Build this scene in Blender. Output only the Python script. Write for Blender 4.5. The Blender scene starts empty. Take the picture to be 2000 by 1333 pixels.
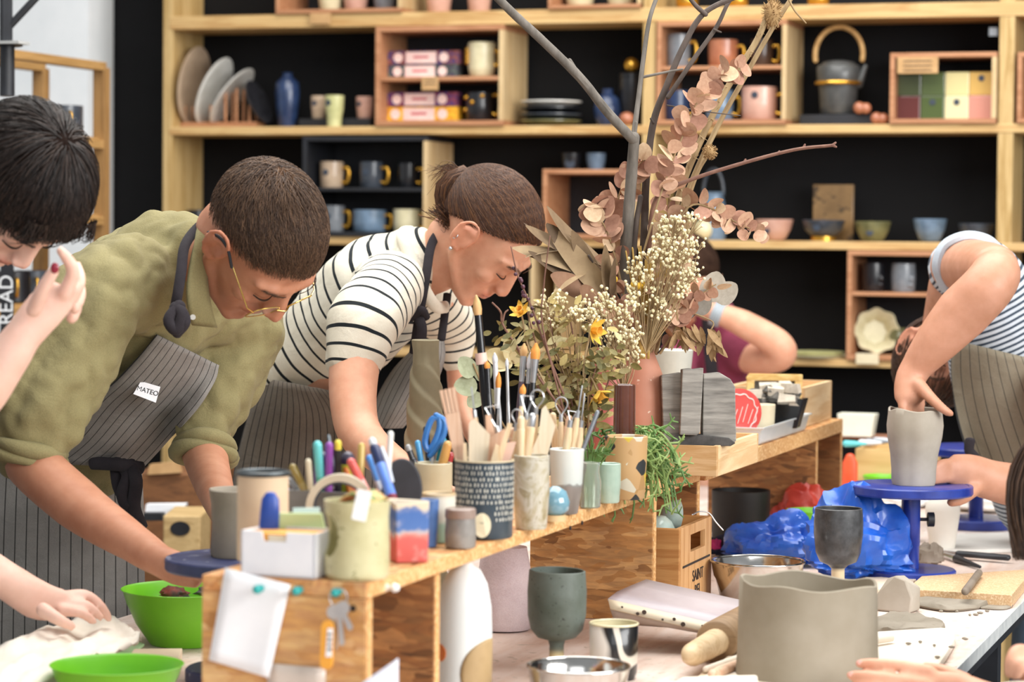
import bpy, math, random
import numpy as np
from math import sin, cos, pi, radians, sqrt, atan
from mathutils import Vector, Matrix, noise
from mathutils.bvhtree import BVHTree
random.seed(7); np.random.seed(7)
scn = bpy.context.scene
COL = scn.collection

# ------------------------------------------------------------------ camera
FPX, CZ = 5200.0, 1.42
YAW, PITCH, ROLL = radians(18.1), atan((666.5-449)/FPX), radians(.5)
f_ = np.array([-sin(YAW)*cos(PITCH), cos(YAW)*cos(PITCH), -sin(PITCH)])
h_ = np.array([cos(YAW), sin(YAW), 0.0]); u0_ = np.cross(h_, f_)
r_ = h_*cos(ROLL)+u0_*sin(ROLL); u_ = u0_*cos(ROLL)-h_*sin(ROLL)
C0 = np.array([0, 0, CZ])
cam = bpy.data.cameras.new('camera'); camo = bpy.data.objects.new('camera', cam); COL.objects.link(camo)
cam.sensor_width = 36; cam.lens = FPX/2000*36; cam.clip_start = .05; cam.clip_end = 60
camo.matrix_world = Matrix(((r_[0], u_[0], -f_[0], 0), (r_[1], u_[1], -f_[1], 0), (r_[2], u_[2], -f_[2], CZ), (0, 0, 0, 1)))
cam.dof.use_dof = True; cam.dof.focus_distance = 4.3; cam.dof.aperture_fstop = 4.9
scn.camera = camo
# ------------------------------------------------------------------ light
scn.view_settings.view_transform = 'Standard'; scn.view_settings.look = 'None'
scn.view_settings.exposure = 0.0; scn.view_settings.gamma = 1.0; scn.view_settings.use_curve_mapping = False
w = bpy.data.worlds.new('world'); scn.world = w; w.use_nodes = True
w.node_tree.nodes['Background'].inputs[0].default_value = (.93, .97, 1, 1)
w.node_tree.nodes['Background'].inputs[1].default_value = .4
def area(name, loc, tgt, sx, sy, power, col=(1, 1, 1)):
    l = bpy.data.lights.new(name, 'AREA'); l.shape = 'RECTANGLE'; l.size = sx; l.size_y = sy; l.energy = power; l.color = col
    o = bpy.data.objects.new(name, l); COL.objects.link(o); o.location = loc
    o.rotation_euler = (Vector(tgt)-Vector(loc)).to_track_quat('-Z', 'Y').to_euler(); return o
area('window_light_right', (3.2, 2.2, 2.5), (-1.2, 4.6, .9), 3.6, 2.2, 290, (1, .995, .98))
area('window_light_behind', (.9, -1.6, 2.9), (-1.2, 4.6, 1.0), 3.0, 2.0, 45, (.96, .98, 1))
area('ceiling_light_panel', (-1.3, 4.6, 3.45), (-1.3, 4.7, 0), 3.0, 3.6, 190, (1, .98, .94))

# ------------------------------------------------------------------ pixel <-> world
def ray(x, y): return f_+r_*((x-1000)/FPX)-u_*((y-666.5)/FPX)
def P(x, y, d): return C0+ray(x, y)*d
def PZ(x, y, z): v = ray(x, y); return C0+v*((z-CZ)/v[2])
def PY(x, y, Y): v = ray(x, y); return C0+v*(Y/v[1])
def PX(x, y, X): v = ray(x, y); return C0+v*(X/v[0])
def dep(p): return float((np.asarray(p)-C0)@f_)
def horizon(x): return 449+.0087*(x-1000)
def vdir(a, b, c): return np.array(r_)*a+np.array(u_)*b+np.array(f_)*c       # image right, image up, away
def nrm(v): v = np.asarray(v, float); return v/max(1e-9, np.linalg.norm(v))

# ------------------------------------------------------------------ geometry bag
class G:
    def __init__(s): s.V = []; s.F = []; s.n = 0; s.uv = None
    def add(s, V, F):
        V = np.asarray(V, float).reshape(-1, 3); o = s.n; s.V.append(V); s.n += len(V)
        s.F += [tuple(i+o for i in q) for q in F]; return s
    def box(s, c, d, R=None):
        x, y, z = [q/2 for q in d]
        V = np.array([(-x,-y,-z),(x,-y,-z),(x,y,-z),(-x,y,-z),(-x,-y,z),(x,-y,z),(x,y,z),(-x,y,z)])
        if R is not None: V = V@np.asarray(R).T
        return s.add(V+np.asarray(c), [(3,2,1,0),(4,5,6,7),(0,1,5,4),(1,2,6,5),(2,3,7,6),(3,0,4,7)])
    def bx(s, a, b):
        a = np.asarray(a, float); b = np.asarray(b, float); return s.box((a+b)/2, np.abs(b-a))
    def rings(s, R, cap=True, closed=True):
        n = len(R[0]); m = len(R); V = np.concatenate([np.asarray(q, float) for q in R]); F = []
        for i in range(m-1):
            for j in range(n if closed else n-1):
                k = (j+1) % n; F.append((i*n+j, i*n+k, (i+1)*n+k, (i+1)*n+j))
        if cap:
            F.append(tuple(range(n-1, -1, -1))); F.append(tuple((m-1)*n+j for j in range(n)))
        return s.add(V, F)
    def lathe(s, prof, n=36, c=(0, 0, 0), fn=None):
        a = np.arange(n)*2*pi/n; R = []
        for r, z in prof:
            q = np.stack([cos_(a)*r, sin_(a)*r, np.full(n, z)], 1)
            if fn is not None: q = np.array([fn(*p) for p in q])
            R.append(q+np.asarray(c))
        return s.rings(R, cap=True)
    def tube(s, pts, r, n=8, hemi=True, b=None, ref=None):
        """tapered tube; r list/scalar, b = second half-width (along ref-ish)"""
        pts = np.asarray(pts, float); m = len(pts); r = np.full(m, r) if np.isscalar(r) else np.asarray(r, float)
        b = r if b is None else (np.full(m, b) if np.isscalar(b) else np.asarray(b, float))
        T = np.gradient(pts, axis=0) if m > 2 else np.repeat([pts[-1]-pts[0]], m, 0)
        T = T/np.maximum(1e-9, np.linalg.norm(T, axis=1))[:, None]
        auto = ref is None
        if auto:
            ref = np.array([0, 0, 1.0]) if abs(T[0][2]) < .8 else np.array([1.0, 0, 0])
        R = []; a = np.arange(n)*2*pi/n; A = []; B = []
        sd = nrm(np.cross(T[0], ref))
        for i in range(m):
            sd = nrm(sd-T[i]*(sd@T[i])) if auto else nrm(np.cross(T[i], ref)) if abs(T[i]@nrm(ref)) < .98 else nrm(sd-T[i]*(sd@T[i]))
            A.append(sd); B.append(np.cross(sd, T[i]))
        def ring(i, k=1, off=0): return pts[i]+T[i]*off+np.outer(cos_(a)*r[i]*k, A[i])+np.outer(sin_(a)*b[i]*k, B[i])
        if hemi:
            for t in (.12, .45, .8): R.append(ring(0, sin(t*pi/2), -min(r[0], b[0])*cos(t*pi/2)))
        for i in range(m): R.append(ring(i))
        if hemi:
            for t in (.8, .45, .12): R.append(ring(m-1, sin(t*pi/2), min(r[-1], b[-1])*cos(t*pi/2)))
        return s.rings(R)
    def ell(s, c, r, R=None, n=14, m=8):
        r = np.full(3, r) if np.isscalar(r) else np.asarray(r); a = np.arange(n)*2*pi/n; Q = []
        for i in range(m+1):
            t = max(.02, min(.98, i/m))*pi
            V = np.stack([cos_(a)*sin(t)*r[0], sin_(a)*sin(t)*r[1], np.full(n, -cos(t)*r[2])], 1)
            if R is not None: V = V@np.asarray(R).T
            Q.append(V+np.asarray(c))
        return s.rings(Q)
    def sheet(s, grid):
        g = np.asarray(grid, float); a, b = g.shape[:2]; F = []
        for i in range(a-1):
            for j in range(b-1): F.append((i*b+j, i*b+j+1, (i+1)*b+j+1, (i+1)*b+j))
        s.uv = (a, b); return s.add(g.reshape(-1, 3), F)
    def poly(s, pts, th):
        """flat polygon prism: pts Nx3 (planar), th = thickness vector"""
        p = np.asarray(pts, float); n = len(p); t = np.asarray(th, float)
        return s.add(np.concatenate([p, p+t]), [tuple(range(n-1, -1, -1)), tuple(range(n, 2*n))]+[(i, (i+1) % n, n+(i+1) % n, n+i) for i in range(n)])
    def arr(s): return np.concatenate(s.V) if s.V else np.zeros((0, 3))
cos_, sin_ = np.cos, np.sin
def rot(ax, a): return np.array(Matrix.Rotation(a, 3, ax))
def crom(pts, k=6):
    p = np.asarray(pts, float); q = np.concatenate([[2*p[0]-p[1]], p, [2*p[-1]-p[-2]]]); out = []
    for i in range(len(p)-1):
        a, b, c, d = q[i:i+4]
        for j in range(k):
            t = j/k; out.append(.5*((2*b)+(c-a)*t+(2*a-5*b+4*c-d)*t*t+(3*b-a-3*c+d)*t**3))
    out.append(p[-1]); return np.array(out)

# ------------------------------------------------------------------ objects
def mesh_of(g, mat, smooth=40, name='mesh'):
    me = bpy.data.meshes.new(name); me.from_pydata(g.arr().tolist(), [], g.F); me.materials.append(mat)
    if g.uv:
        a, b = g.uv; uv = me.uv_layers.new(name='UVMap')
        vi = np.zeros(len(me.loops), int); me.loops.foreach_get('vertex_index', vi)
        U = np.stack([(vi % b)/(b-1), (vi//b)/(a-1)], 1).astype(np.float32); uv.data.foreach_set('uv', U.ravel())
    if smooth:
        me.polygons.foreach_set('use_smooth', [True]*len(me.polygons))
        if smooth < 180: me.set_sharp_from_angle(angle=radians(smooth))
    me.update(); return me
def tag(o, label=None, cat=None, group=None, kind=None):
    if label: o['label'] = label
    if cat: o['category'] = cat
    if group: o['group'] = group
    if kind: o['kind'] = kind
    return o
def link(name, me, parent=None, loc=(0, 0, 0)):
    o = bpy.data.objects.new(name, me); COL.objects.link(o); o.location = loc
    if parent: o.parent = parent
    return o
def T(name, label, cat, loc, group=None, rz=0, kind=None):
    o = link(name, None, None, [float(q) for q in loc]); o.rotation_euler[2] = rz; o.empty_display_size = .05
    return tag(o, label, cat, group, kind)
def mods(o, bev=0, sol=0, sub=0):
    if sol: m = o.modifiers.new('solid', 'SOLIDIFY'); m.thickness = sol; m.offset = 0
    if bev: m = o.modifiers.new('bevel', 'BEVEL'); m.width = bev; m.segments = 2; m.limit_method = 'ANGLE'; m.angle_limit = .7
    if sub: m = o.modifiers.new('sub', 'SUBSURF'); m.levels = m.render_levels = sub
    return o
def part(name, g, mat, parent, world=False, smooth=40, bev=0, sol=0, sub=0, label=None, kind=None, loc=(0, 0, 0), base=None):
    """world: geometry in world coordinates; base = the top-level thing whose location is subtracted"""
    if world:
        b = np.array((base or parent).location); g.V = [v-b for v in g.V]
    o = link(name, mesh_of(g, mat, smooth, name) if isinstance(g, G) else g, parent, loc); mods(o, bev, sol, sub)
    return tag(o, label, None, None, kind)
def solo(name, g, mat, label, cat, loc=(0, 0, 0), group=None, rz=0, smooth=40, bev=0, sol=0, sub=0, kind=None, world=False):
    if world:
        v = g.arr(); c = np.array([*((v.min(0)+v.max(0))/2)[:2], v[:, 2].min()]); g.V = [q-c for q in g.V]; loc = c
    o = link(name, mesh_of(g, mat, smooth, name), None, [float(q) for q in loc]); o.rotation_euler[2] = rz; mods(o, bev, sol, sub)
    return tag(o, label, cat, group, kind)
def copy_tree(o, parent=None):
    c = o.copy(); COL.objects.link(c); c.parent = parent
    for ch in list(o.children): copy_tree(ch, c)
    return c

# ------------------------------------------------------------------ materials
def lin(h):
    if not isinstance(h, str): return tuple(h)+(1,) if len(h) == 3 else tuple(h)
    h = h.lstrip('#'); c = [int(h[i:i+2], 16)/255 for i in (0, 2, 4)]
    return tuple(q/12.92 if q <= .04045 else ((q+.055)/1.055)**2.4 for q in c)+(1,)
_M = {}
class NT:
    def __init__(s, name, rough=.6, metal=0, spec=.5):
        s.m = bpy.data.materials.new(name); s.m.use_nodes = True; s.t = s.m.node_tree; s.b = s.t.nodes['Principled BSDF']
        s.b.inputs['Roughness'].default_value = rough; s.b.inputs['Metallic'].default_value = metal
        s.b.inputs['Specular IOR Level'].default_value = spec; s._c = {}
    def n(s, typ, **k):
        o = s.t.nodes.new('ShaderNode'+typ)
        for a, b in k.items(): setattr(o, a, b)
        return o
    def l(s, a, b): s.t.links.new(a, b)
    def coord(s, kind='Object', scale=(1, 1, 1), rotz=(0, 0, 0)):
        tc = s.n('TexCoord'); mp = s.n('Mapping'); s.l(tc.outputs[kind], mp.inputs[0])
        mp.inputs['Scale'].default_value = scale; mp.inputs['Rotation'].default_value = rotz; return mp.outputs[0]
    def noise(s, co, scale=10, detail=4, rough=.6, dist=0):
        n = s.n('TexNoise'); s.l(co, n.inputs['Vector']); n.inputs['Scale'].default_value = scale
        n.inputs['Detail'].default_value = detail; n.inputs['Roughness'].default_value = rough; n.inputs['Distortion'].default_value = dist
        return n.outputs[0]
    def ramp(s, fac, stops):
        r = s.n('ValToRGB'); s.l(fac, r.inputs[0]); e = r.color_ramp.elements
        while len(e) < len(stops): e.new(.5)
        for q, (p, c) in zip(e, stops): q.position = p; q.color = lin(c)
        return r.outputs[0]
    def mix(s, fac, a, b, mode='MIX'):
        m = s.n('Mix', data_type='RGBA', blend_type=mode)
        for v, k in ((fac, 0), (a, 6), (b, 7)):
            if hasattr(v, 'is_output'): s.l(v, m.inputs[k])
            else: m.inputs[k].default_value = v if k == 0 else lin(v)
        return m.outputs[2]
    def math(s, op, a, b=None):
        m = s.n('Math', operation=op)
        for i, v in enumerate((a, b)):
            if v is None: continue
            if hasattr(v, 'is_output'): s.l(v, m.inputs[i])
            else: m.inputs[i].default_value = v
        return m.outputs[0]
    def attr(s, name, out='Fac'): a = s.n('Attribute'); a.attribute_name = name; return a.outputs[out]
    def col(s, c):
        if hasattr(c, 'is_output'): s.l(c, s.b.inputs['Base Color'])
        else: s.b.inputs['Base Color'].default_value = lin(c)
    def bump(s, h, strength=.3, dist=.002):
        b = s.n('Bump'); b.inputs['Strength'].default_value = strength; b.inputs['Distance'].default_value = dist
        s.l(h, b.inputs['Height']); s.l(b.outputs[0], s.b.inputs['Normal'])
def pm(name, c1, c2=None, scale=30, rough=.6, metal=0, bump=0, spec=.5, speck=None, coat=0, stretch=(1, 1, 1), trans=0):
    """plain material: colour with soft variation, optional specks"""
    if name in _M: return _M[name]
    t = NT(name, rough, metal, spec); co = t.coord('Object', stretch)
    n = t.noise(co, scale, 5)
    c = t.ramp(n, [(.35, c1), (.65, c2 or c1)])
    if speck:
        v = t.noise(co, speck[1], 2, .5); k = t.ramp(v, [(speck[2], (0, 0, 0)), (speck[2]+.04, (1, 1, 1))]); c = t.mix(k, c, speck[0])
    t.col(c)
    if bump: t.bump(n, bump)
    if coat: t.b.inputs['Coat Weight'].default_value = coat; t.b.inputs['Coat Roughness'].default_value = .1
    if trans: t.b.inputs['Transmission Weight'].default_value = trans
    _M[name] = t.m; return t.m
def wood(name, c1, c2, axis='X', scale=14, rough=.6, ring=8, knots=None):
    if name in _M: return _M[name]
    t = NT(name, rough); st = {'X': (.06, 1, 1), 'Y': (1, .06, 1), 'Z': (1, 1, .06)}[axis]
    co = t.coord('Object', st); a = t.noise(co, scale*3, 6, .65, .6); b = t.noise(co, scale*14, 3, .6)
    c = t.ramp(a, [(.3, c1), (.5, c2), (.58, c1), (.72, c2)]); c = t.mix(t.math('MULTIPLY', b, .35), c, c2, 'MULTIPLY')
    t.col(c); t.bump(b, .15, .001); _M[name] = t.m; return t.m
def osb(name, axis='XZ', cols=('c98d4f', 'a8692f', 'dcaa6c', '7d4a20'), sc=1.0):
    if name in _M: return _M[name]
    t = NT(name, .65); out = None; sw = {'XZ': [(.2, 1, 1), (.16, 1, 1), (.3, 1, 1)], 'YZ': [(1, .2, 1), (1, .16, 1), (1, .3, 1)], 'XY': [(1, .22, 1), (.22, 1, 1), (.6, .4, 1)]}[axis]
    ang = [.35, -.4, 1.0]; c = None
    for i, q in enumerate(sw):
        co = t.coord('Object', q, {'XZ': (0, ang[i], 0), 'YZ': (ang[i], 0, 0), 'XY': (0, 0, ang[i])}[axis])
        nz = t.noise(co, 30, 2); v = t.n('TexVoronoi'); mx = t.n('VectorMath', operation='MULTIPLY_ADD'); t.l(co, mx.inputs[0])
        mx.inputs[1].default_value = (1, 1, 1); vm = t.n('CombineXYZ'); k = t.math('MULTIPLY', nz, .035); [t.l(k, vm.inputs[j]) for j in range(3)]; t.l(vm.outputs[0], mx.inputs[2])
        t.l(mx.outputs[0], v.inputs['Vector']); v.inputs['Scale'].default_value = (80, 66, 100)[i]*sc
        sep = t.n('SeparateColor'); t.l(v.outputs['Color'], sep.inputs[0])
        rc = t.ramp(sep.outputs[0], [(.0, cols[0]), (.35, cols[1]), (.7, cols[2]), (.97, cols[3])])
        c = rc if c is None else t.mix(t.math('GREATER_THAN', sep.outputs[1], .55), c, rc)
    fine = t.noise(t.coord('Object', sw[0]), 120, 3); c = t.mix(.35, c, t.ramp(fine, [(.3, '8a5a2c'), (.7, 'ffe2b0')]), 'OVERLAY')
    t.col(c); t.bump(fine, .2, .001); _M[name] = t.m; return t.m
def chip(name, c1, c2, c3, scale=260):
    if name in _M: return _M[name]
    t = NT(name, .7); co = t.coord(); v = t.n('TexVoronoi'); t.l(co, v.inputs['Vector']); v.inputs['Scale'].default_value = scale
    sep = t.n('SeparateColor'); t.l(v.outputs['Color'], sep.inputs[0]); n = t.noise(co, 12, 4)
    c = t.ramp(sep.outputs[0], [(0, c1), (.5, c2), (.95, c3)]); c = t.mix(.3, c, t.ramp(n, [(.3, c1), (.7, c2)])); t.col(c); _M[name] = t.m; return t.m
def fabric(name, c1, c2, scale=40, weave=900, stripe=None, bump=.35):
    """stripe = (attribute, period, width fraction, colour) read from a point attribute"""
    if name in _M: return _M[name]
    t = NT(name, .85, 0, .25); co = t.coord(); n = t.noise(co, scale, 5); wv = t.noise(co, weave, 2)
    c = t.ramp(n, [(.3, c1), (.7, c2)])
    if stripe:
        fr = t.math('FRACT', t.math('DIVIDE', t.attr(stripe[0]), stripe[1])); k = t.math('LESS_THAN', fr, stripe[2]); c = t.mix(k, c, stripe[3])
    c = t.mix(.25, c, t.ramp(wv, [(.3, '505050'), (.7, 'b0b0b0')]), 'OVERLAY'); t.col(c)
    b = t.math('ADD', t.math('MULTIPLY', wv, .15), t.noise(co, 22, 3, .5, .8)); t.bump(b, bump, .006)
    t.b.inputs['Sheen Weight'].default_value = .05; _M[name] = t.m; return t.m
# ================================================================== setting
black = pm('black_paint', '0c0c0e', '121214', 3, .75, spec=.2)
white_wall = pm('white_plaster', 'd9dde0', 'e6e8ea', 4, .8)
def struct(name, g, mat, **k): return tag(link(name, mesh_of(g, mat, 0, name)), kind='structure')
g = G(); g.bx((-6, -3, -.1), (4, 8, 0)); struct('floor', g, pm('grey_concrete', '6d6a66', '85817b', 3, .6))
g = G(); g.bx((-6, 7.12, 0), (4, 7.22, 3.6)); struct('wall_back', g, black)
g = G(); g.bx((-6.1, -3, 0), (-6, 8, 3.6)); struct('wall_left', g, white_wall)
cx0, cx1 = PY(-90, 200, 6.95)[0], PY(172, 200, 6.95)[0]
g = G(); g.bx((cx0, 6.95, 0), (cx1, 7.11, 3.6)); tag(link('wall_pier', mesh_of(g, white_wall, 0)), kind='structure')

# ================================================================== shelving on the black wall
YF, YB = 6.9, 7.11
pine = wood('pine_shelf', 'b8905a', 'd3b47e', 'X', 10); pinez = wood('pine_upright', 'ab8c54', 'ccb07c', 'Z', 10)
pale = wood('pale_crate_wood', 'bb9b6c', 'd2ba90', 'Z', 12); pinkw = wood('reddish_crate_edge', 'a8744f', 'be8c66', 'X', 12)
blackw = pm('black_stained_wood', '15161a', '1d1f26', 8, .6)
def XS(x, y=260, Y=YF): return PY(x, y, Y)[0]
def zp(x, y, Y=YF): return PY(x, y, Y)[2]
Z1, Z2, Z3, Z4 = 2.016, 1.703, 1.397, 1.087
sh = T('display_shelving', 'long pine and chipboard shelving fixed to the black wall, full of pottery', 'shelves', (XS(318), YF, 0))
xl, xr = XS(318), XS(2060)
for nm, x0, x1, z0, z1 in (('upright', XS(318), XS(336), 0, 2.4), ('upright', XS(1254), XS(1279), Z3-.02, 2.4), ('upright', XS(1949), XS(1979), 0, 2.4)):
    g = G(); g.bx((x0, YF, z0), (x1, YB, z1)); part(nm, g, pinez, sh, True, 0, bev=.002)
x_c = XS(318)+.02
for z, th in ((Z1, .038), (Z2, .023), (Z3, .022), (Z4, .019)):
    g = G(); g.bx((x_c, YF-.002, z-th), (xr, YB, z)); part('shelf_board', g, pine, sh, True, 0, bev=.002)

def crate(name, label, x0, x1, yt, yb, mids=(), tpx=9, edge=pinkw, side=pale, group=None, yf=YF-.012, back=True, inner=blackw, z0=None):
    X0, X1 = XS(x0), XS(x1); zt = zp((x0+x1)/2, yt); zb = z0 if z0 is not None else zp((x0+x1)/2, yb); t = tpx/716
    o = T(name, label, 'crate', ((X0+X1)/2, yf+.09, zb), group)
    def p(nm, a, b, m): g = G(); g.bx(a, b); part(nm, g, m, o, True, 0, bev=.0015)
    p('bottom_panel', (X0, yf, zb), (X1, YB-.008, zb+t), edge); p('top_panel', (X0, yf, zt-t), (X1, YB-.008, zt), edge)
    p('side_panel', (X0, yf, zb+t), (X0+t, YB-.008, zt-t), edge); p('side_panel', (X1-t, yf, zb+t), (X1, YB-.008, zt-t), side)
    if back: p('back_panel', (X0+t, YB-.012, zb+t), (X1-t, YB-.008, zt-t), inner)
    for m in mids: z = zp((x0+x1)/2, m); p('shelf', (X0+t, yf+.002, z-t*.8), (X1-t, YB-.012, z), edge)
    return o
crate('display_crate', 'open crate on the top shelf holding cream and pink cups, left of the pink cups', 540, 785, -110, 29, tpx=8, z0=Z1+.0005)
crate('display_crate', 'open crate at the top edge holding two cream bowls', 1070, 1250, -110, 12, tpx=7, z0=Z1+.0005)
crate('display_crate', 'two-tier crate with incense boxes, a face mug and a dotted mug', 735, 985, 51, 252, (150,), 10, z0=Z2+.0005)
crate('display_crate', 'black-lined two-tier crate holding six mugs behind the bent man', 594, 838, 267, 470, (367,), 9, blackw, pale, z0=Z3+.0005)
crate('display_crate', 'low empty crate with two small cups standing on its top', 1063, 1245, 331, 470, (), 9, z0=Z3+.0005)
crate('display_crate', 'two-tier crate with grey, terracotta, blue and pink mugs behind the twigs', 1283, 1536, 41, 245, (129,), 9, z0=Z2+.0005)
crate('display_crate', 'small crate filled with glazed sample tiles', 1738, 1946, 103, 245, (), 9, z0=Z2+.0005)
crate('display_crate', 'two-tier crate at lower right with face cups above a flower-shaped vase', 1660, 1900, 491, 705, (572,), 9, pinkw, blackw, z0=Z4+.0005)
crate('display_crate', 'crate cut off by the right edge of the upper shelf', 1986, 2080, 102, 245, (), 9, z0=Z2+.0005)
crate('display_crate', 'upright pale wooden crate behind the striped woman\'s face', 1040, 1098, 492, 700, (), 9, pale, pale, z0=Z4+.0005)

# ------------------------------------------------------------------ pots
def potprof(outer, t, fl=None, lip=True):
    """closed profile in metres from an outer profile"""
    o = [(0.0005, outer[0][1])]+list(outer); fl = fl or t*1.5; rin = [(max(.0008, r-t), z) for r, z in outer]
    top = outer[-1]
    o += [(top[0]-t*.5, top[1]+t*.35)] if lip else []
    for r, z in reversed(rin):
        if z > outer[0][1]+fl: o.append((r, z))
    r0 = np.interp(outer[0][1]+fl, [q[1] for q in outer], [q[0] for q in outer]) if outer[-1][1] > outer[0][1] else outer[0][0]
    o += [(max(.001, r0-t), outer[0][1]+fl), (.0005, outer[0][1]+fl)]
    return o
gold = pm('gold_lustre', 'c58f2e', 'e2b04c', 20, .25, .85); stick = pm('dark_sticker', '2b3340', '3d4858', 40, .5)
def glaze(name, a, b=None, sc=30, rough=.28, speck=None, coat=.3): return pm(name, a, b, sc, rough, 0, .05, .5, speck, coat)
Gz = dict(grey=glaze('grey_glaze', '6b7178', '83878c'), dgrey=glaze('slate_glaze', '30363f', '414750'), black=glaze('black_glaze', '121317', '1c1d22'), cream=glaze('cream_glaze', 'ccc39e', 'dcd3b0'),
          beige=glaze('beige_glaze', 'ac957e', 'bea78e'), pink=glaze('pink_glaze', 'c49685', 'd0a695'), terra=glaze('terracotta_glaze', '9f6044', 'b47556'), navy=glaze('navy_glaze', '1d2c4a', '2b3e63'),
          blueg=glaze('blue_grey_glaze', '56697c', '7188a0'), olive=glaze('olive_glaze', '5a5a3c', '77754e'), white=glaze('white_glaze', 'd9d7d0', 'ecebe6'), brown=glaze('brown_glaze', '3a2a22', '4c382c'), lime=glaze('pale_green_glaze', 'b3b27c', 'cbc993'))
def sloc(x, yb, z, dy=.09): p = PY(x, yb, YF+dy); return np.array([p[0], YF+dy, z]), dep(p)/FPX
def vessel(name, label, cat, loc, s, prof, mat, t=3, group=None, n=36, fn=None, handle=None, hm=None, hang=0, dot=None, foot=None):
    """prof: [(radius px, height px)]; s = metres per px; handle=(inner gap px, z0 px, z1 px)"""
    g = G(); g.lathe(potprof([(r*s, h*s) for r, h in prof], t*s), n, fn=fn)
    if not handle and not dot and not foot: return solo(name, g, mat, label, cat, loc, group, smooth=50)
    o = T(name, label, cat, loc, group); part('body', g, mat, o, smooth=50)
    if handle:
        k, a, b = handle; rr = lambda z: np.interp(z, [q[1] for q in prof], [q[0] for q in prof])
        pts = [((rr(b)-2), 0, b), ((rr(b)+k*.75), 0, b+1), (rr((a+b)/2)+k, 0, (a+b)/2), (rr(a)+k*.7, 0, a-1), (rr(a)-2, 0, a+1)]
        pts = crom(np.array(pts)*s, 5)@rot('Z', hang).T; h = G(); h.tube(pts, 3.6*s, 8); part('handle', h, hm or mat, o, smooth=60, label='gold handle' if hm is gold else None)
    if dot: dx, dz, dr = dot; r = np.interp(dz, [q[1] for q in prof], [q[0] for q in prof]); a = dx/max(r, 1); h = G(); h.tube([np.array([sin(a)*r*.96, -cos(a)*r*.96, dz])*s, np.array([sin(a)*r*1.03, -cos(a)*r*1.03, dz])*s], dr*s, 12, hemi=False); part('sticker', h, stick, o, smooth=0)
    if foot: h = G(); h.lathe([(.0005, 0), (foot[0]*s, 0), (foot[0]*s, foot[1]*s), (.0005, foot[1]*s)], 28, c=(0, 0, -.0003)); part('foot_ring', h, gold, o, label='gold foot ring')
    return o
def zof(x0, x1, y): return zp((x0+x1)/2, y)
def mug(label, x, yb, z, w, h, m, hm=gold, name='mug', side=0, taper=.96, dot=(-4, .6, 6), group=None, dy=.09, cat='mug'):
    loc, s = sloc(x, yb, z, dy); r = w/2
    return vessel(name, label, cat, loc, s, [(r*taper*.93, 0), (r*taper, 2), (r*.99, h*.5), (r, h)], m, 2.5, group, handle=(13, h*.22, h*.76) if hm else None, hm=hm, hang=side, dot=(dot[0], h*dot[1], dot[2]) if dot else None)
def cup(label, x, yb, z, w, h, m, taper=.8, name='cup', dot=None, dy=.09, prof=None, cat='cup', group=None, foot=None):
    loc, s = sloc(x, yb, z, dy); r = w/2
    return vessel(name, label, cat, loc, s, prof or [(r*taper*.9, 0), (r*taper, 2), (r*.97, h*.55), (r, h)], m, 2.5, group, dot=dot, foot=foot)
zt = Z1+.0015; zc = Z1+.0005+8/716
cup('cream tapered cup in the top crate, left of the pink one', 645, 22, zc, 50, 60, Gz['cream'])
cup('dusky pink cup in the top crate, between cream and grey cups', 695, 22, zc, 52, 62, Gz['pink'])
cup('grey cup in the top crate, last before its pale side panel', 751, 16, zc, 46, 58, Gz['grey'])
cup('pale pink tumbler on the top shelf, left of its twin', 857, 22, Z1+.0005, 54, 70, Gz['pink']); cup('pale pink tumbler on the top shelf beside the bare branch', 936, 22, Z1+.0005, 50, 70, Gz['pink'])
cup('cream bowl in the top right crate, left one', 1133, 8, Z1+.0105, 60, 40, Gz['cream']); cup('cream bowl in the top right crate, next to the upright', 1212, 6, Z1+.0105, 56, 40, Gz['cream'])
for x, l in ((1342, 'gold ball vase on the top shelf behind the twigs'), (1440, 'gold ball vase on the top shelf between the twigs and teasel'), (1598, 'gold ball vase on the top shelf right of the teasel')):
    loc, s = sloc(x, 20, Z1+.0005); vessel('ball_vase', l, 'vase', loc, s, [(12, 0), (20, 6), (23, 18), (18, 32), (9, 38), (10, 44)], gold, 2)
# crate B
zb = Z2+.0005+10/716; zm = zof(735, 985, 150)
def incense(label, x0, x1, z, h, body, dy=.05):
    X0, X1 = XS(x0, 200, YF+dy), XS(x1, 200, YF+dy); hh = h/716; o = T('incense_box', label, 'box', ((X0+X1)/2, YF+dy+.02, z), 'incense boxes in the two-tier crate')
    L = X1-X0; g = G(); g.bx((-L/2, -.02, 0), (L/2, .02, hh)); part('carton', g, body, o, bev=.001, smooth=0)
    g = G(); g.bx((-L*.2, -.0208, hh*.08), (L*.2, -.0195, hh*.92)); part('centre_label', g, pm('pink_label', 'e8c2bb', 'f0d3cb', 30, .6), o, smooth=0)
    g = G(); g.bx((-L*.1, -.0213, hh*.45), (L*.1, -.0205, hh*.6)); part('label_print', g, pm('red_print', 'b5414a', 'c9606a', 200, .6), o, smooth=0)
    for sx in (-.3, .3): g = G(); g.tube([(L*sx, -.0208, hh*.5), (L*sx, -.0195, hh*.5)], hh*.36, 14, hemi=False, ref=np.array([0, 0, 1.])); part('round_label', g, pm('pink_label', 'e8c2bb'), o, smooth=0)
def pat(name, a, b, c): 
    t = NT(name, .6); v = t.n('TexVoronoi'); t.l(t.coord(), v.inputs['Vector']); v.inputs['Scale'].default_value = 130; sp = t.n('SeparateColor'); t.l(v.outputs['Color'], sp.inputs[0]); t.col(t.ramp(sp.outputs[0], [(.0, a), (.4, b), (.8, c)])); return t.m
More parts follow.
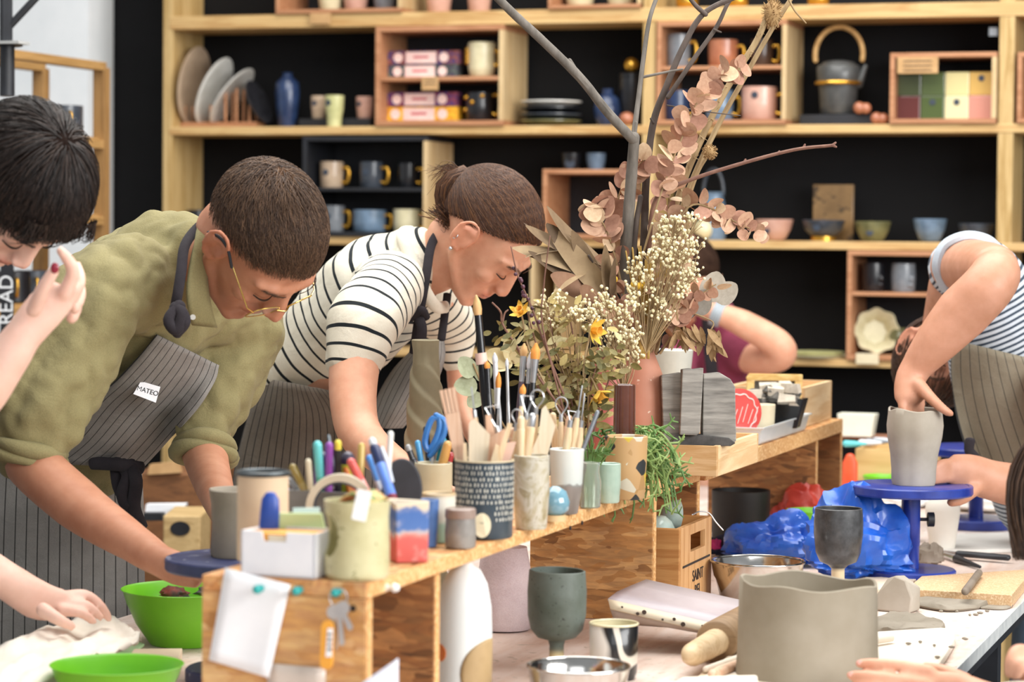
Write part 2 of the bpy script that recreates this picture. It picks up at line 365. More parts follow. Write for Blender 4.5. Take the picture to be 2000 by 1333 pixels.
p1 = pat('incense_red_print', '6b2a33', '8a5048', '2a2c6a'); p2 = pat('incense_green_print', '2a332c', '55605a', '3b2a4a'); p3 = pat('incense_plum_print', '6a1f38', '8c4152', '3b3272'); p4 = pat('incense_yellow_print', 'e8a81e', 'f0b92e', 'd18a1c')
incense('green-ended incense box under the red-ended one, upper tier', 747, 893, zm+.0005, 26, p2); incense('red-ended incense box on top, upper tier of crate', 748, 896, zm+.0015+26/716, 27, p1)
incense('yellow incense box at the bottom of the lower tier', 742, 895, zb+.0005, 29, p4); incense('plum-ended incense box lying on the yellow one', 746, 893, zb+.0015+29/716, 28, p3)
loc, s = sloc(941, 146, zm+.0005, .06)
o = vessel('face_mug', 'cream face mug with gold ears beside the upper incense boxes', 'mug', loc, s, [(20, 0), (24, 4), (27, 20), (26, 45), (28, 62), (27, 67)], Gz['cream'], 3, handle=(9, 24, 50), hm=gold)
for z in (30, 38, 46, 54): g = G(); g.ell(np.array([-27, -6, z])*s, 6*s, n=10, m=6); part('ear_knob', g, gold, o, label='gold knob')
loc, s = sloc(937, 236, zb+.0005, .06)
o = vessel('dotted_mug', 'black mug with gold dots and gold handle, lower tier', 'mug', loc, s, [(24, 0), (27, 4), (28, 30), (27, 55)], Gz['black'], 3, handle=(13, 14, 50), hm=gold)
for a, z in ((-.9, 46), (-.25, 36), (-1.1, 22), (.5, 48)): g = G(); g.ell(np.array([sin(a)*28, -cos(a)*28, z])*s, 5*s, n=8, m=6); part('dot', g, gold, o, label='gold dot')
# plates, bottle, little cups on shelf 2
o = T('plate_rack', 'slim wooden peg rack holding upright plates on the shelf', 'rack', sloc(435, 246, Z2+.0005)[0]); s = 7.4/FPX
g = G(); g.box((0, 0, 6*s), (165*s, .07, 10*s)); part('base_board', g, pinkw, o, bev=.001)
for x in (-75, -18, 14, 38, 66):
    for y in (-.025, .025): g = G(); g.tube([(x*s, y, 8*s), (x*s, y, (75 if x in (14, 38) else 42)*s)], 3.2*s, 8); part('peg', g, pinkw, o)
def plate(name, label, x, yb, rp, m, ry, tilt, dyy=.09, rim=1.0):
    loc, s = sloc(x, yb, Z2+.013); g = G(); R = rp*s
    g.lathe([(.0005, 0), (R*.55, 0), (R*.97, .012), (R, .016), (R*.96, .0175), (R*.55, .006), (.0005, .005)], 40)
    V = g.V[0]@rot('Y', ry).T; V = V@rot('X', tilt).T; V[:, 2] -= V[:, 2].min(); g.V = [V]
    return solo(name, g, m, label, 'plate', loc, smooth=50)
plate('dinner_plate', 'dull grey plate leaning at the upright, first in the peg rack', 370, 238, 76, Gz['beige'], 1.72, .12)
plate('dinner_plate', 'white plate second in the peg rack, behind the front white one', 409, 238, 70, Gz['white'], 1.98, .1)
plate('dinner_plate', 'white plate facing out from the middle of the peg rack', 445, 238, 66, Gz['white'], 2.2, .1)
plate('side_plate', 'black speckled plate leaning last in the peg rack', 497, 238, 46, glaze('black_speckle', '1b1b1f', '26262b', 60, .35, ('555558', 300, .62)), 1.15, .1)
loc, s = sloc(400, 100, Z2+.3); 
loc, s = sloc(561, 246, Z2+.0005)
o = vessel('bottle_vase', 'dark blue shouldered bottle vase with a gold ear, beside the plates', 'vase', loc, s, [(15, 0), (17, 3), (22, 40), (24, 70), (22, 88), (11, 98), (9, 103), (11, 106)], Gz['navy'], 3)
o2 = T('cup_riser', 'low black riser under the three little cups', 'riser', sloc(665, 246, Z2+.0005)[0]); g = G(); g.bx((-.115, -.03, 0), (.1, .05, .024)); part('slab', g, blackw, o2, bev=.002)
zr = Z2+.025
cup('small beige face cup standing left on the black riser', 622, 232, zr, 30, 44, Gz['beige'], .85, dot=(-3, 30, 5)); cup('pale green face cup in front of the black riser', 653, 246, Z2+.0005, 38, 62, Gz['lime'], .7, dot=(-6, 46, 6), dy=.03, prof=[(14, 0), (15, 20), (18, 34), (19, 60)]); cup('small dusty pink cup at the right of the black riser', 712, 232, zr, 34, 42, Gz['pink'], .85, dot=(-6, 28, 5))
# plate stack, vase, lidded jar
loc, s = sloc(1076, 246, Z2+.0005); z = loc[2]
for k, (m, l) in enumerate(((Gz['olive'], 'olive plate at the bottom of the plate stack'), (Gz['dgrey'], 'slate plate second from the bottom of the plate stack'), (Gz['black'], 'black plate under the white one in the stack'), (Gz['white'], 'white plate on top of the dark plate stack'))):
    R = 60*s; g = G(); g.lathe([(.0005, 0), (R*.6, 0), (R, .014), (R, .017), (R*.6, .006), (.0005, .005)], 40); solo('stacked_plate', g, m, l, 'plate', (loc[0], loc[1], z), smooth=50); z += .0175
loc, s = sloc(1186, 246, Z2+.0005); vessel('round_vase', 'dark blue round vase with a small neck on the shelf', 'vase', loc, s, [(16, 0), (24, 14), (27, 34), (22, 54), (10, 64), (11, 72)], Gz['navy'], 3)
loc, s = sloc(1232, 246, Z2+.0005, .12); o = vessel('lidded_jar', 'tall black lidded jar with a gold ball knob', 'jar', loc, s, [(22, 0), (24, 4), (24, 96)], Gz['black'], 3); 
g = G(); g.lathe([(.0005, 0), (25*s, 0), (25*s, 5*s), (6*s, 8*s), (.0005, 8*s)], 30, c=(0, 0, 97.5*s)); l_ = solo('jar_lid', g, Gz['black'], 'black jar lid with a gold ball, on the tall black jar', 'lid', loc); g = G(); g.ell((0, 0, 120*s), 15*s); part('knob', g, gold, l_, label='gold ball knob')
loc, s = sloc(1224, 246, Z2+.0005, .02); g = G(); g.ell((0, 0, 13*s), (15*s, 15*s, 13*s)); solo('clay_ball', g, Gz['terra'], 'small terracotta ball beside the centre upright', 'ornament', loc)
# crate C
zc0 = Z3+.0005+9/716; zcm = zof(594, 838, 367)
mug('beige mug with a gold handle, first in the black-lined crate', 648, 362, zcm+.0005, 46, 50, Gz['beige'], dy=.06); mug('slate mug with a gold handle, middle of the upper tier', 725, 362, zcm+.0005, 46, 50, Gz['dgrey'], dy=.06); mug('black mug with a gold handle at the right of the upper tier', 797, 362, zcm+.0005, 38, 48, Gz['black'], dy=.06, dot=None)
mug('grey mug showing a gold ring handle right of the man\'s head', 652, 452, zc0+.0005, 42, 50, Gz['grey'], dy=.06); mug('wide grey cup with gold handle, lower tier middle', 722, 452, zc0+.0005, 66, 42, Gz['blueg'], dy=.06, dot=None); mug('cream mug with a gold handle, right of the lower tier', 795, 452, zc0+.0005, 54, 44, Gz['cream'], dy=.06, dot=None)
mug('black mug with an orange sticker beside the left upright', 385, 442, Z3+.0005, 40, 48, Gz['black'], hm=None, dot=(-2, .7, 6)); mug('second black mug beside the left upright, nearer the man', 432, 442, Z3+.0005, 44, 46, Gz['dgrey'], hm=None, dot=None)
# crate D top cups
zd = zp(1150, 331); loc = None
cup('small black cup with pale front on top of the low crate', 1116, 327, zd+.0008, 38, 32, Gz['black'], dot=(2, 12, 10)); cup('small grey cup on top of the low crate', 1164, 327, zd+.0008, 38, 32, Gz['blueg'])
loc, s = sloc(985, 440, Z3+.0005, .1); g = G(); g.tube(crom(np.array([(0, 0, 0), (3, 0, 40), (2, 0, 90), (-6, 0, 118)])*s), [9*s]*6+[8*s]*6+[5*s]*7, 10); solo('wooden_finger', g, pinkw, 'thin bent clay finger on the shelf above the bun', 'ornament', loc)
# crate E
ze = zof(1283, 1536, 129); ze0 = Z2+.0005+9/716
mug('tall grey mug, upper left of the crate behind the twigs', 1325, 125, ze+.0005, 46, 64, Gz['grey'], dy=.06, dot=None); mug('terracotta mug, upper middle of the crate behind the twigs', 1412, 125, ze+.0005, 58, 52, Gz['terra'], dy=.06, dot=None); mug('dark brown mug, upper right of the crate behind the teasel', 1488, 125, ze+.0005, 44, 52, Gz['brown'], dy=.06, dot=None)
mug('navy mug, lower left of the crate behind the twigs', 1322, 234, ze0+.0005, 50, 58, Gz['navy'], dy=.06, dot=None); mug('blue grey mug, lower middle of the crate behind the teasel stalk', 1405, 234, ze0+.0005, 56, 58, Gz['blueg'], dy=.06, dot=None); mug('pink mug with a dark round sticker and gold handle', 1483, 234, ze0+.0005, 70, 64, Gz['pink'], dy=.05, dot=(-2, .75, 7))
# kettle
g = G(); g.bx((-72*.0014, -.05, 0), (72*.0014, .05, .027)); loc, s = sloc(1642, 246, Z2+.0005); solo('kettle_stand', g, blackw, 'flat black block under the kettle', 'stand', loc, bev=.002)
loc, s = sloc(1637, 225, Z2+.028, .09); kz = glaze('kettle_grey', '3d3e3e', '505150', 30, .45)
o = vessel('kettle', 'dark grey teapot with a cane hoop handle and gold band', 'teapot', loc, s, [(32, 0), (35, 3), (38, 50), (42, 70), (43, 92), (40, 96)], kz, 3)
g = G(); g.lathe([(.0005, 0), (36*s, 0), (30*s, 8*s), (12*s, 12*s), (.0005, 12*s)], 30, c=(0, 0, 95*s)); b = part('lid', g, kz, o)
g = G(); a = np.linspace(-.2, pi+.2, 22); g.tube(np.stack([cos_(a)*47*s, 0*a, (118+sin_(a)*54)*s], 1), 5*s, 10); part('cane_handle', g, pm('cane', 'b58a52', 'd2aa70', 60, .6), o, label='pale cane hoop handle')
g = G(); a = np.linspace(0, 2*pi, 33); g.tube(np.stack([cos_(a)*43*s, sin_(a)*43*s, 0*a+62*s], 1), 4*s, 8, hemi=False); part('band', g, gold, o, label='gold band'); g = G(); g.tube(np.array([(38, 0, 60), (46, 0, 78), (52, 0, 94)])*s, np.array([10, 7, 5])*s, 10); part('spout', g, kz, o)
for x, l in ((1684, 'rounded pinkish clay ornament right of the kettle'), (1718, 'small reddish clay ornament left of the tile crate')):
    loc, s = sloc(x, 222, Z2+.028 if x < 1700 else Z2+.0005, .03); g = G(); g.ell((-6*s, 0, 12*s), 12*s); g.ell((7*s, 0, 11*s), 11*s); solo('clay_ornament', g, Gz['terra'], l, 'ornament', loc)
# tiles in crate F
zf = Z2+.0005+9/716
cols = [['5c2f2c', '4c5a32', 'd9d0a4', 'c98c7c'], ['444b30', '53603a', 'd6c992', 'cda65e']]; nms = [['maroon', 'olive green', 'cream', 'pink'], ['dark green', 'moss green', 'pale cream', 'amber']]
for r in (0, 1):
    for c in range(4):
        X0 = XS(1752+47*c, 200, YF+.03); s = 7.1/FPX; g = G(); g.box((0, 0, 22*s), (45*s, .014, 44.5*s)); zz = zf+.0006+r*45*s
        t_ = solo('sample_tile', g, glaze('tile_'+nms[r][c].replace(' ', '_'), cols[r][c], None, 20, .15), f"{nms[r][c]} square glaze tile, {'lower' if r == 0 else 'upper'} row of the tile crate", 'tile', (X0+22*s, YF+.035+r*.004, zz), bev=.002, smooth=0)
        if (r, c) in ((0, 1), (0, 2), (1, 3)): g = G(); g.tube([(0, -.0085, 32*s), (0, -.006, 32*s)], 6*s, 12, hemi=False, ref=np.array([0, 0, 1.])); part('sticker', g, stick, t_)
kraft = pm('kraft_card', 'b08a5c', 'c39c6d', 30, .8)
def card(label, x0, y0, x1, y1, Y, m=kraft, lines=0, name='price_card', tilt=0):
    a, b = PY(x0, y0, Y), PY(x1, y1, Y); g = G(); W, H = abs(b[0]-a[0]), abs(b[2]-a[2]); g.box((0, 0, H/2), (W, .002, H)); o = solo(name, g, m, label, 'card', ((a[0]+b[0])/2, Y, min(a[2], b[2])), smooth=0)
    for i in range(lines): g = G(); g.box((0, -.0012, H*(.75-.28*i)), (W*.7, .0006, H*.07)); part('writing_line', g, pm('ink', '2a2420', None, 10, .7), o, smooth=0)
    return o
card('brown handwritten card hung on the tile crate', 1753, 112, 1832, 143, YF-.016, lines=3); card('little kraft tag on the incense crate shelf', 824, 150, 856, 176, YF-.016, lines=2); card('kraft tag on the top shelf edge below the crate', 606, 26, 646, 46, YF-.016); card('paper tag at the foot of the lower right crate', 1672, 690, 1716, 712, YF-.016, pm('paper_tag', 'cfc19f', 'dccfb0', 30, .8))
card('small white switch-like tag by the right upright', 1932, 54, 1948, 70, YF+.03, pm('grey_tag', '8f959c', None, 10, .6))
g = G(); a, b = PY(1583, 470, YF+.12), PY(1664, 360, YF+.12); g.box((0, 0, (b[2]-a[2])/2), (b[0]-a[0], .012, b[2]-a[2])); solo('glazed_plaque', g, glaze('plaque_brown', '6f5536', '8c6e48', 16, .3, ('4a3a28', 30, .6)), 'tall brown glazed plaque standing behind the black bowl', 'plaque', ((a[0]+b[0])/2, YF+.15, Z3+.0005), bev=.002)
def bowl(label, x, w, h, m, foot=None, dot=None):
    loc, s = sloc(x, 470, Z3+.0005, .07); r = w/2; f0 = 8 if foot else 0; vessel('bowl', label, 'bowl', loc, s, [(r*.45, f0), (r*.62, f0+4), (r*.88, h*.55), (r, h)], m, 3, foot=foot, dot=dot)
bowl('pink and black bowl at the left of the bowl row', 1512, 74, 40, Gz['pink'], dot=(-10, 20, 8)); bowl('black bowl with a gold foot ring in the bowl row', 1608, 84, 40, Gz['dgrey'], (25, 9), (-6, 26, 7)); bowl('olive bowl in the middle of the bowl row', 1704, 72, 38, Gz['olive'], None, (0, 18, 7)); bowl('shiny blue grey bowl left of the woman\'s shoulder', 1816, 66, 44, Gz['blueg']); bowl('dark grey bowl above the woman\'s shoulder', 1906, 70, 36, Gz['dgrey'])
loc, s = sloc(1374, 470, Z3+.0005); g = G(); g.ell((0, 0, 20*s), 20*s); solo('cream_ball', g, Gz['cream'], 'cream ball on the third shelf behind the flowers', 'ornament', loc)
loc, s = sloc(1392, 470, Z3+.0005, .12); o = vessel('hoop_jug', 'grey jug with a dark hoop handle behind the teasel', 'jug', loc, s, [(24, 0), (28, 20), (26, 60), (20, 85), (22, 92)], Gz['blueg'], 3); g = G(); a = np.linspace(-.1, pi+.1, 18); g.tube(np.stack([cos_(a)*20*s, 0*a, (92+sin_(a)*46)*s], 1), 4*s, 8); part('hoop_handle', g, Gz['dgrey'], o)
# crate G
zg = zof(1660, 1900, 572); zg0 = Z4+.0005+9/716
for x, m, l, w in ((1706, Gz['black'], 'glossy black face cup in the lower right crate', 44), (1764, Gz['grey'], 'grey face cup in the lower right crate', 48)):
    loc, s = sloc(x, 568, zg+.0005, .05); r = w/2; o = vessel('face_cup', l, 'cup', loc, s, [(r*.85, 0), (r*.95, 4), (r, 30), (r*.95, 55)], m, 3); g = G(); g.ell(np.array([r*.75, -r*.6, 26])*s, np.array([6, 6, 9])*s); g.ell(np.array([r*.7, -r*.7, 14])*s, np.array([7, 6, 4])*s); part('nose_and_lips', g, m, o)
loc, s = sloc(1708, 690, zg0+.0005, .05); g = G()
fl = lambda x, y, z: (x*(1+.05*cos(8*math.atan2(y, x))), y*(1+.05*cos(8*math.atan2(y, x))), z)
g.lathe(potprof([(18*s, -.055), (24*s, -.04), (28*s, -.02), (36*s, .0), (44*s, .012)], 5*s, .03), 48, fn=fl); V = g.V[0]@rot('X', 1.45).T@rot('Z', .3).T; V[:, 2] -= V[:, 2].min(); g.V = [V]
solo('flower_vase', g, Gz['cream'], 'cream flower-rimmed vase lying on its side in the crate', 'vase', loc+np.array([0, .02, 0]), smooth=60)
loc, s = sloc(1760, 690, zg0+.0005, .1); vessel('lying_pot', 'dark mottled pot behind the flower-rimmed vase', 'pot', loc, s, [(14, 0), (24, 14), (26, 34), (18, 50)], Gz['olive'], 3)
loc, s = sloc(1595, 703, Z4+.0005, .06); z = loc[2]
for i, (w, m, l) in enumerate(((130, 'cream', 'cream flat dish at the bottom of the pair on the low shelf'), (110, 'lime', 'yellowish flat dish on top of the cream one'))):
    g = G(); R = w/2*s; g.lathe([(.0005, 0), (R*.9, 0), (R, .007), (R*.97, .008), (R*.85, .003), (.0005, .003)], 36); solo('flat_dish', g, Gz[m], l, 'dish', (loc[0], loc[1], z)); z += .0085
# ------------------------------------------------------------------ left side: wooden frame with mugs, bracket, banner
o = T('wooden_mug_rack', 'open wooden rack with dark mugs against the white pier', 'shelves', P(100, 440, 6.7)*[1, 1, 0])
oak = wood('rack_wood', '8a6638', 'a88250', 'Z', 10); oakx = wood('rack_wood_rail', '94703e', 'b48e58', 'Y', 10)
A, B, Bk = P(-60, 300, 6.1), P(198, 300, 6.75), P(134, 300, 6.85); ax = nrm((B-A)*[1, 1, 0]); ay = np.array([-ax[1], ax[0], 0]); Rm = np.stack([ax, ay, [0, 0, 1]], 1)
ztop = P(198, 133, 6.75)[2]; L = np.linalg.norm((B-A)[:2]); dpt = .17
for k, (t, q) in enumerate(((0, 0), (1, 0), (0, 1), (1, 1))): g = G(); c = A+ax*L*t+ay*dpt*q; g.box((c[0], c[1], ztop/2), (.033, .033, ztop), Rm); part('post', g, oak, o, True, 0, bev=.002)
for y in (131, 283, 432, 600, 850):
    z = P(198, y, 6.75)[2]
    for q in (0, 1): g = G(); c = (A+B)/2+ay*dpt*q; g.box((c[0], c[1], z), (L, .03, .022), Rm); part('rail', g, oakx, o, True, 0, bev=.002)
    if y > 200: g = G(); c = (A+B)/2+ay*dpt*.5; g.box((c[0], c[1], z+.014), (L, dpt, .008), Rm); part('shelf', g, oakx, o, True, 0)
def rackmug(label, t, q, y, m, w=.085, h=.075, hm=gold):
    c = A+ax*L*t+ay*dpt*q; z = P(198, y, 6.75)[2]+.0186; r = w/2*1000
    vessel('mug', label, 'mug', (c[0], c[1], z), .001, [(r*.9, 0), (r, 3), (r, h*1000)], m, 4, handle=(26, h*250, h*750), hm=hm, hang=-.9)
rackmug('dark grey mug with yellow handle at the right end of the rack', .86, .3, 283, Gz['dgrey']); rackmug('grey mug behind the woman\'s hair on the rack', .66, .35, 283, Gz['grey']); rackmug('black mug with a yellow handle low on the rack', .86, .3, 432, Gz['black']); rackmug('black mug under the woman\'s chin', .45, .3, 600, Gz['black'])
rackmug('second black mug under the woman\'s chin', .6, .3, 600, Gz['dgrey'])
blk = pm('black_metal', '16171b', '22242a', 20, .5)
o = T('wall_bracket', 'black metal bracket post with a slanting strut in the top left corner', 'bracket', P(12, 185, 5.6))
g = G(); g.tube([P(12, -60, 5.6), P(12, 84, 5.6)], .014, 8); part('post', g, blk, o, True); g = G(); g.tube([P(18, 52, 5.6), P(85, -20, 5.6)], .008, 8); part('strut', g, blk, o, True)
g = G(); g.tube([P(14, 88, 5.6), P(14, 188, 5.6)], .016, 10, hemi=False); part('lower_sleeve', g, blk, o, True); g = G(); g.tube([P(14, 84, 5.6), P(14, 90, 5.6)], .033, 14, hemi=False); part('collar', g, blk, o, True)
g = G(); c = P(18, 84, 5.58); g.box(c, (.07, .05, .006)); part('grey_plate', g, pm('grey_plate', '9a9b9a', 'b0b0ae', 20, .6), o, True, 0)
c = P(14, 655, 6.0); H = 150*6.0/FPX; W = 25*6/FPX
o = T('letter_banner', 'narrow black vertical banner with white letters at the left edge', 'sign', c)
Rb = np.stack([h_, np.cross([0, 0, 1], h_), [0, 0, 1]], 1); g = G(); g.box((0, 0, H/2), (W, .008, H), Rb); part('panel', g, blk, o, smooth=0)
def text(s, size, loc, R, mat, parent, name='lettering', ext=.0004):
    cu = bpy.data.curves.new(name, 'FONT'); cu.body = s; cu.size = size; cu.extrude = ext; cu.align_x = 'CENTER'; cu.align_y = 'CENTER'; cu.materials.append(mat)
    ob = link('tmp', cu); dg = bpy.context.evaluated_depsgraph_get(); me = bpy.data.meshes.new_from_object(ob.evaluated_get(dg)); bpy.data.objects.remove(ob)
    me.name = name; me.materials.clear(); me.materials.append(mat)
    ob = link(name, me, parent); M = Matrix(np.asarray(R).tolist()).to_4x4(); M.translation = Vector([float(q) for q in loc]); ob.matrix_local = M; return ob
white_ink = pm('white_ink', 'e2e4e6', None, 10, .6)
text('READ', W*1.55, -Rb[:, 1]*.005+np.array([0, 0, H*.46]), np.stack([np.array([0, 0, 1.]), -Rb[:, 0], -Rb[:, 1]], 1), white_ink, o)
# ================================================================== work table and OSB bench shelf
ZT, ZBN = .804, 1.02
ZW = ZT+.17
TX0, TX1 = -1.88, -.563
o = T('work_table', 'long pale work table with a black steel frame, covered with pottery tools', 'table', (-1.3, 4, 0))
t = NT('table_top', .62); co = t.coord(); n = t.noise(co, 5, 5); st = t.noise(t.coord('Object', (1, .12, 1)), 40, 4)
c = t.ramp(n, [(.3, 'c9b3a6'), (.55, 'd9c9c0'), (.75, 'e4dad4')]); c = t.mix(.3, c, t.ramp(st, [(.35, 'a88c7c'), (.65, 'e8e0dc')]), 'OVERLAY'); c = t.mix(t.ramp(t.noise(co, 60, 3), [(.62, (0, 0, 0)), (.68, (1, 1, 1))]), c, 'b7a898'); t.col(c); t.bump(st, .1, .001)
g = G(); g.bx((TX0, .6, ZT-.021), (TX1, 6.25, ZT)); part('table_top', g, t.m, o, True, 0, bev=.002)
g = G(); g.bx((TX1-.0005, .6, ZT-.0205), (TX1+.0012, 6.25, ZT-.0005)); part('edge_band', g, pm('grey_edge', 'aeb2b3', 'c7c9c8', 30, .6), o, True, 0)
for x in (TX0+.08, TX1-.045): g = G(); g.bx((x-.02, .65, ZT-.062), (x+.02, 6.2, ZT-.0215)); part('frame_rail', g, blk, o, True, 0)
for x in (TX0+.08, TX1-.045):
    for y in (.75, 2.6, 4.4, 6.1): g = G(); g.bx((x-.02, y-.02, 0), (x+.02, y+.02, ZT-.062)); part('leg', g, blk, o, True, 0)
BX0, BX1 = -1.285, -1.082
yat = lambda x: PX(x, 1000, BX1)[1]
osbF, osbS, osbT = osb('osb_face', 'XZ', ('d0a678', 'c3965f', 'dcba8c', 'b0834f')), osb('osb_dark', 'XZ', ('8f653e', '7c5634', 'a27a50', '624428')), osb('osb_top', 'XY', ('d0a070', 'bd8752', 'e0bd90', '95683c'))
chipE = chip('board_edge', 'd9aa70', 'c48d52', 'f0cf9a')
o = T('bench_shelf', 'low OSB bench shelf on the table, nearest one, carrying cups of tools', 'shelf', (-1.18, 3.4, ZT+.0005)); bench1 = o
Y0, Y1 = 2.79, yat(1366)
g = G(); g.bx((BX0, Y0, ZBN-.018), (BX1, Y1, ZBN)); part('top_board', g, osbT, o, True, 0, bev=.0015)
g = G(); g.bx((BX1-.0004, Y0+.001, ZBN-.0175), (BX1+.0008, Y1-.001, ZBN-.0005)); part('board_edge', g, chipE, o, True, 0)
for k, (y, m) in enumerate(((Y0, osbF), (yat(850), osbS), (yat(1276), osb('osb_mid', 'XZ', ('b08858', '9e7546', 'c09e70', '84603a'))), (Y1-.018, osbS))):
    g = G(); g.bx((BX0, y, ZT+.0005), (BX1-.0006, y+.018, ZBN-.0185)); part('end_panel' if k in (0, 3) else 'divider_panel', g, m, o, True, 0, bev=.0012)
    g = G(); g.bx((BX1-.001, y+.001, ZT+.001), (BX1+.0006, y+.017, ZBN-.0188)); part('panel_edge', g, chipE, o, True, 0)
for x, y in ((1113, 1032), (1136, 1022)): p = PX(x, y, BX1+.0012); g = G(); g.tube([p, p+[.0015, 0, 0]], .003, 10, hemi=False); part('screw', g, blk, o, True)
p = PY(690, 1189, Y0-.0005); g = G(); g.tube([p, p-[0, .002, 0]], .0035, 10, hemi=False); part('screw', g, blk, o, True)
# second, farther unit
ZB2 = 1.026; Y2, Y3 = yat(1372)+.02, 5.57
o = T('bench_shelf', 'farther OSB bench shelf carrying the wooden trays and boxes', 'shelf', (-1.18, 5, ZT+.0005)); bench2 = o
g = G(); g.bx((BX0-.02, Y2, ZB2-.028), (BX1, Y3, ZB2)); part('top_board', g, osbT, o, True, 0, bev=.0015)
g = G(); g.bx((BX1-.0004, Y2+.001, ZB2-.0275), (BX1+.0008, Y3-.001, ZB2-.0005)); part('board_edge', g, chipE, o, True, 0)
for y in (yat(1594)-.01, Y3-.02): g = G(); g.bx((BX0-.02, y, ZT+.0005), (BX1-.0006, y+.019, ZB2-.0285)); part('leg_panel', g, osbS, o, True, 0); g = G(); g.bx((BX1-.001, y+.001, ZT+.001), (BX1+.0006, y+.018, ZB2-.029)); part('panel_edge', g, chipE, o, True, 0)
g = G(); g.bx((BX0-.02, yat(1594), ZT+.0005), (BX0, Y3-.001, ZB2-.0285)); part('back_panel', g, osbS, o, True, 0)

# ------------------------------------------------------------------ helpers for things standing on a plane
def on(x, yb, w, z):
    yc = yb-(w/2)*(yb-horizon(x))/FPX; p = PZ(x, yc, z+.0008); return p, dep(p)/FPX
def pot(name, label, cat, x, yb, z, prof, mat, t=3, **k):
    loc, s = on(x, yb, prof[0][0]*2, z); return vessel(name, label, cat, loc, s, prof, mat, t, n=44, **k)
def stickobj(name, label, cat, a, b, d0, d1, segs, group=None, n=10):
    """rod from pixel a (tip) to pixel b; segs: (fraction, radius px, material, part name)"""
    A, B = P(*a, d0), P(*b, d1); s = (d0+d1)/2/FPX; o = T(name, label, cat, B, group); t0 = 0
    for fr, r, m, pn in segs:
        g = G(); r0, r1 = (r, r) if np.isscalar(r) else r; q = [A+(B-A)*t0, A+(B-A)*(t0+fr)] if True else 0
        g.tube(q, [r0*s, r1*s], n, hemi=True); part(pn, g, m, o, True, base=o); t0 += fr
    return o
Rbx = np.eye(3)
# ---- card box, luminary cup
white = pm('white_card', 'eef0f6', 'f6f7fb', 20, .7); paper = pm('white_paper', 'f1f3f7', 'fafbfd', 8, .75)
p = PZ(544, 1128, ZBN+.0008); s = dep(p)/FPX; rz = -.06
o = T('card_box', 'white box with a notch holding orange-edged cards at the bench end', 'box', (p[0], p[1]+.03, p[2]), None, rz); W, H, D = 160*s, 88*s, .058
for nm, a, b in (('wall', (-W/2, -D/2, 0), (-W/2+.002, D/2, H)), ('wall', (W/2-.002, -D/2, 0), (W/2, D/2, H)), ('wall', (-W/2, D/2-.002, 0), (W/2, D/2, H)), ('floor_panel', (-W/2, -D/2, 0), (W/2, D/2, .002))): g = G(); g.bx(a, b); part(nm, g, white, o, smooth=0)
g = G(); q = np.array([(-W/2, 0), (W/2, 0), (W/2, H), (.02*W+.1*W, H), (.11*W, H*.78), (-.19*W, H*.78), (-.22*W, H), (-W/2, H)]); g.poly(np.stack([q[:, 0], 0*q[:, 0]-D/2, q[:, 1]], 1), (0, .002, 0)); part('notched_front', g, white, o, smooth=0)
orange = pm('orange_card', 'f0a440', 'e8b05a', 20, .6)
g = G(); g.bx((-W/2+.004, -D/2+.004, .003), (W/2-.004, D/2-.006, H*.95)); part('card_stack', g, orange, o, smooth=0); g = G(); g.bx((-.14*W, -D/2+.0025, H*.76), (.09*W, -D/2+.0042, H*.92)); part('top_card', g, pm('cream_card', 'e5d6bb', 'efe3cc', 30, .7), o, smooth=0)
yg = glaze('yellow_green_stone', 'b9b184', 'ccc69c', 18, .4, ('8c8658', 160, .66))
loc, s = on(697, 1136, 118, ZBN); o = T('luminary_cup', 'yellow-green stoneware cup with a cut-out side opening and white tag', 'cup', loc)
# wall with a real opening on the left
def cutpot(prof, th, n, hole):
    g = G(); a = np.arange(n)*2*pi/n; m = len(prof); Vo = np.array([[(cos(q)*r*s, sin(q)*r*s, h*s) for q in a] for r, h in prof]); Vi = np.array([[(cos(q)*(r-th)*s, sin(q)*(r-th)*s, max(h, 6)*s) for q in a] for r, h in prof]); V = np.concatenate([Vo.reshape(-1, 3), Vi.reshape(-1, 3)]); N = m*n; F = []
    gone = lambda i, j: hole(prof[i][1], a[j % n])
    for i in range(m-1):
        for j in range(n):
            k = (j+1) % n
            if gone(i, j): continue
            F.append((i*n+j, i*n+k, (i+1)*n+k, (i+1)*n+j)); F.append((N+i*n+j, N+(i+1)*n+j, N+(i+1)*n+k, N+i*n+k))
            for (i2, j2, e) in ((i+1, j, ((i+1)*n+j, (i+1)*n+k)), (i-1, j, (i*n+k, i*n+j)), (i, j+1, (i*n+k, (i+1)*n+k)), (i, j-1, ((i+1)*n+j, i*n+j))):
                if i2 == m-1 or (0 <= i2 < m-1 and gone(i2, j2)): F.append((e[0], e[1], N+e[1], N+e[0]))
    F.append(tuple(range(n-1, -1, -1))); F.append(tuple(N+j for j in range(n))); return g.add(V, F)
hs = np.linspace(0, 152, 39); pr_ = [(float(np.interp(h, [0, 6, 60, 120, 152], [58, 63, 64, 62, 65])), float(h)) for h in hs]
g = cutpot(pr_, 5, 96, lambda h, q: ((q-radians(214)+pi) % (2*pi)-pi)**2/.72**2+((h-82)/46)**2 < 1 and h > 40)
part('body', g, yg, o, smooth=35)
patf = pat('patterned_cloth', 'c9594a', 'd9c07a', '7b8a4c')
g = G(); q = []
for i in range(7):
    q.append([(( -34+13*i+4*sin(j*2+i))*s, (-30+8*j)*s, (150+14*sin(i*.55)+7*sin(j*1.3+i))*s) for j in range(9)])
g.sheet(q); solo('patterned_cloth', g, patf, 'little red and yellow patterned cloth stuffed in the luminary cup', 'cloth', loc+np.array([0.004, 0, .0]), sol=.002, smooth=180)
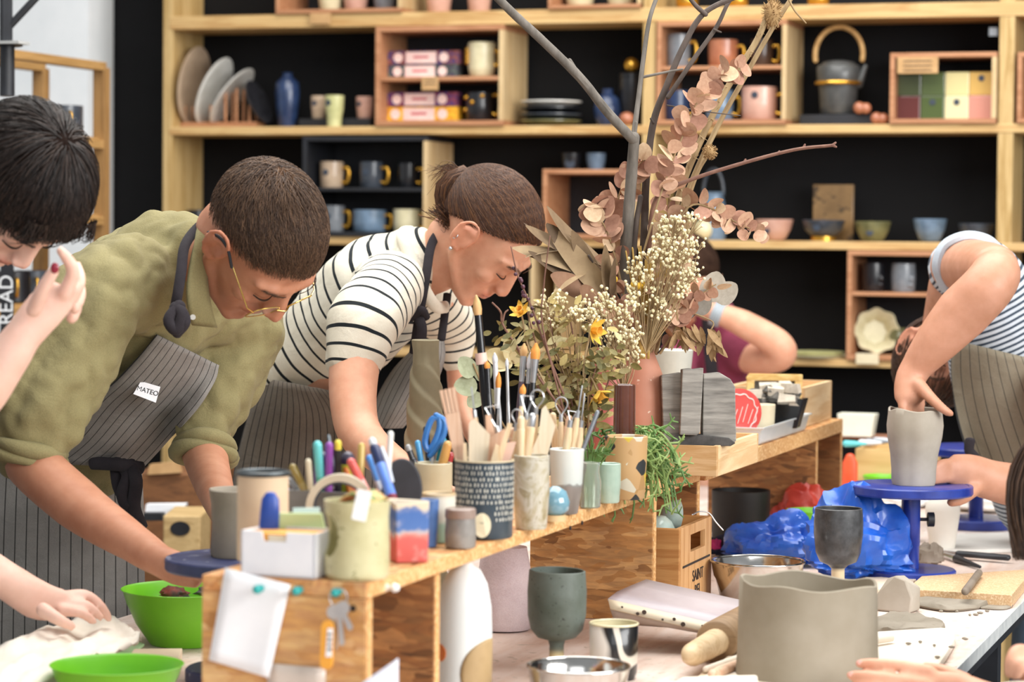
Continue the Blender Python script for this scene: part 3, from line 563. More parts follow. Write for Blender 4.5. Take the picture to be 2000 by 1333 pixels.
p = P(706, 988, dep(loc)-.075); R = np.stack([h_*cos(.2)-np.array([0, 0, 1])*sin(.2), nrm(np.cross([0, 0, 1], h_)), h_*sin(.2)+np.array([0, 0, 1])*cos(.2)], 1)
g = G(); g.box((0, 0, 0), (27*s, .0012, 58*s), R); solo('swing_tag', g, paper, 'blank white tag hanging over the rim of the luminary cup', 'tag', p, bev=.0005, smooth=0)
# sticky notes, glue, tin
def panel(name, label, cat, px, d, m, th=.004, group=None, parent=None):
    """flat piece facing the camera side: pixel corners at distance d"""
    q = np.array([P(x, y, d) for x, y in px]); g = G(); g.poly(q, nrm(np.cross(q[1]-q[0], q[2]-q[0]))*th*(1 if np.cross(q[1]-q[0], q[2]-q[0])@f_ > 0 else -1))
    return solo(name, g, m, label, cat, group=group, world=True, smooth=0) if parent is None else part(name, g, m, parent, True, 0)
panel('sticky_notes', 'pale green block of sticky notes standing behind the card box', 'notes', [(537, 1052), (640, 1058), (628, 1004), (533, 1003)], 3.1, pm('green_note', 'c3d9a0', 'cfe0b0', 10, .7), .012)
panel('sticky_note', 'pale blue-white note behind the green sticky notes', 'note', [(572, 1040), (626, 1043), (624, 992), (572, 993)], 3.12, pm('blue_note', 'cfe0e2', 'dbe9ea', 10, .7), .004)
g = G(); g.loft = None
A = [P(x, y, 3.1) for x, y in ((525, 1090), (525, 1040), (527, 1000), (528, 975), (528, 968))]; g.tube(A, np.array([21, 20, 19, 17, 12])*3.1/FPX, 20, b=np.array([11, 11, 11, 10, 7])*3.1/FPX, hemi=True, ref=f_); solo('correction_roller', g, pm('blue_plastic', '26469c', '2d52b0', 20, .35), 'blue rounded plastic dispenser standing behind the card box', 'dispenser', world=True)
tb = pm('tan_can', 'cbb193', 'd9c1a3', 10, .6)
loc, s = on(513, 1100, 98, ZBN); o = T('tin_can', 'tall tan can with a dark metal rim behind the card box', 'can', loc); g = G(); g.lathe(potprof([(49*s, 0), (50*s, .002), (50*s, 168*s)], .002), 44); part('body', g, tb, o, smooth=50)
g = G(); a = np.linspace(0, 2*pi, 49); g.tube(np.stack([cos_(a)*50*s, sin_(a)*50*s, 0*a+170*s], 1), 5*s, 8, hemi=False); part('rim', g, pm('dark_tin', '3a4146', '565d60', 20, .3, .7), o, label='dark metal rim')
# pen holder with pens
loc, s = on(655, 1078, 150, ZBN); o = T('pen_holder', 'grey box-shaped stoneware pen holder behind the tape roll', 'holder', loc, None, -.1); W, D, H = 165*s, .055, 112*s
gs = glaze('grey_stone', '77736f', '8b8782', 20, .5)
for a, b in (((-W/2, -D/2, 0), (W/2, D/2, .004)), ((-W/2, -D/2, .004), (W/2, -D/2+.004, H)), ((-W/2, D/2-.004, .004), (W/2, D/2, H)), ((-W/2, -D/2+.004, .004), (-W/2+.004, D/2-.004, H)), ((W/2-.004, -D/2+.004, .004), (W/2, D/2-.004, H))): g = G(); g.bx(a, b); part('wall', g, gs, o, smooth=0, bev=.001)
pl = lambda n, a, r=.35: pm('pen_'+n, a, None, 10, r, coat=.3)
dh = dep(loc)
PENS = [('gold-brown marker leaning left out of the pen holder', (572, 914), (622, 1010), 8, [('8f7a3a', .3, 'cap'), ('9c8a52', .7, 'barrel')]), ('fat sky blue pen leaning low to the left', (548, 954), (612, 1000), 9, [('3f7fd0', .5, 'cap'), ('4a86cf', .5, 'barrel')]),
 ('slim grey pen leaning left beside the blue one', (566, 938), (618, 1010), 5, [('8f9499', .4, 'cap'), ('b9b3ab', .6, 'barrel')]), ('cream flat stick at the left of the pens', (602, 902), (612, 1020), 6, [('ddd0b4', 1, 'stick')]),
 ('aqua marker at the back of the pen holder', (620, 870), (634, 1020), 9, [('69c9c9', .4, 'cap'), ('4fae9a', .6, 'barrel')]), ('purple felt pen beside the aqua marker', (643, 871), (640, 1020), 8, [('8c46a0', .4, 'cap'), ('a55bb8', .6, 'barrel')]),
 ('broad purple highlighter with a dark cap', (629, 897), (626, 1030), 15, [('3a3050', .07, 'cap'), ('7a4aa0', .93, 'barrel')]), ('black felt pen with a yellow end', (660, 866), (660, 1020), 7, [('e6d04a', .08, 'end_plug'), ('1c1c20', .4, 'cap'), ('22242a', .52, 'barrel')]),
 ('broad yellow-green highlighter with a dark cap', (679, 897), (676, 1020), 15, [('3a3548', .07, 'cap'), ('c3cc3c', .93, 'barrel')]), ('thin steel rod behind the pens', (642, 852), (668, 1010), 2.6, [('7f8b92', 1, 'rod')]), ('gold pen standing at the right of the pens', (706, 872), (700, 1020), 7, [('c9ac5c', .5, 'cap'), ('bfa050', .5, 'barrel')]),
 ('coral felt pen with a whitish cap leaning left', (641, 905), (700, 970), 9, [('c9c6c8', .3, 'cap'), ('ee6a60', .7, 'barrel')]), ('coral pink pen leaning over the tape roll', (686, 904), (735, 1000), 9, [('f06a64', .35, 'cap'), ('f2a69c', .65, 'barrel')]), ('light blue pen leaning toward the dark disc', (722, 896), (757, 985), 8, [('4e92e0', .45, 'cap'), ('c9dcf0', .55, 'barrel')]),
 ('white plastic stick at the far right of the pens', (763, 848), (752, 1010), 6, [('f0efe8', 1, 'stick')]), ('black slim pen behind the purple highlighter', (614, 880), (622, 1015), 6, [('24262c', .5, 'cap'), ('2c2f36', .5, 'barrel')]),
 ('orange felt pen between the coral pens', (676, 916), (690, 1000), 7, [('f0903c', 1, 'barrel')])]
for i, (l, a, b, r, sg) in enumerate(PENS): stickobj('pen', l, 'pen', a, b, dh-.02+.05*random.random()-.012, dh-.006+.02*random.random(), [(fr, r, pl(c, c), pn) for c, fr, pn in sg], 'pens in the pen holder')
o = stickobj('ballpoint_pen', 'big navy and blue clicker pen with a white clip, leaning across the pens', 'pen', (727, 862), (769, 985), dh-.05, dh-.1, [(.12, 8, pl('silver', 'd0d2d6'), 'clicker'), (.26, 11, pl('navy', '1f2c56'), 'upper_barrel'), (.5, 11, pl('blue', '5f86d8'), 'lower_barrel'), (.05, 11, pl('dred', '7a2a3a'), 'ring'), (.07, 9, pl('whitep', 'dfe8f5'), 'nose_cone')])
g = G(); g.tube([P(746, 876, dh-.09), P(757, 905, dh-.1), P(766, 940, dh-.1)], 3.5*dh/FPX, 8); part('clip', g, pl('whitep', 'dfe8f5'), o, True, base=o)
# tape roll
d = dh-.07; c = P(664, 992, d); g = G(); q = []; s = d/FPX
for r0, z0 in ((66, -.5), (66, .5), (52, .5), (52, -.5), (66, -.5)): q.append((r0*s, z0*.018))
a = np.arange(48)*2*pi/48; Rt = np.stack([h_, [0, 0, 1.], nrm(np.cross(h_, [0, 0, 1.]))], 1)
g.rings([(np.stack([cos_(a)*r, sin_(a)*r, 0*a+z], 1)@Rt.T) for r, z in q], cap=False); o = T('tape_roll', 'roll of beige masking tape standing on edge behind the luminary cup', 'tape', c); part('tape', g, pm('masking_tape', 'b9ad98', 'c9bea8', 40, .7), o, smooth=40)
g = G(); g.rings([(np.stack([cos_(a)*r, sin_(a)*r, 0*a+z], 1)@Rt.T) for r, z in ((51.8*s, -.0088), (51.8*s, .0088), (48*s, .0088), (48*s, -.0088), (51.8*s, -.0088))], cap=False); part('core', g, pm('dark_core', '2c3038', '3f454e', 20, .4), o, smooth=40, label='dark inner core')
# dark disc, red and blue cup etc.
d = 3.33; g = G(); a = np.linspace(0, 2*pi, 41)[:-1]; q = np.array([P(785+40*cos(t), 958-62*sin(t)*(1 if sin(t) > 0 else .8), d) for t in a]); g.poly(q, f_*.008); solo('kidney_rib', g, pm('black_rubber', '26262a', '303036', 30, .6), 'black oval rubber rib standing behind the red and blue cup', 'tool', world=True, bev=.002, smooth=30)
t = NT('red_blue_glaze', .5); co = t.coord(); sx = t.n('SeparateXYZ'); t.l(co, sx.inputs[0]); nz = t.noise(co, 40, 4); hh = t.math('ADD', sx.outputs[2], t.math('MULTIPLY', t.math('SUBTRACT', nz, .5), .03)); c = t.ramp(hh, [(.0, 'c9554c'), (.03, 'd0605a'), (.034, 'd9c9b5'), (.037, '4a6fae'), (.062, '3f66a8'), (.066, 'd6c7ae')]); t.col(t.mix(t.ramp(nz, [(.55, (0, 0, 0)), (.75, (.6, .6, .6))]), c, 'e8dcd0'))
loc, s = on(797, 1100, 62, ZBN); o = T('square_cup', 'hand-built square cup glazed blue above and red below', 'cup', loc, None, .6); g = G(); W = 33*s; H = 118*s
R = []
for k, z, w in ((0, 0, .96), (0, .5, 1), (0, 1, 1.02), (1, 1, .88), (1, .1, .86)):
    R.append(np.array([(sx_*W*w, sy_*W*w, z*H+(.003*((i % 2)-.5) if z == 1 else 0)) for i, (sx_, sy_) in enumerate(((-1, -1), (1, -1), (1, 1), (-1, 1)))]))
g.rings(R); part('body', g, t.m, o, bev=.003, smooth=60)
pot('small_cup', 'small blue cup partly hidden behind the red and blue cup', 'cup', 836, 1070, ZBN, [(16, 0), (18, 3), (20, 50), (21, 92)], glaze('blue_glaze', '3a5a8f', '5779b0', 20, .3))
t = NT('celadon_white', .3); sx = t.n('SeparateXYZ'); t.l(t.coord(), sx.inputs[0]); t.col(t.ramp(sx.outputs[2], [(0, '8fae9c'), (.0255, '9fb9a8'), (.028, 'd9d4c6'), (.058, 'dcd7ca'), (.061, 'c2a67c')]))
pot('tea_cup', 'off-white cup with celadon lower half and tan lip, beside the grey jar', 'cup', 856, 1062, ZBN, [(20, 0), (23, 3), (26, 40), (33, 62), (34, 96)], t.m, 4)
loc, s = on(899, 1074, 62, ZBN); gj = glaze('grey_jar', '77736e', '94908a', 24, .35, ('4c4440', 60, .68)); o = T('lidded_pot', 'little grey stoneware jar with a brownish lid', 'jar', loc); g = G(); g.lathe(potprof([(27*s, 0), (30*s, 3*s), (31*s, 30*s), (29*s, 58*s)], 3*s), 36); part('body', g, gj, o, smooth=50); g = G(); g.lathe([(.0005, 58.5*s), (30*s, 58.5*s), (31*s, 62*s), (30*s, 76*s), (27*s, 78*s), (.0005, 77*s)], 36); part('lid', g, glaze('brown_grey_lid', '8a7468', '9c8a80', 30, .35), o, smooth=50)
loc, s = on(941, 1052, 20, ZBN); o = T('clay_pomegranate', 'small orange clay pomegranate between the grey jar and the dashed cup', 'ornament', loc); g = G(); g.lathe([(.0005, 4*s), (9*s, 4*s), (15*s, 14*s), (15*s, 24*s), (9*s, 33*s), (.0005, 35*s)], 20); part('fruit', g, glaze('coral_clay', 'c9694c', 'd98468', 30, .4), o, smooth=60); g = G(); g.lathe([(.0005, 0), (7*s, 0), (8*s, 5*s), (.0005, 5*s)], 14); part('dark_foot', g, blk, o); g = G(); g.lathe([(.0005, 34*s), (3*s, 34*s), (5*s, 39*s), (.0005, 37*s)], 10); part('crown', g, glaze('coral_clay', 'c9694c'), o)
# dashed cup
loc, s = on(945, 1056, 112, ZBN); o = T('dashed_cup', 'large dark slate tool cup covered with rows of small white dashes', 'cup', loc); dash = glaze('slate_blue', '26343f', '32424e', 30, .4)
g = G(); g.lathe(potprof([(53*s, 0), (56*s, 3*s), (57*s, 75*s), (58*s, 150*s)], 4*s), 56); part('body', g, dash, o, smooth=50)
g = G(); a = np.linspace(0, 2*pi, 57); g.tube(np.stack([cos_(a)*56.5*s, sin_(a)*56.5*s, 0*a+150.5*s], 1), 2.2*s, 6, hemi=False); part('rim', g, pm('tan_rim', 'b9a988', 'c9bb9c', 30, .5), o, label='unglazed tan rim')
g = G()
for row in range(10):
    z0 = 36+row*11.2; zz = z0+(0)
    for k in range(48):
        a = (k+.5*(row % 2)+.22*random.uniform(-1, 1))*2*pi/48
        if zz < 62 and abs(((a-4.98+pi) % (2*pi))-pi) < .42: continue
        r = 57.9; w = .0085*random.uniform(.8, 1.2)*2.6; hgt = random.uniform(5.5, 8)
        q = [(cos(a+w*e)*r*s, sin(a+w*e)*r*s, (zz+hgt*v)*s) for e, v in ((-1, 0), (1, 0), (1.1, 1), (-.9, 1))]; q2 = [(x*.985, y*.985, z) for x, y, z in q]
        g.add(q+q2, [(0, 1, 2, 3), (7, 6, 5, 4), (0, 4, 5, 1), (2, 6, 7, 3), (1, 5, 6, 2), (3, 7, 4, 0)])
part('white_dashes', g, pm('white_slip', 'c3c1b4', 'd4d2c6', 30, .6), o, smooth=0, kind='stuff')
g = G(); aa = 4.98; ctr = np.array([cos(aa), sin(aa), 0]); tx = np.array([-sin(aa), cos(aa), 0]); q = np.array([ctr*58.6*s+(tx*17*cos(t)+np.array([0, 0, 1])*(29+24*sin(t)))*s-ctr*(1-cos(.29*cos(t)))*57*s for t in np.linspace(0, 2*pi, 29)[:-1]]); g.poly(q, ctr*.0008); part('bird_badge', g, pm('cream_slip', 'ddd3b0', 'e8dfc2', 40, .6), o, smooth=0, label='cream oval bird badge')
g = G(); g.poly(np.array([ctr*59.4*s+(tx*x+np.array([0, 0, 1])*y)*s for x, y in ((-5, 36), (0, 32), (5, 36), (0, 34))]), ctr*.0006); part('beak_mark', g, pm('grey_mark', '8c8672', None, 10, .6), o, smooth=0)
marb = NT('marbled_glaze', .3); co = marb.coord(); n = marb.noise(co, 26, 5, .6, 1.6); marb.col(marb.ramp(n, [(.25, '8f7f56'), (.42, 'b0a68c'), (.55, 'c5c0b2'), (.62, '9c9070'), (.75, 'd4d1c8')])); marb.b.inputs['Coat Weight'].default_value = .4
pot('marbled_cup', 'beige and ochre marbled tool cup beside the dashed cup', 'cup', 1037, 1036, ZBN, [(29, 0), (31, 3), (36, 70), (35, 143)], marb.m, 4)
t = NT('pale_over_grey', .35); sx = t.n('SeparateXYZ'); co = t.coord(); t.l(co, sx.inputs[0]); wv = t.math('ADD', sx.outputs[2], t.math('MULTIPLY', t.math('SUBTRACT', t.noise(co, 45, 2), .5), .03)); t.col(t.ramp(wv, [(.0, '6f6762'), (.036, '857c76'), (.038, '4a3c34'), (.041, 'c4cac6'), (.1, 'd5d8d2')])); t.b.inputs['Coat Weight'].default_value = .3
pot('two_tone_cup', 'pale grey tool cup with a bare dark grey foot', 'cup', 1106, 1006, ZBN, [(21, 0), (23, 3), (31, 60), (34, 126)], t.m, 4)
loc, s = on(1084, 1020, 40, ZBN); o = T('bud_vase', 'glossy blue round bud vase on a tan foot', 'vase', loc); g = G(); g.lathe(potprof([(17*s, 12*s), (27*s, 22*s), (29*s, 38*s), (22*s, 58*s), (9*s, 66*s)], 3*s, .004), 36); part('body', g, glaze('sky_glaze', '5f8a9c', '7ba3b3', 20, .12, ('b5c9cf', 50, .66), .8), o, smooth=60); g = G(); g.lathe([(.0005, 0), (22*s, 0), (22*s, 12*s), (.0005, 12.5*s)], 28); part('foot', g, pm('tan_clay', 'c7a878', 'd4b98c', 30, .7), o, smooth=50)
pot('utensil_cup', 'cream ribbed cup holding the blue-handled scissors', 'cup', 846, 1012, ZBN, [(32, 0), (34, 3), (37, 50), (37, 104)], glaze('cream_ribbed', 'bfb698', 'd0c8ac', 12, .3), 3)
glassm = NT('clear_glass', .05); glassm.b.inputs['Transmission Weight'].default_value = .9; glassm.b.inputs['IOR'].default_value = 1.45; glassm.col('eef4ee'); glassm = glassm.m
pot('glass_jar', 'small clear glass jar with water and green shoots', 'jar', 1152, 994, ZBN, [(18, 0), (21, 3), (22, 50), (18, 70), (19, 88)], glassm, 2)
pot('celadon_beaker', 'translucent celadon beaker right of the glass jar', 'beaker', 1188, 984, ZBN, [(20, 0), (22, 3), (24, 40), (24, 76)], glaze('celadon', '9db4a4', 'b3c6b6', 20, .15), 3)
t = NT('painted_pot', .5); v = t.n('TexVoronoi'); t.l(t.coord(), v.inputs['Vector']); v.inputs['Scale'].default_value = 60; sp = t.n('SeparateColor'); t.l(v.outputs['Color'], sp.inputs[0]); t.col(t.ramp(sp.outputs[0], [(.0, 'c09a6a'), (.6, 'cfc8b4'), (.72, 'cdb040'), (.82, '2a2e30'), (.9, 'b08a58')])); [setattr(e, 'position', e.position) for e in ()]
for nd in t.t.nodes:
    if nd.type == 'VALTORGB': nd.color_ramp.interpolation = 'CONSTANT'
pot('planter', 'tan planter painted with yellow, black and white patches, holding the green succulent', 'planter', 1222, 978, ZBN, [(34, 0), (37, 3), (40, 60), (42, 122)], t.m, 4)
brn = glaze('chocolate_glaze', '4c2a20', '643a2c', 16, .15, None, .7)
pot('brown_bottle', 'dark glossy brown beaker holding dry stalks', 'beaker', 1218, 968, ZBN, [(20, 0), (22, 4), (22, 80), (21, 214)], brn, 3)
terra = pm('terracotta', 'c08268', 'ce947c', 8, .6, bump=.05, speck=('e6c9b5', 90, .72)); pinkt = pm('pink_terracotta', 'b5635c', 'c8756a', 10, .55)
vase_o = pot('terracotta_vase', 'tall terracotta vase with a narrow neck holding the branches', 'vase', 1250, 932, ZBN, [(46, 0), (50, 4), (52, 130), (51, 160), (47, 180), (40, 202), (28, 232), (22, 250), (22, 260)], terra, 3)
pot('rose_vase', 'rose pink vase behind the brown beaker', 'vase', 1186, 936, ZBN, [(36, 0), (38, 4), (41, 120), (38, 180), (26, 225), (22, 244), (24, 252)], pinkt, 4)
p2 = PZ(1312, 888, ZB2); pot('grey_planter', 'pale grey tapered pot behind the terracotta vase', 'pot', 1312, 866, ZB2, [(26, 0), (28, 3), (33, 110), (40, 180)], glaze('chalk_grey', 'a9aba2', 'bcbeb4', 14, .6), 4)
# tools in cups ------------------------------------------------------
wl = wood('tool_wood', 'd8b88c', 'e8d2b0', 'Z', 20, .6); wl2 = wood('tool_wood_rosy', 'd0a688', 'e2c2a8', 'Z', 20, .6); steel = pm('brushed_steel', 'b9bcc0', 'd0d2d4', 30, .28, .9); blkpaint = pm('gloss_black', '101014', '18181c', 10, .2)
def blade(label, px, d, m, th=.005, name='wood_rib', cat='tool', group='wooden tools in cups'): return panel(name, label, cat, px, d, m, th, group)
dc = dep(PZ(945, 1050, ZBN)); d1 = dep(PZ(1037, 1030, ZBN)); d2 = dep(PZ(1106, 1000, ZBN)); d0_ = dep(PZ(846, 1006, ZBN))
o = T('wooden_comb', 'tall wooden comb tool with slots, leaning left in the dashed cup', 'tool', P(900, 930, dc), 'wooden tools in cups')
q0, q1, q2, q3 = np.array((858, 764)), np.array((890, 756)), np.array((914, 915)), np.array((892, 915))
body = lambda a, b, c, e: [P(*q, dc-.006) for q in (a, b, c, e)]
lerp = lambda a, b, t: a+(b-a)*t
g = G(); g.poly(np.array(body(lerp(q0, q3, .3), lerp(q1, q2, .3), q2, q3)), f_*.006); part('blade', g, wl2, o, True, 0)
for k in range(4):
    a, b = k/4+.015, (k+1)/4-.035; g = G(); g.poly(np.array([P(*q, dc-.006) for q in (lerp(q0, q1, a), lerp(q0, q1, b), lerp(lerp(q0, q3, .31), lerp(q1, q2, .31), b), lerp(lerp(q0, q3, .31), lerp(q1, q2, .31), a))]), f_*.006); part('tooth', g, wl2, o, True, 0)
blade('broad pale wooden rib with an angled tip in the dashed cup', [(916, 828), (926, 818), (957, 850), (950, 920), (915, 920)], dc-.012, wood('rib_pale', 'd9c6a8', 'e6d8c0', 'Z', 16), .005)
blade('rosy wooden rib behind the broad pale one', [(944, 862), (985, 838), (990, 850), (962, 915), (940, 910)], dc+.006, wl2, .005)
blade('slim light wooden knife in the dashed cup', [(992, 826), (1001, 829), (975, 920), (962, 920)], dc-.016, wl, .007, 'wooden_knife')
blade('short light wooden knife in front of the slim one', [(968, 868), (976, 872), (968, 920), (953, 920)], dc-.024, wl, .006, 'wooden_knife')
blade('pink-toned square wooden stick at the right of the dashed cup', [(990, 866), (1008, 864), (990, 920), (975, 920)], dc-.008, pm('pink_wood', 'd5ad9a', 'e0bcaa', 20, .6), .008, 'wooden_stick')
blade('small wooden spatula at the left of the dashed cup', [(881, 872), (898, 863), (905, 880), (909, 915), (896, 915)], dc-.002, wl2, .005, 'wooden_spatula')
blade('thin upright wooden stick at the left of the dashed cup', [(905, 866), (911, 866), (914, 916), (905, 916)], dc-.018, wl, .005, 'wooden_stick')
blade('large pale wooden paddle standing in the marbled cup', [(1058, 800), (1066, 792), (1085, 833), (1068, 895), (1032, 895), (1052, 850)], d1-.004, wood('rib_pale', 'd9c6a8', 'e6d8c0', 'Z', 16), .006, 'wooden_paddle')
blade('blunt brown wooden tool in the dashed cup', [(948, 812), (958, 810), (968, 850), (966, 900), (952, 900)], dc+.016, wl2, .008, 'wooden_stick')
def loop(label, tip, base, d, hw=11, hl=34, shape='round', hr=6, m=None, kind='loop_tool', hlen=None):
    """wire loop tool: handle (wood) from base upward, wire loop at the tip"""
    a, b = np.array(tip, float), np.array(base, float); L = np.linalg.norm(b-a); dr = (b-a)/L; n_ = np.array([-dr[1], dr[0]]); e = a+dr*hl; o = T(kind, label, 'tool', P(*base, d), 'trimming tools in cups'); s = d/FPX
    if shape == 'round': q = [e-n_*2]+[a+dr*(hw*1.1)+(-dr*cos(t)*hw*1.1+n_*sin(t)*hw)*1 for t in np.linspace(-2.3, 2.3, 13)]+[e+n_*2]
    elif shape == 'tri': q = [e-n_*2, a+dr*4-n_*hw, a+dr*4+n_*hw, e+n_*2]
    else: q = [e, a]
    g = G(); g.tube([P(*k, d) for k in q], 1.5*s, 6); part('wire', g, steel, o, True)
    e2 = e+dr*16; g = G(); g.tube([P(*e, d), P(*e2, d)], hr*.75*s, 10, hemi=False); part('ferrule', g, steel, o, True)
    g = G(); g.tube([P(*e2, d), P(*lerp(e2, b, .4), d), P(*b, d)], [hr*.8*s, hr*1.15*s, hr*s], 10); part('handle', g, m or wl, o, True)
loop('wire loop tool with a round ring, right of the brushes', (1097, 776), (1094, 890), d2, 12, 34); loop('needle-thin metal modelling tool leaning right', (1137, 755), (1116, 890), d2-.01, 4, 48, 'pin', 6); loop('wooden-handled loop tool left of the needle tool', (1118, 800), (1104, 890), d2-.02, 8, 22, 'tri', 7)
loop('pin tool with a pale handle at the right of the pale grey cup', (1142, 770), (1127, 890), d2+.01, 4, 52, 'pin', 7); loop('twin wire loop tool crossing the marbled cup', (1030, 770), (1024, 900), d1, 12, 36, 'tri'); loop('round wire loop tool above the pale paddle', (1050, 762), (1040, 900), d1+.012, 13, 34); loop('triangular wire loop tool left of the brushes', (960, 790), (985, 900), dc+.02, 14, 44, 'tri')
loop('small hooked steel pick standing left of the tall brush', (921, 758), (938, 900), dc+.03, 3, 44, 'pin', 6); loop('curved wire cutter with a short wooden grip', (1010, 800), (1004, 905), d1-.01, 10, 28)
stickobj('steel_rod', 'grey metal tube leaning right out of the pale grey cup', 'tool', (1167, 806), (1130, 900), d2-.015, d2-.02, [(1, 4.5, pm('dull_steel', '73787e', '8a8e93', 30, .4, .6), 'rod')])
for l, a, b, r, m, dd in (('round wooden dowel in the marbled cup', (1018, 820), (1016, 905), 8, wl, d1-.02), ('silver-tipped wooden handle in the marbled cup', (1040, 815), (1026, 905), 9, wl, d1-.016), ('rosy wooden handle in the pale grey cup', (1112, 818), (1098, 895), 7, wl2, d2), ('pale dowel in the pale grey cup', (1080, 812), (1086, 895), 7, wl, d2+.015), ('short dowel between the marbled and dashed cups', (1000, 842), (1008, 905), 8, wl2, d1+.01)):
    stickobj('modelling_stick', l, 'tool', a, b, dd, dd, [(.25, r*.9, steel if 'silver' in l else m, 'tip'), (.75, r, m, 'handle')], 'wooden tools in cups')
# brushes in a jar behind
brush_jar = pot('brush_jar', 'dark jar half hidden behind the tool cups, full of paint brushes', 'jar', 1012, 985, ZBN, [(36, 0), (40, 3), (44, 60), (44, 118)], glaze('jar_dark', '4a4642', '5c5852', 20, .4), 3)
db = dep(np.array(brush_jar.location)); ginger = pm('ginger_bristle', 'd88a3a', 'e8a050', 200, .7, stretch=(1, 1, .1)); tanb = pm('tan_bristle', 'c79a62', 'd8b07c', 200, .7, stretch=(1, 1, .1)); whiteb = pm('white_ferrule', 'd8dbe0', 'e8eaee', 30, .3, .3)
def brush(label, tip, base, segs, bm, bl, br, d, handle=blkpaint, hr=6, fer=steel):
    a, b = np.array(tip, float), np.array(base, float); L = np.linalg.norm(b-a); dr = (b-a)/L; s = d/FPX; o = T('paint_brush', label, 'brush', P(*base, d), 'brushes standing in the jar')
    Q = lambda t: P(*(a+dr*t), d)
    g = G(); g.tube([Q(1), Q(bl*.35), Q(bl*.7), Q(bl)], np.array([br*.3, br*.85, br, br*.85])*s, 12); part('bristles', g, bm, o, True)
    g = G(); g.tube([Q(bl), Q(bl+segs)], [br*.85*s, hr*.9*s], 12, hemi=False); part('ferrule', g, fer, o, True)
    g = G(); g.tube([Q(bl+segs), Q(bl+segs+(L-bl-segs)*.35), Q(L)], np.array([hr*.9, hr*1.15, hr*.6])*s, 10); part('handle', g, handle, o, True)
brush('tall black brush with a wide tan point, highest of the brushes', (930, 578), (960, 900), 75, tanb, 38, 9, db-.02, blkpaint, 9, blkpaint)
g = G(); g.tube([P(938.5, 690, db-.02), P(941.5, 712, db-.02)], np.array([11.5, 12])*db/FPX, 12, hemi=False); solo('brush_band', g, pm('pink_band', 'd8b5a8', 'e0c2b6', 20, .5), 'pale pink band around the tall black brush', 'band', world=True)
brush('round ginger brush standing right of centre', (1047, 672), (1030, 900), 46, ginger, 30, 10, db, blkpaint); brush('slim ginger-tipped brush in the middle', (974, 728), (968, 900), 40, ginger, 30, 6, db-.01, blkpaint, 5, whiteb); brush('white-ferruled brush with a flat pale head', (966, 690), (978, 900), 60, whiteb, 20, 6, db+.01, whiteb, 6, whiteb)
brush('tan flat brush behind the ginger one', (1024, 672), (1008, 900), 50, tanb, 24, 8, db+.02, pm('violet_handle', '4c3a46', '5c4a56', 20, .3), 6); brush('white bristle brush standing in the centre', (1036, 690), (1018, 900), 30, whiteb, 30, 6, db+.01, blkpaint, 5); brush('black brush with an orange dot beside the tall one', (951, 706), (960, 900), 50, ginger, 14, 6, db-.03, blkpaint, 7, blkpaint)
brush('short orange-tipped brush at the right of the jar', (1022, 752), (1010, 900), 24, ginger, 18, 7, db-.02, wl, 5); brush('thin silver brush at the back of the jar', (990, 700), (996, 900), 70, whiteb, 16, 4, db+.02, steel, 4)
# scissors cup contents
bluep = pm('blue_grip', '2f6ab0', '4182c8', 20, .35)
o = T('scissors', 'blue and black handled scissors standing in the ribbed cup', 'scissors', P(838, 900, d0_))
for pts in ([(858, 815), (842, 822), (830, 860), (836, 880), (848, 866), (858, 838), (858, 815)], [(852, 812), (868, 824), (866, 850), (852, 876), (840, 890)]):
    g = G(); g.tube(crom([P(x, y, d0_-.004) for x, y in pts], 4), 6*d0_/FPX, 8); part('finger_loop', g, bluep, o, True)
g = G(); g.tube([P(846, 880, d0_), P(838, 960, d0_)], [7*d0_/FPX, 3*d0_/FPX], 8); part('blades', g, steel, o, True)
for l, a, b, r, segs, dd in (('black pen with a white end beside the scissors', (797, 874), (828, 960), 6, [(.08, '9a9a9a', 'end_plug'), (.92, '1c1d22', 'barrel')], d0_-.012), ('light blue pen leaning left in the ribbed cup', (816, 866), (832, 960), 6, [(.4, '4a9ad0', 'cap'), (.6, '5aa8d8', 'barrel')], d0_-.004), ('short black marker in the ribbed cup', (808, 900), (832, 965), 6, [(1, '22242a', 'barrel')], d0_-.02), ('teal flat brush handle in the ribbed cup', (866, 862), (846, 960), 7, [(1, '1f8a98', 'handle')], d0_+.004), ('ochre wooden handle in the ribbed cup', (874, 870), (850, 960), 9, [(1, 'cf9a52', 'handle')], d0_-.014), ('red-tipped tool in the ribbed cup', (880, 890), (860, 965), 7, [(.4, 'a02c30', 'tip'), (.6, '8a2a2c', 'handle')], d0_), ('black shears handle behind the scissors', (832, 838), (842, 960), 6, [(1, '26272c', 'handle')], d0_+.012)):
    stickobj('desk_tool', l, 'tool', a, b, dd, dd, [(fr, r, pl(c, c), pn) for fr, c, pn in segs], 'pens and tools in the ribbed cup')
# pins, paper, keys on the bench end
yp = Y0-.0012
def PP(x, y, off=0): return PY(x, y, Y0-.0012-off)
g = G(); gr = []
for i in range(9):
    v = i/8; gr.append([PP(*lerp(lerp(np.array((440., 1110)), np.array((408., 1290)), v), lerp(np.array((567., 1143)), np.array((525., 1325)), v), k/6), .0015+.008*v*v+.003*sin(k*.9+v*2)*v) for k in range(7)])
g.sheet(gr); solo('paper_sheet', g, paper, 'blank white sheet pinned to the end of the bench shelf', 'paper', world=True, sol=.0006, smooth=180)
g = G(); gr = [[PP(lerp(522, 636, k/5), lerp(1296+2*k, 1420, i/5), .0015+.002*sin(k*1.7+i)) for k in range(6)] for i in range(6)]
g.sheet(gr); o = solo('plastic_pouch', g, pm('milky_plastic', 'cdbfb2', 'd9cdc2', 10, .3), 'milky plastic pouch low on the bench end, beneath the keys', 'pouch', world=True, sol=.0006, smooth=180)
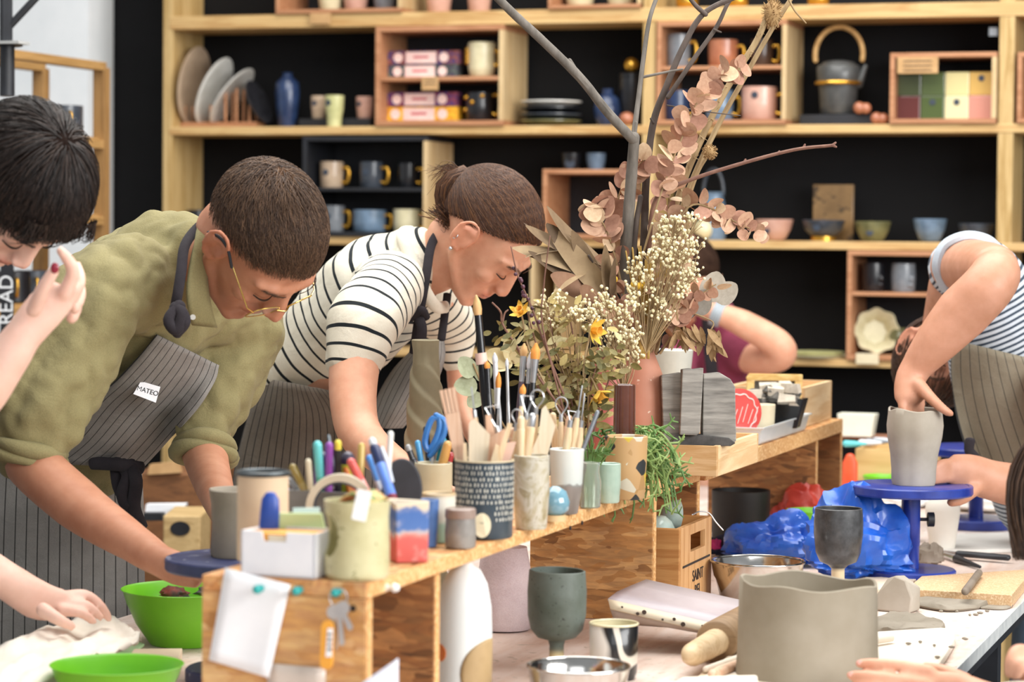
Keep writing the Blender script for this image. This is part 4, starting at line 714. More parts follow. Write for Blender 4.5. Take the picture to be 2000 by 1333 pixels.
teal = pm('teal_plastic', '1c8f8f', '27a3a0', 10, .3)
def pin(label, x, y, m, side=False):
    b = PX(x, y, BX1+.001) if side else PP(x, y, .009 if x < 520 else .0); dv = np.array([1, 0, 0]) if side else np.array([0, -1, 0]); g = G(); g.tube([b, b+dv*.003, b+dv*.006, b+dv*.009, b+dv*.011], [.0045, .003, .003, .0055, .005], 12); solo('push_pin', g, m, label, 'pin', world=True)
pin('teal push pin holding the white sheet', 509, 1150, teal); pin('teal push pin between the sheet and the keys', 585, 1153, teal); pin('teal push pin carrying the key ring', 661, 1156, teal); pin('white push pin in the bench board edge', 755, 1148, pm('white_plastic', 'eceae6', None, 10, .3), True)
o = T('key_bunch', 'bunch of keys with an orange tag hanging from a teal pin', 'keys', PP(661, 1160, .012)); s = 3.0/FPX
g = G(); a = np.linspace(0, 2*pi, 33); g.tube([PP(661+17*cos(t), 1168+18*sin(t), .012) for t in a], 1.6*s, 6, hemi=False); part('ring', g, steel, o, True)
for kx, ky, bx_, by_, dd in ((652, 1196, 655, 1270, .010), (664, 1192, 668, 1262, .013), (671, 1188, 684, 1232, .016)):
    g = G(); t = np.linspace(0, 2*pi, 19)[:-1]; g.poly(np.array([PP(kx+13*cos(q), ky+14*sin(q), dd) for q in t]), (0, -.0018, 0)); part('key_head', g, steel, o, True, 0)
    g = G(); g.poly(np.array([PP(x, y, dd+.0001) for x, y in ((kx-5, ky+10), (kx+5, ky+10), (bx_+5, by_-10), (bx_+6, by_-5), (bx_+2, by_), (bx_-4, by_-2))]), (0, -.0018, 0)); part('key_blade', g, steel, o, True, 0)
g = G(); pts = []
for t in np.linspace(0, pi, 9): pts.append((641.5+12*cos(t), 1224-12*sin(t)))
for t in np.linspace(pi, 2*pi, 9): pts.append((639+12*cos(t), 1296-12*sin(t)))
g.poly(np.array([PP(x, y, .014) for x, y in pts]), (0, -.004, 0)); part('orange_tag', g, pm('orange_plastic', 'eda02c', 'f2ad42', 10, .35), o, True, 0, bev=.0006, label='orange key tag')
g = G(); g.poly(np.array([PP(x, y, .0184) for x, y in ((640, 1228), (651, 1228), (648, 1284), (636, 1284))]), (0, -.0006, 0)); part('tag_paper', g, paper, o, True, 0)
for i, y in enumerate((1238, 1248, 1258, 1267)): g = G(); g.poly(np.array([PP(x, yy, .0192) for x, yy in ((641, y), (648, y), (647, y+4+i % 2), (640, y+4))]), (0, -.0003, 0)); part('tag_writing', g, pm('ink', '2a2420'), o, True, 0)
# ================================================================== things on the second bench unit
def crumple(name, label, cat, c, rx, ry, rz, mat, amp=.35, freq=18, n=56, m=30, seed=0, sol=0, kind=None, flat=True, low=40, group=None, ridge=True):
    """crumpled lump standing on its base"""
    g = G(); R = []
    for i in range(m+1):
        t = .03+.94*i/m; ring = []
        for j in range(n):
            a = j*2*pi/n; p = Vector((cos(a)*sin(t*pi), sin(a)*sin(t*pi), -cos(t*pi))); q = p*(freq/10)+Vector((seed*7.1, seed*3.3, 0))
            k = noise.noise(q)*.8+((1-abs(noise.noise(q*2.3)))*.7-.45 if ridge else noise.noise(q*2.4)*.4); v = p*(1+amp*k); z = v.z*rz
            ring.append((v.x*rx, v.y*ry, z))
        R.append(np.array(ring))
    g.rings(R); V = g.V[0]
    if flat: V[:, 2] = np.where(V[:, 2] < 0, V[:, 2]*.25, V[:, 2])
    V[:, 2] -= V[:, 2].min()
    return solo(name, g, mat, label, cat, c, group, smooth=low)
pineb = wood('pine_box', 'd9b585', 'ecd2a8', 'Y', 9, .6); pinex = wood('pine_front', 'c59c68', 'd8b68a', 'X', 9, .6)
def openbox(name, label, cat, x0, x1, y0, y1, z0, z1, t, ms, me=None, floor=True):
    o = T(name, label, cat, ((x0+x1)/2, (y0+y1)/2, z0)); me = me or ms
    for nm, a, b, m in (('front_board', (x0, y0, z0), (x1, y0+t, z1), me), ('back_board', (x0, y1-t, z0), (x1, y1, z1), me), ('side_board', (x0, y0+t, z0), (x0+t, y1-t, z1), ms), ('side_board', (x1-t, y0+t, z0), (x1, y1-t, z1), ms)) + ((('floor_board', (x0+t, y0+t, z0), (x1-t, y1-t, z0+.006), ms),) if floor else ()):
        g = G(); g.bx(a, b); part(nm, g, m, o, True, 0, bev=.0012)
    return o
c = PZ(1400, 932, ZB2+.001); yb_ = PX(1481, 900, c[0])[1]; s = dep(c)/FPX
openbox('wooden_tray', 'shallow pine tray sticking out over the bench edge under the grey block', 'tray', c[0]-.115, c[0], c[1], yb_, ZB2+.001, ZB2+.001+60*s, .009, pineb, pinex)
ztray = ZB2+.001+60*s+.0005
grw = pm('weathered_grey', '6a6661', 'a8a39b', 34, .85, bump=.4, stretch=(.25, .25, 2.2)); d = dep(c)+.02
o = T('weathered_block', 'grey weathered wooden block with a raised ridge, resting on the pine tray', 'block', P(1370, 872, d))
def prism(nm, px, d0, th, m, par): q = np.array([P(x, y, d0) for x, y in px]); g = G(); g.poly(q[::-1], f_*th); return part(nm, g, m, par, True, 0, bev=.0015, base=par)
prism('left_slab', [(1292, 734), (1331, 728), (1330, 852), (1318, 870), (1296, 862)], d+.012, .05, grw, o); prism('right_slab', [(1374, 731), (1405, 728), (1427, 741), (1436, 756), (1438, 862), (1428, 868), (1372, 866)], d+.006, .055, grw, o)
prism('ridge', [(1333, 722), (1350, 720), (1352, 722), (1374, 719), (1372, 760), (1367, 846), (1360, 851), (1328, 850), (1330, 800)], d-.012, .05, grw, o); prism('dark_base', [(1318, 852), (1372, 850), (1424, 856), (1437, 866), (1434, 868), (1427, 872), (1310, 871)], d+.001, .06, pm('dark_wood', '3f3d3c', '5a5755', 40, .8), o)
d = 4.93; s = d/FPX; cc = P(1442, 806, d); Rp = np.stack([nrm(h_+.35*np.array(f_)), [0, 0, 1.], nrm(np.cross(nrm(h_+.35*np.array(f_)), [0, 0, 1.]))], 1)
def disc(nm, r, th, m, par, off=0, n=40, wob=0): 
    a = np.arange(n)*2*pi/n; q = np.stack([cos_(a)*(r+wob*sin_(9*a))*s, sin_(a)*(r+wob*sin_(9*a))*s, 0*a+off], 1)@Rp.T+cc; g = G(); g.poly(q, Rp[:, 2]*th); return part(nm, g, m, par, True, 0, base=par)
o = T('red_plate', 'round red plate with a thin white wavy line, standing behind the grey block', 'plate', cc-np.array([0, 0, 46*s])); redp = glaze('red_glaze', 'c93a34', 'd84a42', 20, .3); disc('body', 47, .006, redp, o)
for k in range(1):
    g = G(); a = np.linspace(0, 2*pi, 73); q = np.stack([cos_(a)*(36+1.6*sin_(11*a))*s, sin_(a)*(36+1.6*sin_(11*a))*s, 0*a+(.0065)], 1)@Rp.T+cc; g.tube(q, 1.5*s, 6, hemi=False); part('white_line', g, pm('pink_white', 'e9c9c4', None, 10, .5), o, True, base=o)
for k in range(5): g = G(); x0 = -10+11*k; g.tube(np.array([(x0-5, -18-3*(k % 2), .0065), (x0+5, 6+5*(k % 3), .0065)])*[s, s, 1]@Rp.T+cc, .9*s, 5); part('white_scratch', g, pm('pink_white', 'e9c9c4'), o, True, base=o)
char = pm('charcoal', '3a3a3a', '77736c', 60, .7); charl = pm('ash_wood', 'b5aa98', 'd2c8b8', 60, .8)
ycup = 838; pot('charcoal_cup', 'cream beaker full of charcoal bits beside the red plate', 'beaker', 1492, 842, ZB2+.012, [(18, 0), (20, 3), (22, 50)], glaze('cream_plain', 'd3c4a2', 'dfd2b4', 10, .5), 3)
loc, s = on(1538, 838, 60, ZB2+.012); o = T('black_pot', 'black square tapered pot heaped with charcoal pieces', 'pot', loc); g = G(); Q = []
for z, r in ((0, 22), (58, 36)): Q.append(np.array([(cx*r*s, cy*r*s*.7, z*s) for cx, cy in ((-1, -1), (1, -1), (1, 1), (-1, 1))]))
g.rings(Q); part('body', g, blkpaint, o, smooth=0, bev=.002)
rc = random.Random(3)
def chunk(x, y, z, r, m, i, group, label):
    g = G(); g.box((0, 0, 0), (r*2.2, r*1.3, r*1.2), np.array(Matrix.Rotation(rc.uniform(0, 3), 3, 'Z')@Matrix.Rotation(rc.uniform(-.6, .6), 3, 'X'))); V = g.V[0]; V += np.random.uniform(-.18, .18, V.shape)*r; solo('charcoal_piece', g, m, label, 'charcoal', (x, y, z), group, smooth=0)
for i in range(44):
    px = 1462+rc.random()*92; t = (px-1462)/92; hp = (754 if t < .4 else 740)+rc.random()*(20 if t < .4 else 32); dd = dep(loc)-.03+rc.random()*.06; p = P(px, hp+14, dd); dk = rc.random() < .6; chunk(*p, rc.uniform(.009, .015), char if dk else charl, i, 'dark charcoal pieces heaped in the pots' if dk else 'pale ash pieces heaped in the pots', 'dark charcoal piece in the heap above the cream beaker and black pot' if dk else 'pale ashy wood piece in the heap above the cream beaker and black pot')
milk = pm('clear_plastic', 'cfd6d8', 'dde2e4', 10, .2, trans=.35)
c1 = PX(1482, 872, BX1-.006); c2 = PX(1572, 836, BX1-.006); s = dep(c1)/FPX
o = T('plastic_tray', 'translucent white plastic tray along the bench edge', 'tray', ((c1[0]-.1), (c1[1]+c2[1])/2, ZB2+.0008)); x0, x1 = c1[0]-.2, c1[0]; y0, y1 = c1[1], c2[1]; z0 = ZB2+.0008; g = G(); q0 = [(x0, y0), (x1, y0), (x1, y1), (x0, y1)]
H = 34*s; prof = [(0, 0), (.006, H), (.012, H+.001), (.012, H-.002), (.007, H-.003), (.001, .002)]
g.rings([np.array([(x+(k if x == x1 else -k), y+(k if y == y1 else -k), z0+z) for x, y in q0]) for k, z in prof]); part('body', g, milk, o, True, 0, bev=.001)
c1 = PX(1570, 838, BX1-.02); c2 = PX(1641, 822, BX1-.02); s = dep(c1)/FPX; openbox('pine_box', 'open pine box at the far end of the bench', 'box', c1[0]-.16, c1[0], c1[1], Y3-.02, ZB2+.0008, ZB2+.0008+78*s, .009, pineb, pinex)
d = 5.32; o = T('picture_frame', 'empty pine frame leaning among the charcoal pots', 'frame', P(1512, 832, d)); pf = wood('pine_frame', 'd2a860', 'e6c684', 'X', 12)
for nm, px in (('top_rail', [(1458, 738), (1464, 730), (1568, 732), (1568, 745), (1459, 743)]), ('right_stile', [(1553, 745), (1568, 745), (1562, 832), (1547, 832)]), ('left_stile', [(1459, 743), (1474, 744), (1470, 832), (1456, 832)]), ('bottom_rail', [(1470, 820), (1548, 820), (1548, 832), (1470, 832)])): prism(nm, px, d, .014, pf, o)
prism('dark_backing', [(1470, 744), (1556, 745), (1550, 826), (1466, 826)], d+.01, .003, pm('dark_backing', '4a443c', '5a5348', 20, .7), o)
d = 4.3; crumple('tissue', 'crumpled white paper tissue below the succulent', 'tissue', PZ(1330, 925, ZBN+.001), .03, .02, .03, pm('tissue_white', 'd9d3cc', 'e6e1db', 20, .8), .4, 20, seed=4)

# ================================================================== things on the table
clay = pm('wet_clay', '7f7667', '938a7c', 9, .75, bump=.12, speck=('7c7364', 120, .7)); clayl = pm('drying_clay', '988f80', 'b0a79b', 7, .8, bump=.1); clayd = pm('dark_clay', '6b5f50', '82766a', 12, .7, bump=.1)
bluem = pm('banding_blue', '1e2f80', '27409c', 20, .35, speck=('a8a8b0', 90, .74), coat=.2); blued = pm('banding_blue_dusty', '262c52', '383f66', 30, .5, speck=('8b8d98', 60, .66))
def turntable(label, x, y, m, zt=ZW, R=.109):
    c = PZ(x, y, zt); o = T('banding_wheel', label, 'turntable', (c[0], c[1], ZT+.0006)); h = zt-ZT-.0006
    g = G(); g.lathe([(.0005, h-.017), (R*.98, h-.017), (R, h-.014), (R, h-.002), (R*.985, h), (R*.93, h), (R*.92, h-.0012), (R*.9, h), (.0005, h)], 64); part('wheel_head', g, m, o, smooth=30)
    g = G(); g.lathe([(.0005, .0205), (.0155, .0205), (.0155, .06), (.0168, .062), (.0168, h-.0175), (.0005, h-.0175)], 28); part('column', g, bluem, o, smooth=40)
    g = G(); g.lathe([(.0005, 0), (.08, 0), (.081, .003), (.081, .017), (.078, .02), (.0005, .0205)], 56); part('foot', g, m, o, smooth=40)
    g = G(); D = np.array(h_); g.tube([D*.016+[0, 0, h-.062], D*.033+[0, 0, h-.062]], .0032, 8); part('screw', g, blk, o)
    g = G(); g.tube([D*.03+[0, 0, h-.062], D*.041+[0, 0, h-.062]], .013, 14, hemi=False); part('clamp_knob', g, blk, o); return c
c1 = turntable('blue banding wheel carrying the tall clay vase on the right', 1780, 947, bluem); c2 = turntable('blue banding wheel behind the woman in stripes at the right edge', 1908, 873, bluem); c3 = turntable('dusty dark blue banding wheel under the bent man\'s hands', 480, 1089, blued)
def wob(amp, k1, k2, zt, seed=0):
    def f(x, y, z):
        a = math.atan2(y, x); r = math.hypot(x, y); t = max(0, z/zt); k = 1+amp*(noise.noise((cos(a)*k1+seed, sin(a)*k1, z*8))); zz = z+(t**4)*zt*k2*noise.noise((cos(a)*1.3+seed*3, sin(a)*1.3, 5)); return (cos(a)*r*k, sin(a)*r*k, zz)
    return f
s = dep(c1)/FPX; vessel('clay_vase', 'tall unfired clay vase with a ragged rim on the blue banding wheel', 'vase', (c1[0]+.004, c1[1], ZW+.0005), s, [(40, 0), (42, 8), (43, 30), (47, 60), (54, 92), (56, 115), (53, 136), (52, 147)], clayl, 4, n=72, fn=wob(.09, 1.6, .05, 147*s, 2))
s = dep(c3)/FPX; cpt = PZ(468, 1086, ZW+.0005)
def facet(x, y, z): a = math.atan2(y, x); r = math.hypot(x, y); k = 1+.1*abs(cos(2*a+.5))-.05+.05*noise.noise((cos(a)*1.5, sin(a)*1.5, z*20)); return (cos(a)*r*k, sin(a)*r*k, z)
vessel('clay_pot', 'squarish dented clay pot standing on the dusty wheel', 'pot', cpt, s, [(56, 0), (58, 6), (54, 60), (57, 100), (62, 130)], clay, 5, n=72, fn=facet)
loc, s = on(1576, 1358, 280, ZT); vessel('clay_cylinder', 'big grey clay cylinder with a wavy rim in the right foreground', 'pot', loc, s, [(138, 0), (139, 10), (137, 70), (136, 130), (134, 197)], pm('fresh_clay', '8a806d', 'a19888', 5, .75, bump=.1), 6, n=120, fn=wob(.03, 1.0, .075, 197*s, 5))
steelb = pm('polished_steel', 'bfbcb8', 'd0cecb', 8, .16, 1.0)
def sbowl(label, x, yb, prof): 
    loc, s = on(x, yb, prof[0][0]*2, ZT); o = vessel('steel_bowl', label, 'bowl', loc, s, prof, steelb, 1.5); g = G(); a = np.linspace(0, 2*pi, 65); R, h = prof[-1]
    return o
def rimmed(label, x, yb, prof):
    loc, s = on(x, yb, prof[0][0]*2, ZT); o = T('steel_bowl', label, 'bowl', loc); g = G(); g.lathe(potprof([(r*s, h*s) for r, h in prof], 1.5*s), 64); part('body', g, steelb, o, smooth=60); g = G(); a = np.linspace(0, 2*pi, 65); R, h = prof[-1]; g.tube(np.stack([cos_(a)*R*s, sin_(a)*R*s, 0*a+h*s], 1), 2.6*s, 8, hemi=False); part('rolled_rim', g, steelb, o)
rimmed('shiny steel mixing bowl beside the bottle crate', 1479, 1185, [(62, 0), (72, 6), (82, 45), (86, 52), (91, 80)]); rimmed('steel bowl cut by the bottom edge, in front of the green goblet', 1129, 1410, [(78, 0), (86, 6), (94, 60), (100, 95)])
t = NT('green_stoneware', .55); co = t.coord(); sx = t.n('SeparateXYZ'); t.l(co, sx.inputs[0]); n = t.noise(co, 14, 4); base = t.ramp(n, [(.35, '4c544a'), (.65, '666f69')]); sp = t.ramp(t.noise(co, 190, 2), [(.66, (0, 0, 0)), (.69, (1, 1, 1))]); base = t.mix(sp, base, '2f332c'); t.col(t.mix(t.ramp(sx.outputs[2], [(.028, (1, 1, 1)), (.036, (0, 0, 0))]), base, 'cbb98c')); t.bump(n, .1)
tilt = lambda k: (lambda x, y, z: (x, y, z+k*x*max(0, z-.06)/.06))
loc, s = on(1092, 1322, 52, ZT); vessel('goblet', 'speckled green goblet on a tan stem in front of the OSB divider', 'goblet', loc, s, [(26, 0), (24, 6), (15, 12), (14, 56), (17, 67), (38, 73), (51, 88), (57, 116), (58, 162), (55, 203)], t.m, 4, fn=lambda x, y, z: (x-.004, y, z+.05*(-x)*max(0, z-.1)*10))
t = NT('black_white_cup', .3); co = t.coord(); n = t.noise(co, 9, 1.5, .4, .4); sx = t.n('SeparateXYZ'); t.l(co, sx.inputs[0]); k = t.math('ADD', t.math('ADD', n, t.math('MULTIPLY', sx.outputs[0], 3.2)), t.math('MULTIPLY', sx.outputs[2], 2.2)); t.col(t.ramp(k, [(.5, 'e6e1d8'), (.53, '17191c'), (.6, '17191c'), (.62, 'd9d3c6'), (.68, 'cfc8ba'), (.7, '14161a')])); t.b.inputs['Coat Weight'].default_value = .4
loc, s = on(1198, 1332, 92, ZT); o = T('black_white_cup', 'white cup with glossy black brush swooshes right of the goblet', 'cup', loc); g = G(); g.lathe(potprof([(44*s, 0), (46*s, 3*s), (47*s, 50*s), (48*s, 106*s)], 3*s), 56); part('body', g, t.m, o, smooth=60); g = G(); a = np.linspace(0, 2*pi, 57); g.tube(np.stack([cos_(a)*46.8*s, sin_(a)*46.8*s, 0*a+106.6*s], 1), 2.4*s, 8, hemi=False); part('rim', g, Gz['cream'], o, label='cream rim'); g = G(); g.lathe([(.0005, 5*s), (40*s, 5*s), (43.2*s, 60*s), (44.4*s, 105*s), (43.4*s, 105*s), (42*s, 60*s), (39*s, 7*s), (.0005, 7*s)], 40); part('inner_glaze', g, Gz['cream'], o, label='cream glazed inside')
t = NT('pewter_goblet', .38); co = t.coord(); sx = t.n('SeparateXYZ'); t.l(co, sx.inputs[0]); n = t.noise(co, 60, 4); b = t.ramp(n, [(.35, '303133'), (.65, '484a4d')]); t.col(t.mix(t.ramp(sx.outputs[2], [(.038, (1, 1, 1)), (.041, (0, 0, 0))]), b, 'd6c6a4')); t.b.inputs['Coat Weight'].default_value = .25
loc, s = on(1636, 1160, 44, ZT); vessel('goblet', 'dark pewter-grey goblet on a cream stem before the blue bag', 'goblet', loc, s, [(22, 0), (20, 4), (13, 8), (13, 46), (20, 53), (36, 60), (44, 78), (48, 115), (48, 140), (46, 164)], t.m, 3)
bagb = NT('blue_plastic_bag', .35); bagb.col(bagb.ramp(bagb.noise(bagb.coord(), 14, 4), [(.3, '1448b0'), (.7, '2f74e0')])); bagb.b.inputs['Transmission Weight'].default_value = .15; bagb.b.inputs['Coat Weight'].default_value = .3; bagb = bagb.m
def bag(name, label, x, yb, w, h, m, seed, dpx=.6, amp=.6, fr=13):
    loc, s = on(x, yb, 20, ZT); return crumple(name, label, 'bag', loc, w/2*s, w/2*s*dpx, h*s*.9, m, amp, fr, 72, 40, seed, low=25)
bag('plastic_bag', 'big crumpled blue plastic bag behind the pewter goblet', 1672, 1135, 190, 132, bagb, 1); bag('plastic_bag', 'low crumpled part of blue plastic sheet left of the goblet', 1522, 1104, 190, 76, bagb, 8, .5)
redb = NT('red_plastic_bag', .4); redb.col(redb.ramp(redb.noise(redb.coord(), 14, 4), [(.3, 'b8352c'), (.7, 'dd5a48')])); redb.b.inputs['Transmission Weight'].default_value = .2; bag('plastic_bag', 'crumpled red plastic bag under the far end of the bench', 1572, 1050, 150, 76, redb.m, 3, .5)
lime = pm('lime_plastic', '66b21f', '7cc62e', 4, .35, spec=.4)
def gbowl(label, x, yb, prof): pot('plastic_bowl', label, 'bowl', x, yb, ZT, prof, lime, 2.5)
gbowl('bright green plastic bowl left of the bench end, holding small scraps', 364, 1268, [(70, 0), (74, 5), (98, 40), (116, 80), (124, 104), (128, 107)]); gbowl('bright green plastic bowl cut by the bottom edge', 228, 1412, [(72, 0), (76, 5), (100, 40), (120, 78), (127, 98), (131, 101)]); gbowl('lime plastic bowl beside the red bag, behind the goblet', 1582, 1070, [(28, 0), (32, 4), (44, 44), (48, 70)])
pot('plastic_bowl', 'lime green bowl under the rim of the right banding wheel', 'bowl', 1722, 990, ZT, [(24, 0), (27, 4), (33, 40), (38, 58)], lime, 2.5)
for i, (x, y, l, m) in enumerate(((352, 1170, 'red and dark scrap lying in the green bowl', pm('red_scrap', '8c3a2c', '3a3632', 60, .7)), (384, 1172, 'grey scrap lying in the green bowl', pm('grey_scrap', '5c5c58', '7c7c78', 60, .7)))):
    p = on(364, 1268, 140, ZT)[0]+np.array([(-.02, .025)[i], .03*i, .066]); crumple('scrap', l, 'scrap', p, .022, .012, .012, m, .5, 26, 20, 12, i)
pot('plaster_mould', 'white plaster tapered mould standing right of the blue column', 'mould', 1840, 1080, ZT, [(23, 0), (24, 2), (31, 55), (34, 80), (33, 92), (26, 101), (3, 103)], pm('plaster', 'd8d2c6', 'e6e2da', 5, .85), 4)
# wheel-side items
def slabpx(name, label, cat, px, z, th, m, bev=.002, smooth=0, group=None):
    q = np.array([PZ(x, y, z) for x, y in px]); g = G(); g.poly(q if np.cross(q[1]-q[0], q[2]-q[1])[2] > 0 else q[::-1], (0, 0, -th)); g.F = [tuple(reversed(f)) for f in g.F]; return solo(name, g, m, label, cat, group=group, world=True, bev=bev, smooth=smooth)
ply = pm('plywood_face', 'd9c2a4', 'e8d8c0', 6, .65); plyw = pm('birch_board', 'dfd2bf', 'eae0d2', 5, .65)
slabpx('work_board', 'pale rounded plywood work board under the big clay cylinder', 'board', [(1330, 1360), (1440, 1262), (1640, 1238), (1838, 1226), (1856, 1228), (1865, 1236), (1866, 1248), (1850, 1275), (1790, 1362)], ZT+.013, .0124, plyw, .004)
slabpx('particle_board', 'chipboard slab near the table edge with a brush on it', 'board', [(1770, 1151), (1800, 1126), (2018, 1112), (1976, 1163)], ZT+.022, .0214, chip('chipboard', 'd6b48c', 'c49c70', 'e8d0ac', 420), .001)
slabpx('plywood_board', 'thin pale board behind the clay lump, left of the chipboard', 'board', [(1672, 1150), (1690, 1128), (1795, 1126), (1768, 1152)], ZT+.012, .0114, ply, .001)
slabpx('plywood_scrap', 'small plywood scrap between the green bowl and the bench', 'board', [(232, 1306), (262, 1268), (356, 1267), (342, 1308)], ZT+.016, .0154, ply, .001); slabpx('plywood_scrap', 'pale plywood scrap by the rolling pin at the bottom', 'board', [(1340, 1345), (1388, 1296), (1470, 1290), (1470, 1345)], ZT+.007, .0064, ply, .001)
slabpx('cutting_board', 'pale board edge at the very bottom between bowl and cylinder', 'board', [(1290, 1350), (1330, 1322), (1480, 1318), (1480, 1350)], ZT+.03, .022, plyw, .004)
slabpx('grey_board', 'whitish board under the banding wheel at the right edge', 'board', [(1826, 1076), (1836, 1044), (1996, 1040), (1996, 1072)], ZT+.008, .0074, pm('grey_white', 'c9c6c0', 'd8d5d0', 10, .7), .001)
import bmesh
def hull(name, label, cat, loc, s, pts, m, bev=.003):
    bm = bmesh.new(); [bm.verts.new(Vector(p)*s) for p in pts]; bmesh.ops.convex_hull(bm, input=bm.verts); bmesh.ops.recalc_face_normals(bm, faces=bm.faces); g = G(); bm.verts.index_update(); g.add([v.co[:] for v in bm.verts], [[v.index for v in f.verts] for f in bm.faces]); bm.free(); return solo(name, g, m, label, cat, loc, bev=bev, smooth=35)
loc, s_ = on(1752, 1199, 80, ZT); hull('clay_lump', 'angular wedge of cut clay right of the big cylinder', 'clay', loc, s_, [(-40, -16, 0), (-30, 30, 0), (30, -30, 0), (42, 20, 0), (-42, -10, 26), (-20, 10, 62), (-2, -14, 70), (20, -22, 64), (34, -28, 30), (44, 10, 46), (10, 30, 66), (-36, 26, 34)], clayl)
for k, (x, y, z) in enumerate(((-24, -22, 14), (-22, -24, 30), (-18, -24, 46))): pass
crumple('clay_lump', 'dark brown clay lump beside the blue column', 'clay', on(1815, 1106, 40, ZT)[0], .026, .02, .032, clayd, .4, 16, 24, 14, 2, low=20)
def claysheet(name, label, px, th, seed): 
    q = np.array([PZ(x, y, ZT+.001) for x, y in px]); c = q.mean(0); g = G(); R = []
    for k, z in ((.96, 0), (1, th*.4), (.97, th), (.7, th*1.15), (.3, th)): R.append(np.array([[*(c+(v-c)*k*(1+.05*noise.noise(Vector(v*30))))[:2], ZT+.0008+z*(1+.5*noise.noise(Vector(v*40*k+[seed, 0, 0])))] for v in crom(np.concatenate([q, q[:1]]), 5)[:-1]]))
    g.rings(R); solo(name, g, clay, label, 'clay', world=True, smooth=60)
claysheet('clay_slab', 'thin oval clay slab in front of the chipboard', [(1780, 1186), (1800, 1172), (1850, 1164), (1910, 1168), (1935, 1180), (1915, 1190), (1850, 1196)], .009, 1)
claysheet('clay_slab', 'ragged clay offcut lying on the plywood board', [(1700, 1236), (1720, 1216), (1765, 1207), (1800, 1218), (1842, 1226), (1838, 1240), (1780, 1243), (1740, 1246)], .012, 5)
claysheet('clay_slab', 'flat thin clay piece near the table edge', [(1915, 1190), (1940, 1178), (1978, 1184), (1960, 1192)], .003, 3)
rc = random.Random(9)
for i in range(14):
    p = PZ(rc.uniform(1720, 1960), rc.uniform(1196, 1215), ZT) if i % 2 else PZ(rc.uniform(1760, 1900), rc.uniform(1248, 1290), ZT+.0135)
    g = G(); g.ell((0, 0, .002), (rc.uniform(.002, .006), .003, .002), n=8, m=5); solo('clay_crumb', g, clay, 'tiny clay crumb scattered near the clay slabs', 'crumb', p, 'clay crumbs on the boards')
def rodz(name, label, cat, a, b, z, r, m, nm='rod', segs=None):
    A, B = PZ(*a, z), PZ(*b, z); g = G(); g.tube([A, (A+B)/2, B], [r, r, r], 12); return solo(name, g, m, label, cat, world=True)
rodz('wooden_stick', 'pale flat stick poking out behind the big clay cylinder', 'stick', (1640, 1264), (1740, 1247), ZT+.021, .0055, plyw); rodz('wooden_stick', 'pale stick crossing in front of the rolling pin', 'stick', (1378, 1308), (1446, 1284), ZT+.013, .0045, plyw); rodz('wooden_modelling_tool', 'pale pointed modelling tool lying by the big cylinder', 'tool', (1392, 1318), (1450, 1296), ZT+.018, .007, wl2)
rodz('paint_brush', 'short worn brush lying on the chipboard', 'brush', (1885, 1156), (1912, 1120), ZT+.03, .0065, clayd)
o = T('knife', 'black-handled knife lying by the white mould', 'knife', PZ(1918, 1090, ZT+.001)); A, B, E = PZ(1872, 1082, ZT+.011), PZ(1968, 1090, ZT+.011), PZ(1812, 1074, ZT+.011)
g = G(); g.tube([A, (A+B)/2, B], [.008, .0095, .008], 12, b=.006); part('handle', g, blk, o, True); g = G(); g.tube([E, A], [.002, .004], 8); part('shank', g, steel, o, True)
o = T('trimming_knife', 'long steel trimming tool with a dark tip under the knife', 'tool', PZ(1866, 1092, ZT+.001)); A, B, E = PZ(1816, 1076, ZT+.008), PZ(1868, 1092, ZT+.008), PZ(1914, 1108, ZT+.006); g = G(); g.tube([A, B], [.004, .007], 10); part('shank', g, steel, o, True); g = G(); g.tube([B, E], [.008, .003], 10); part('dark_tip', g, blk, o, True)
# rolling pin
r = .0305; z = ZT+r+.001; A, B = PZ(1394, 1257, z), PZ(1348, 1282, z); u = nrm(A-B); o = T('rolling_pin', 'thick wooden rolling pin between the bundle and the big cylinder', 'rolling pin', (A[0], A[1], ZT+.001)); wp = wood('pin_wood', '8f7456', 'a98c6a', 'X', 10)
g = G(); g.tube([A+u*.012, A+u*.016, A+u*.2, A+u*.206], [r*.92, r, r, r*.92], 36, hemi=False); part('roller', g, wp, o, True, 60); g = G(); g.tube([B, B+u*.012, A+u*.014], [.0125, .0165, .0195], 18); part('handle', g, wood('handle_wood', 'd0b48c', 'e2cba8', 'X', 14), o, True)
g = G(); g.tube([A+u*.206, A+u*.26], [.0165, .0125], 18); part('handle', g, wood('handle_wood', 'd0b48c', 'e2cba8'), o, True)
# plastic-wrapped pad with punched edge strip
o = T('punched_wallet', 'whitish plastic-wrapped bundle with a punched edge strip, leaning on the rolling pin', 'bundle', P(1300, 1226, 3.9)); wrap = pm('lilac_plastic', 'b9adb3', 'cfc6c9', 6, .35)
def sheetpx(lines, n=14):
    out = []
    for (a, da), (b, db_) in lines: out.append([P(*lerp(np.array(a, float), np.array(b, float), k/n), da+(db_-da)*k/n) for k in range(n+1)])
    g = G(); g.sheet(out); return g
top = sheetpx([(((1262, 1134), 4.06), ((1500, 1186), 4.02)), (((1232, 1146), 4.02), ((1490, 1200), 3.98)), (((1205, 1158), 3.97), ((1475, 1218), 3.93)), (((1187, 1172), 3.9), ((1462, 1236), 3.87))])
part('top_film', top, wrap, o, True, 180, sol=.003); st_ = sheetpx([(((1188, 1172), 3.896), ((1462, 1236), 3.866)), (((1192, 1190), 3.886), ((1462, 1255), 3.856))]); part('punched_strip', st_, pm('cream_strip', 'dccdb0', 'e8dcc6', 10, .6), o, True, 180, sol=.004)
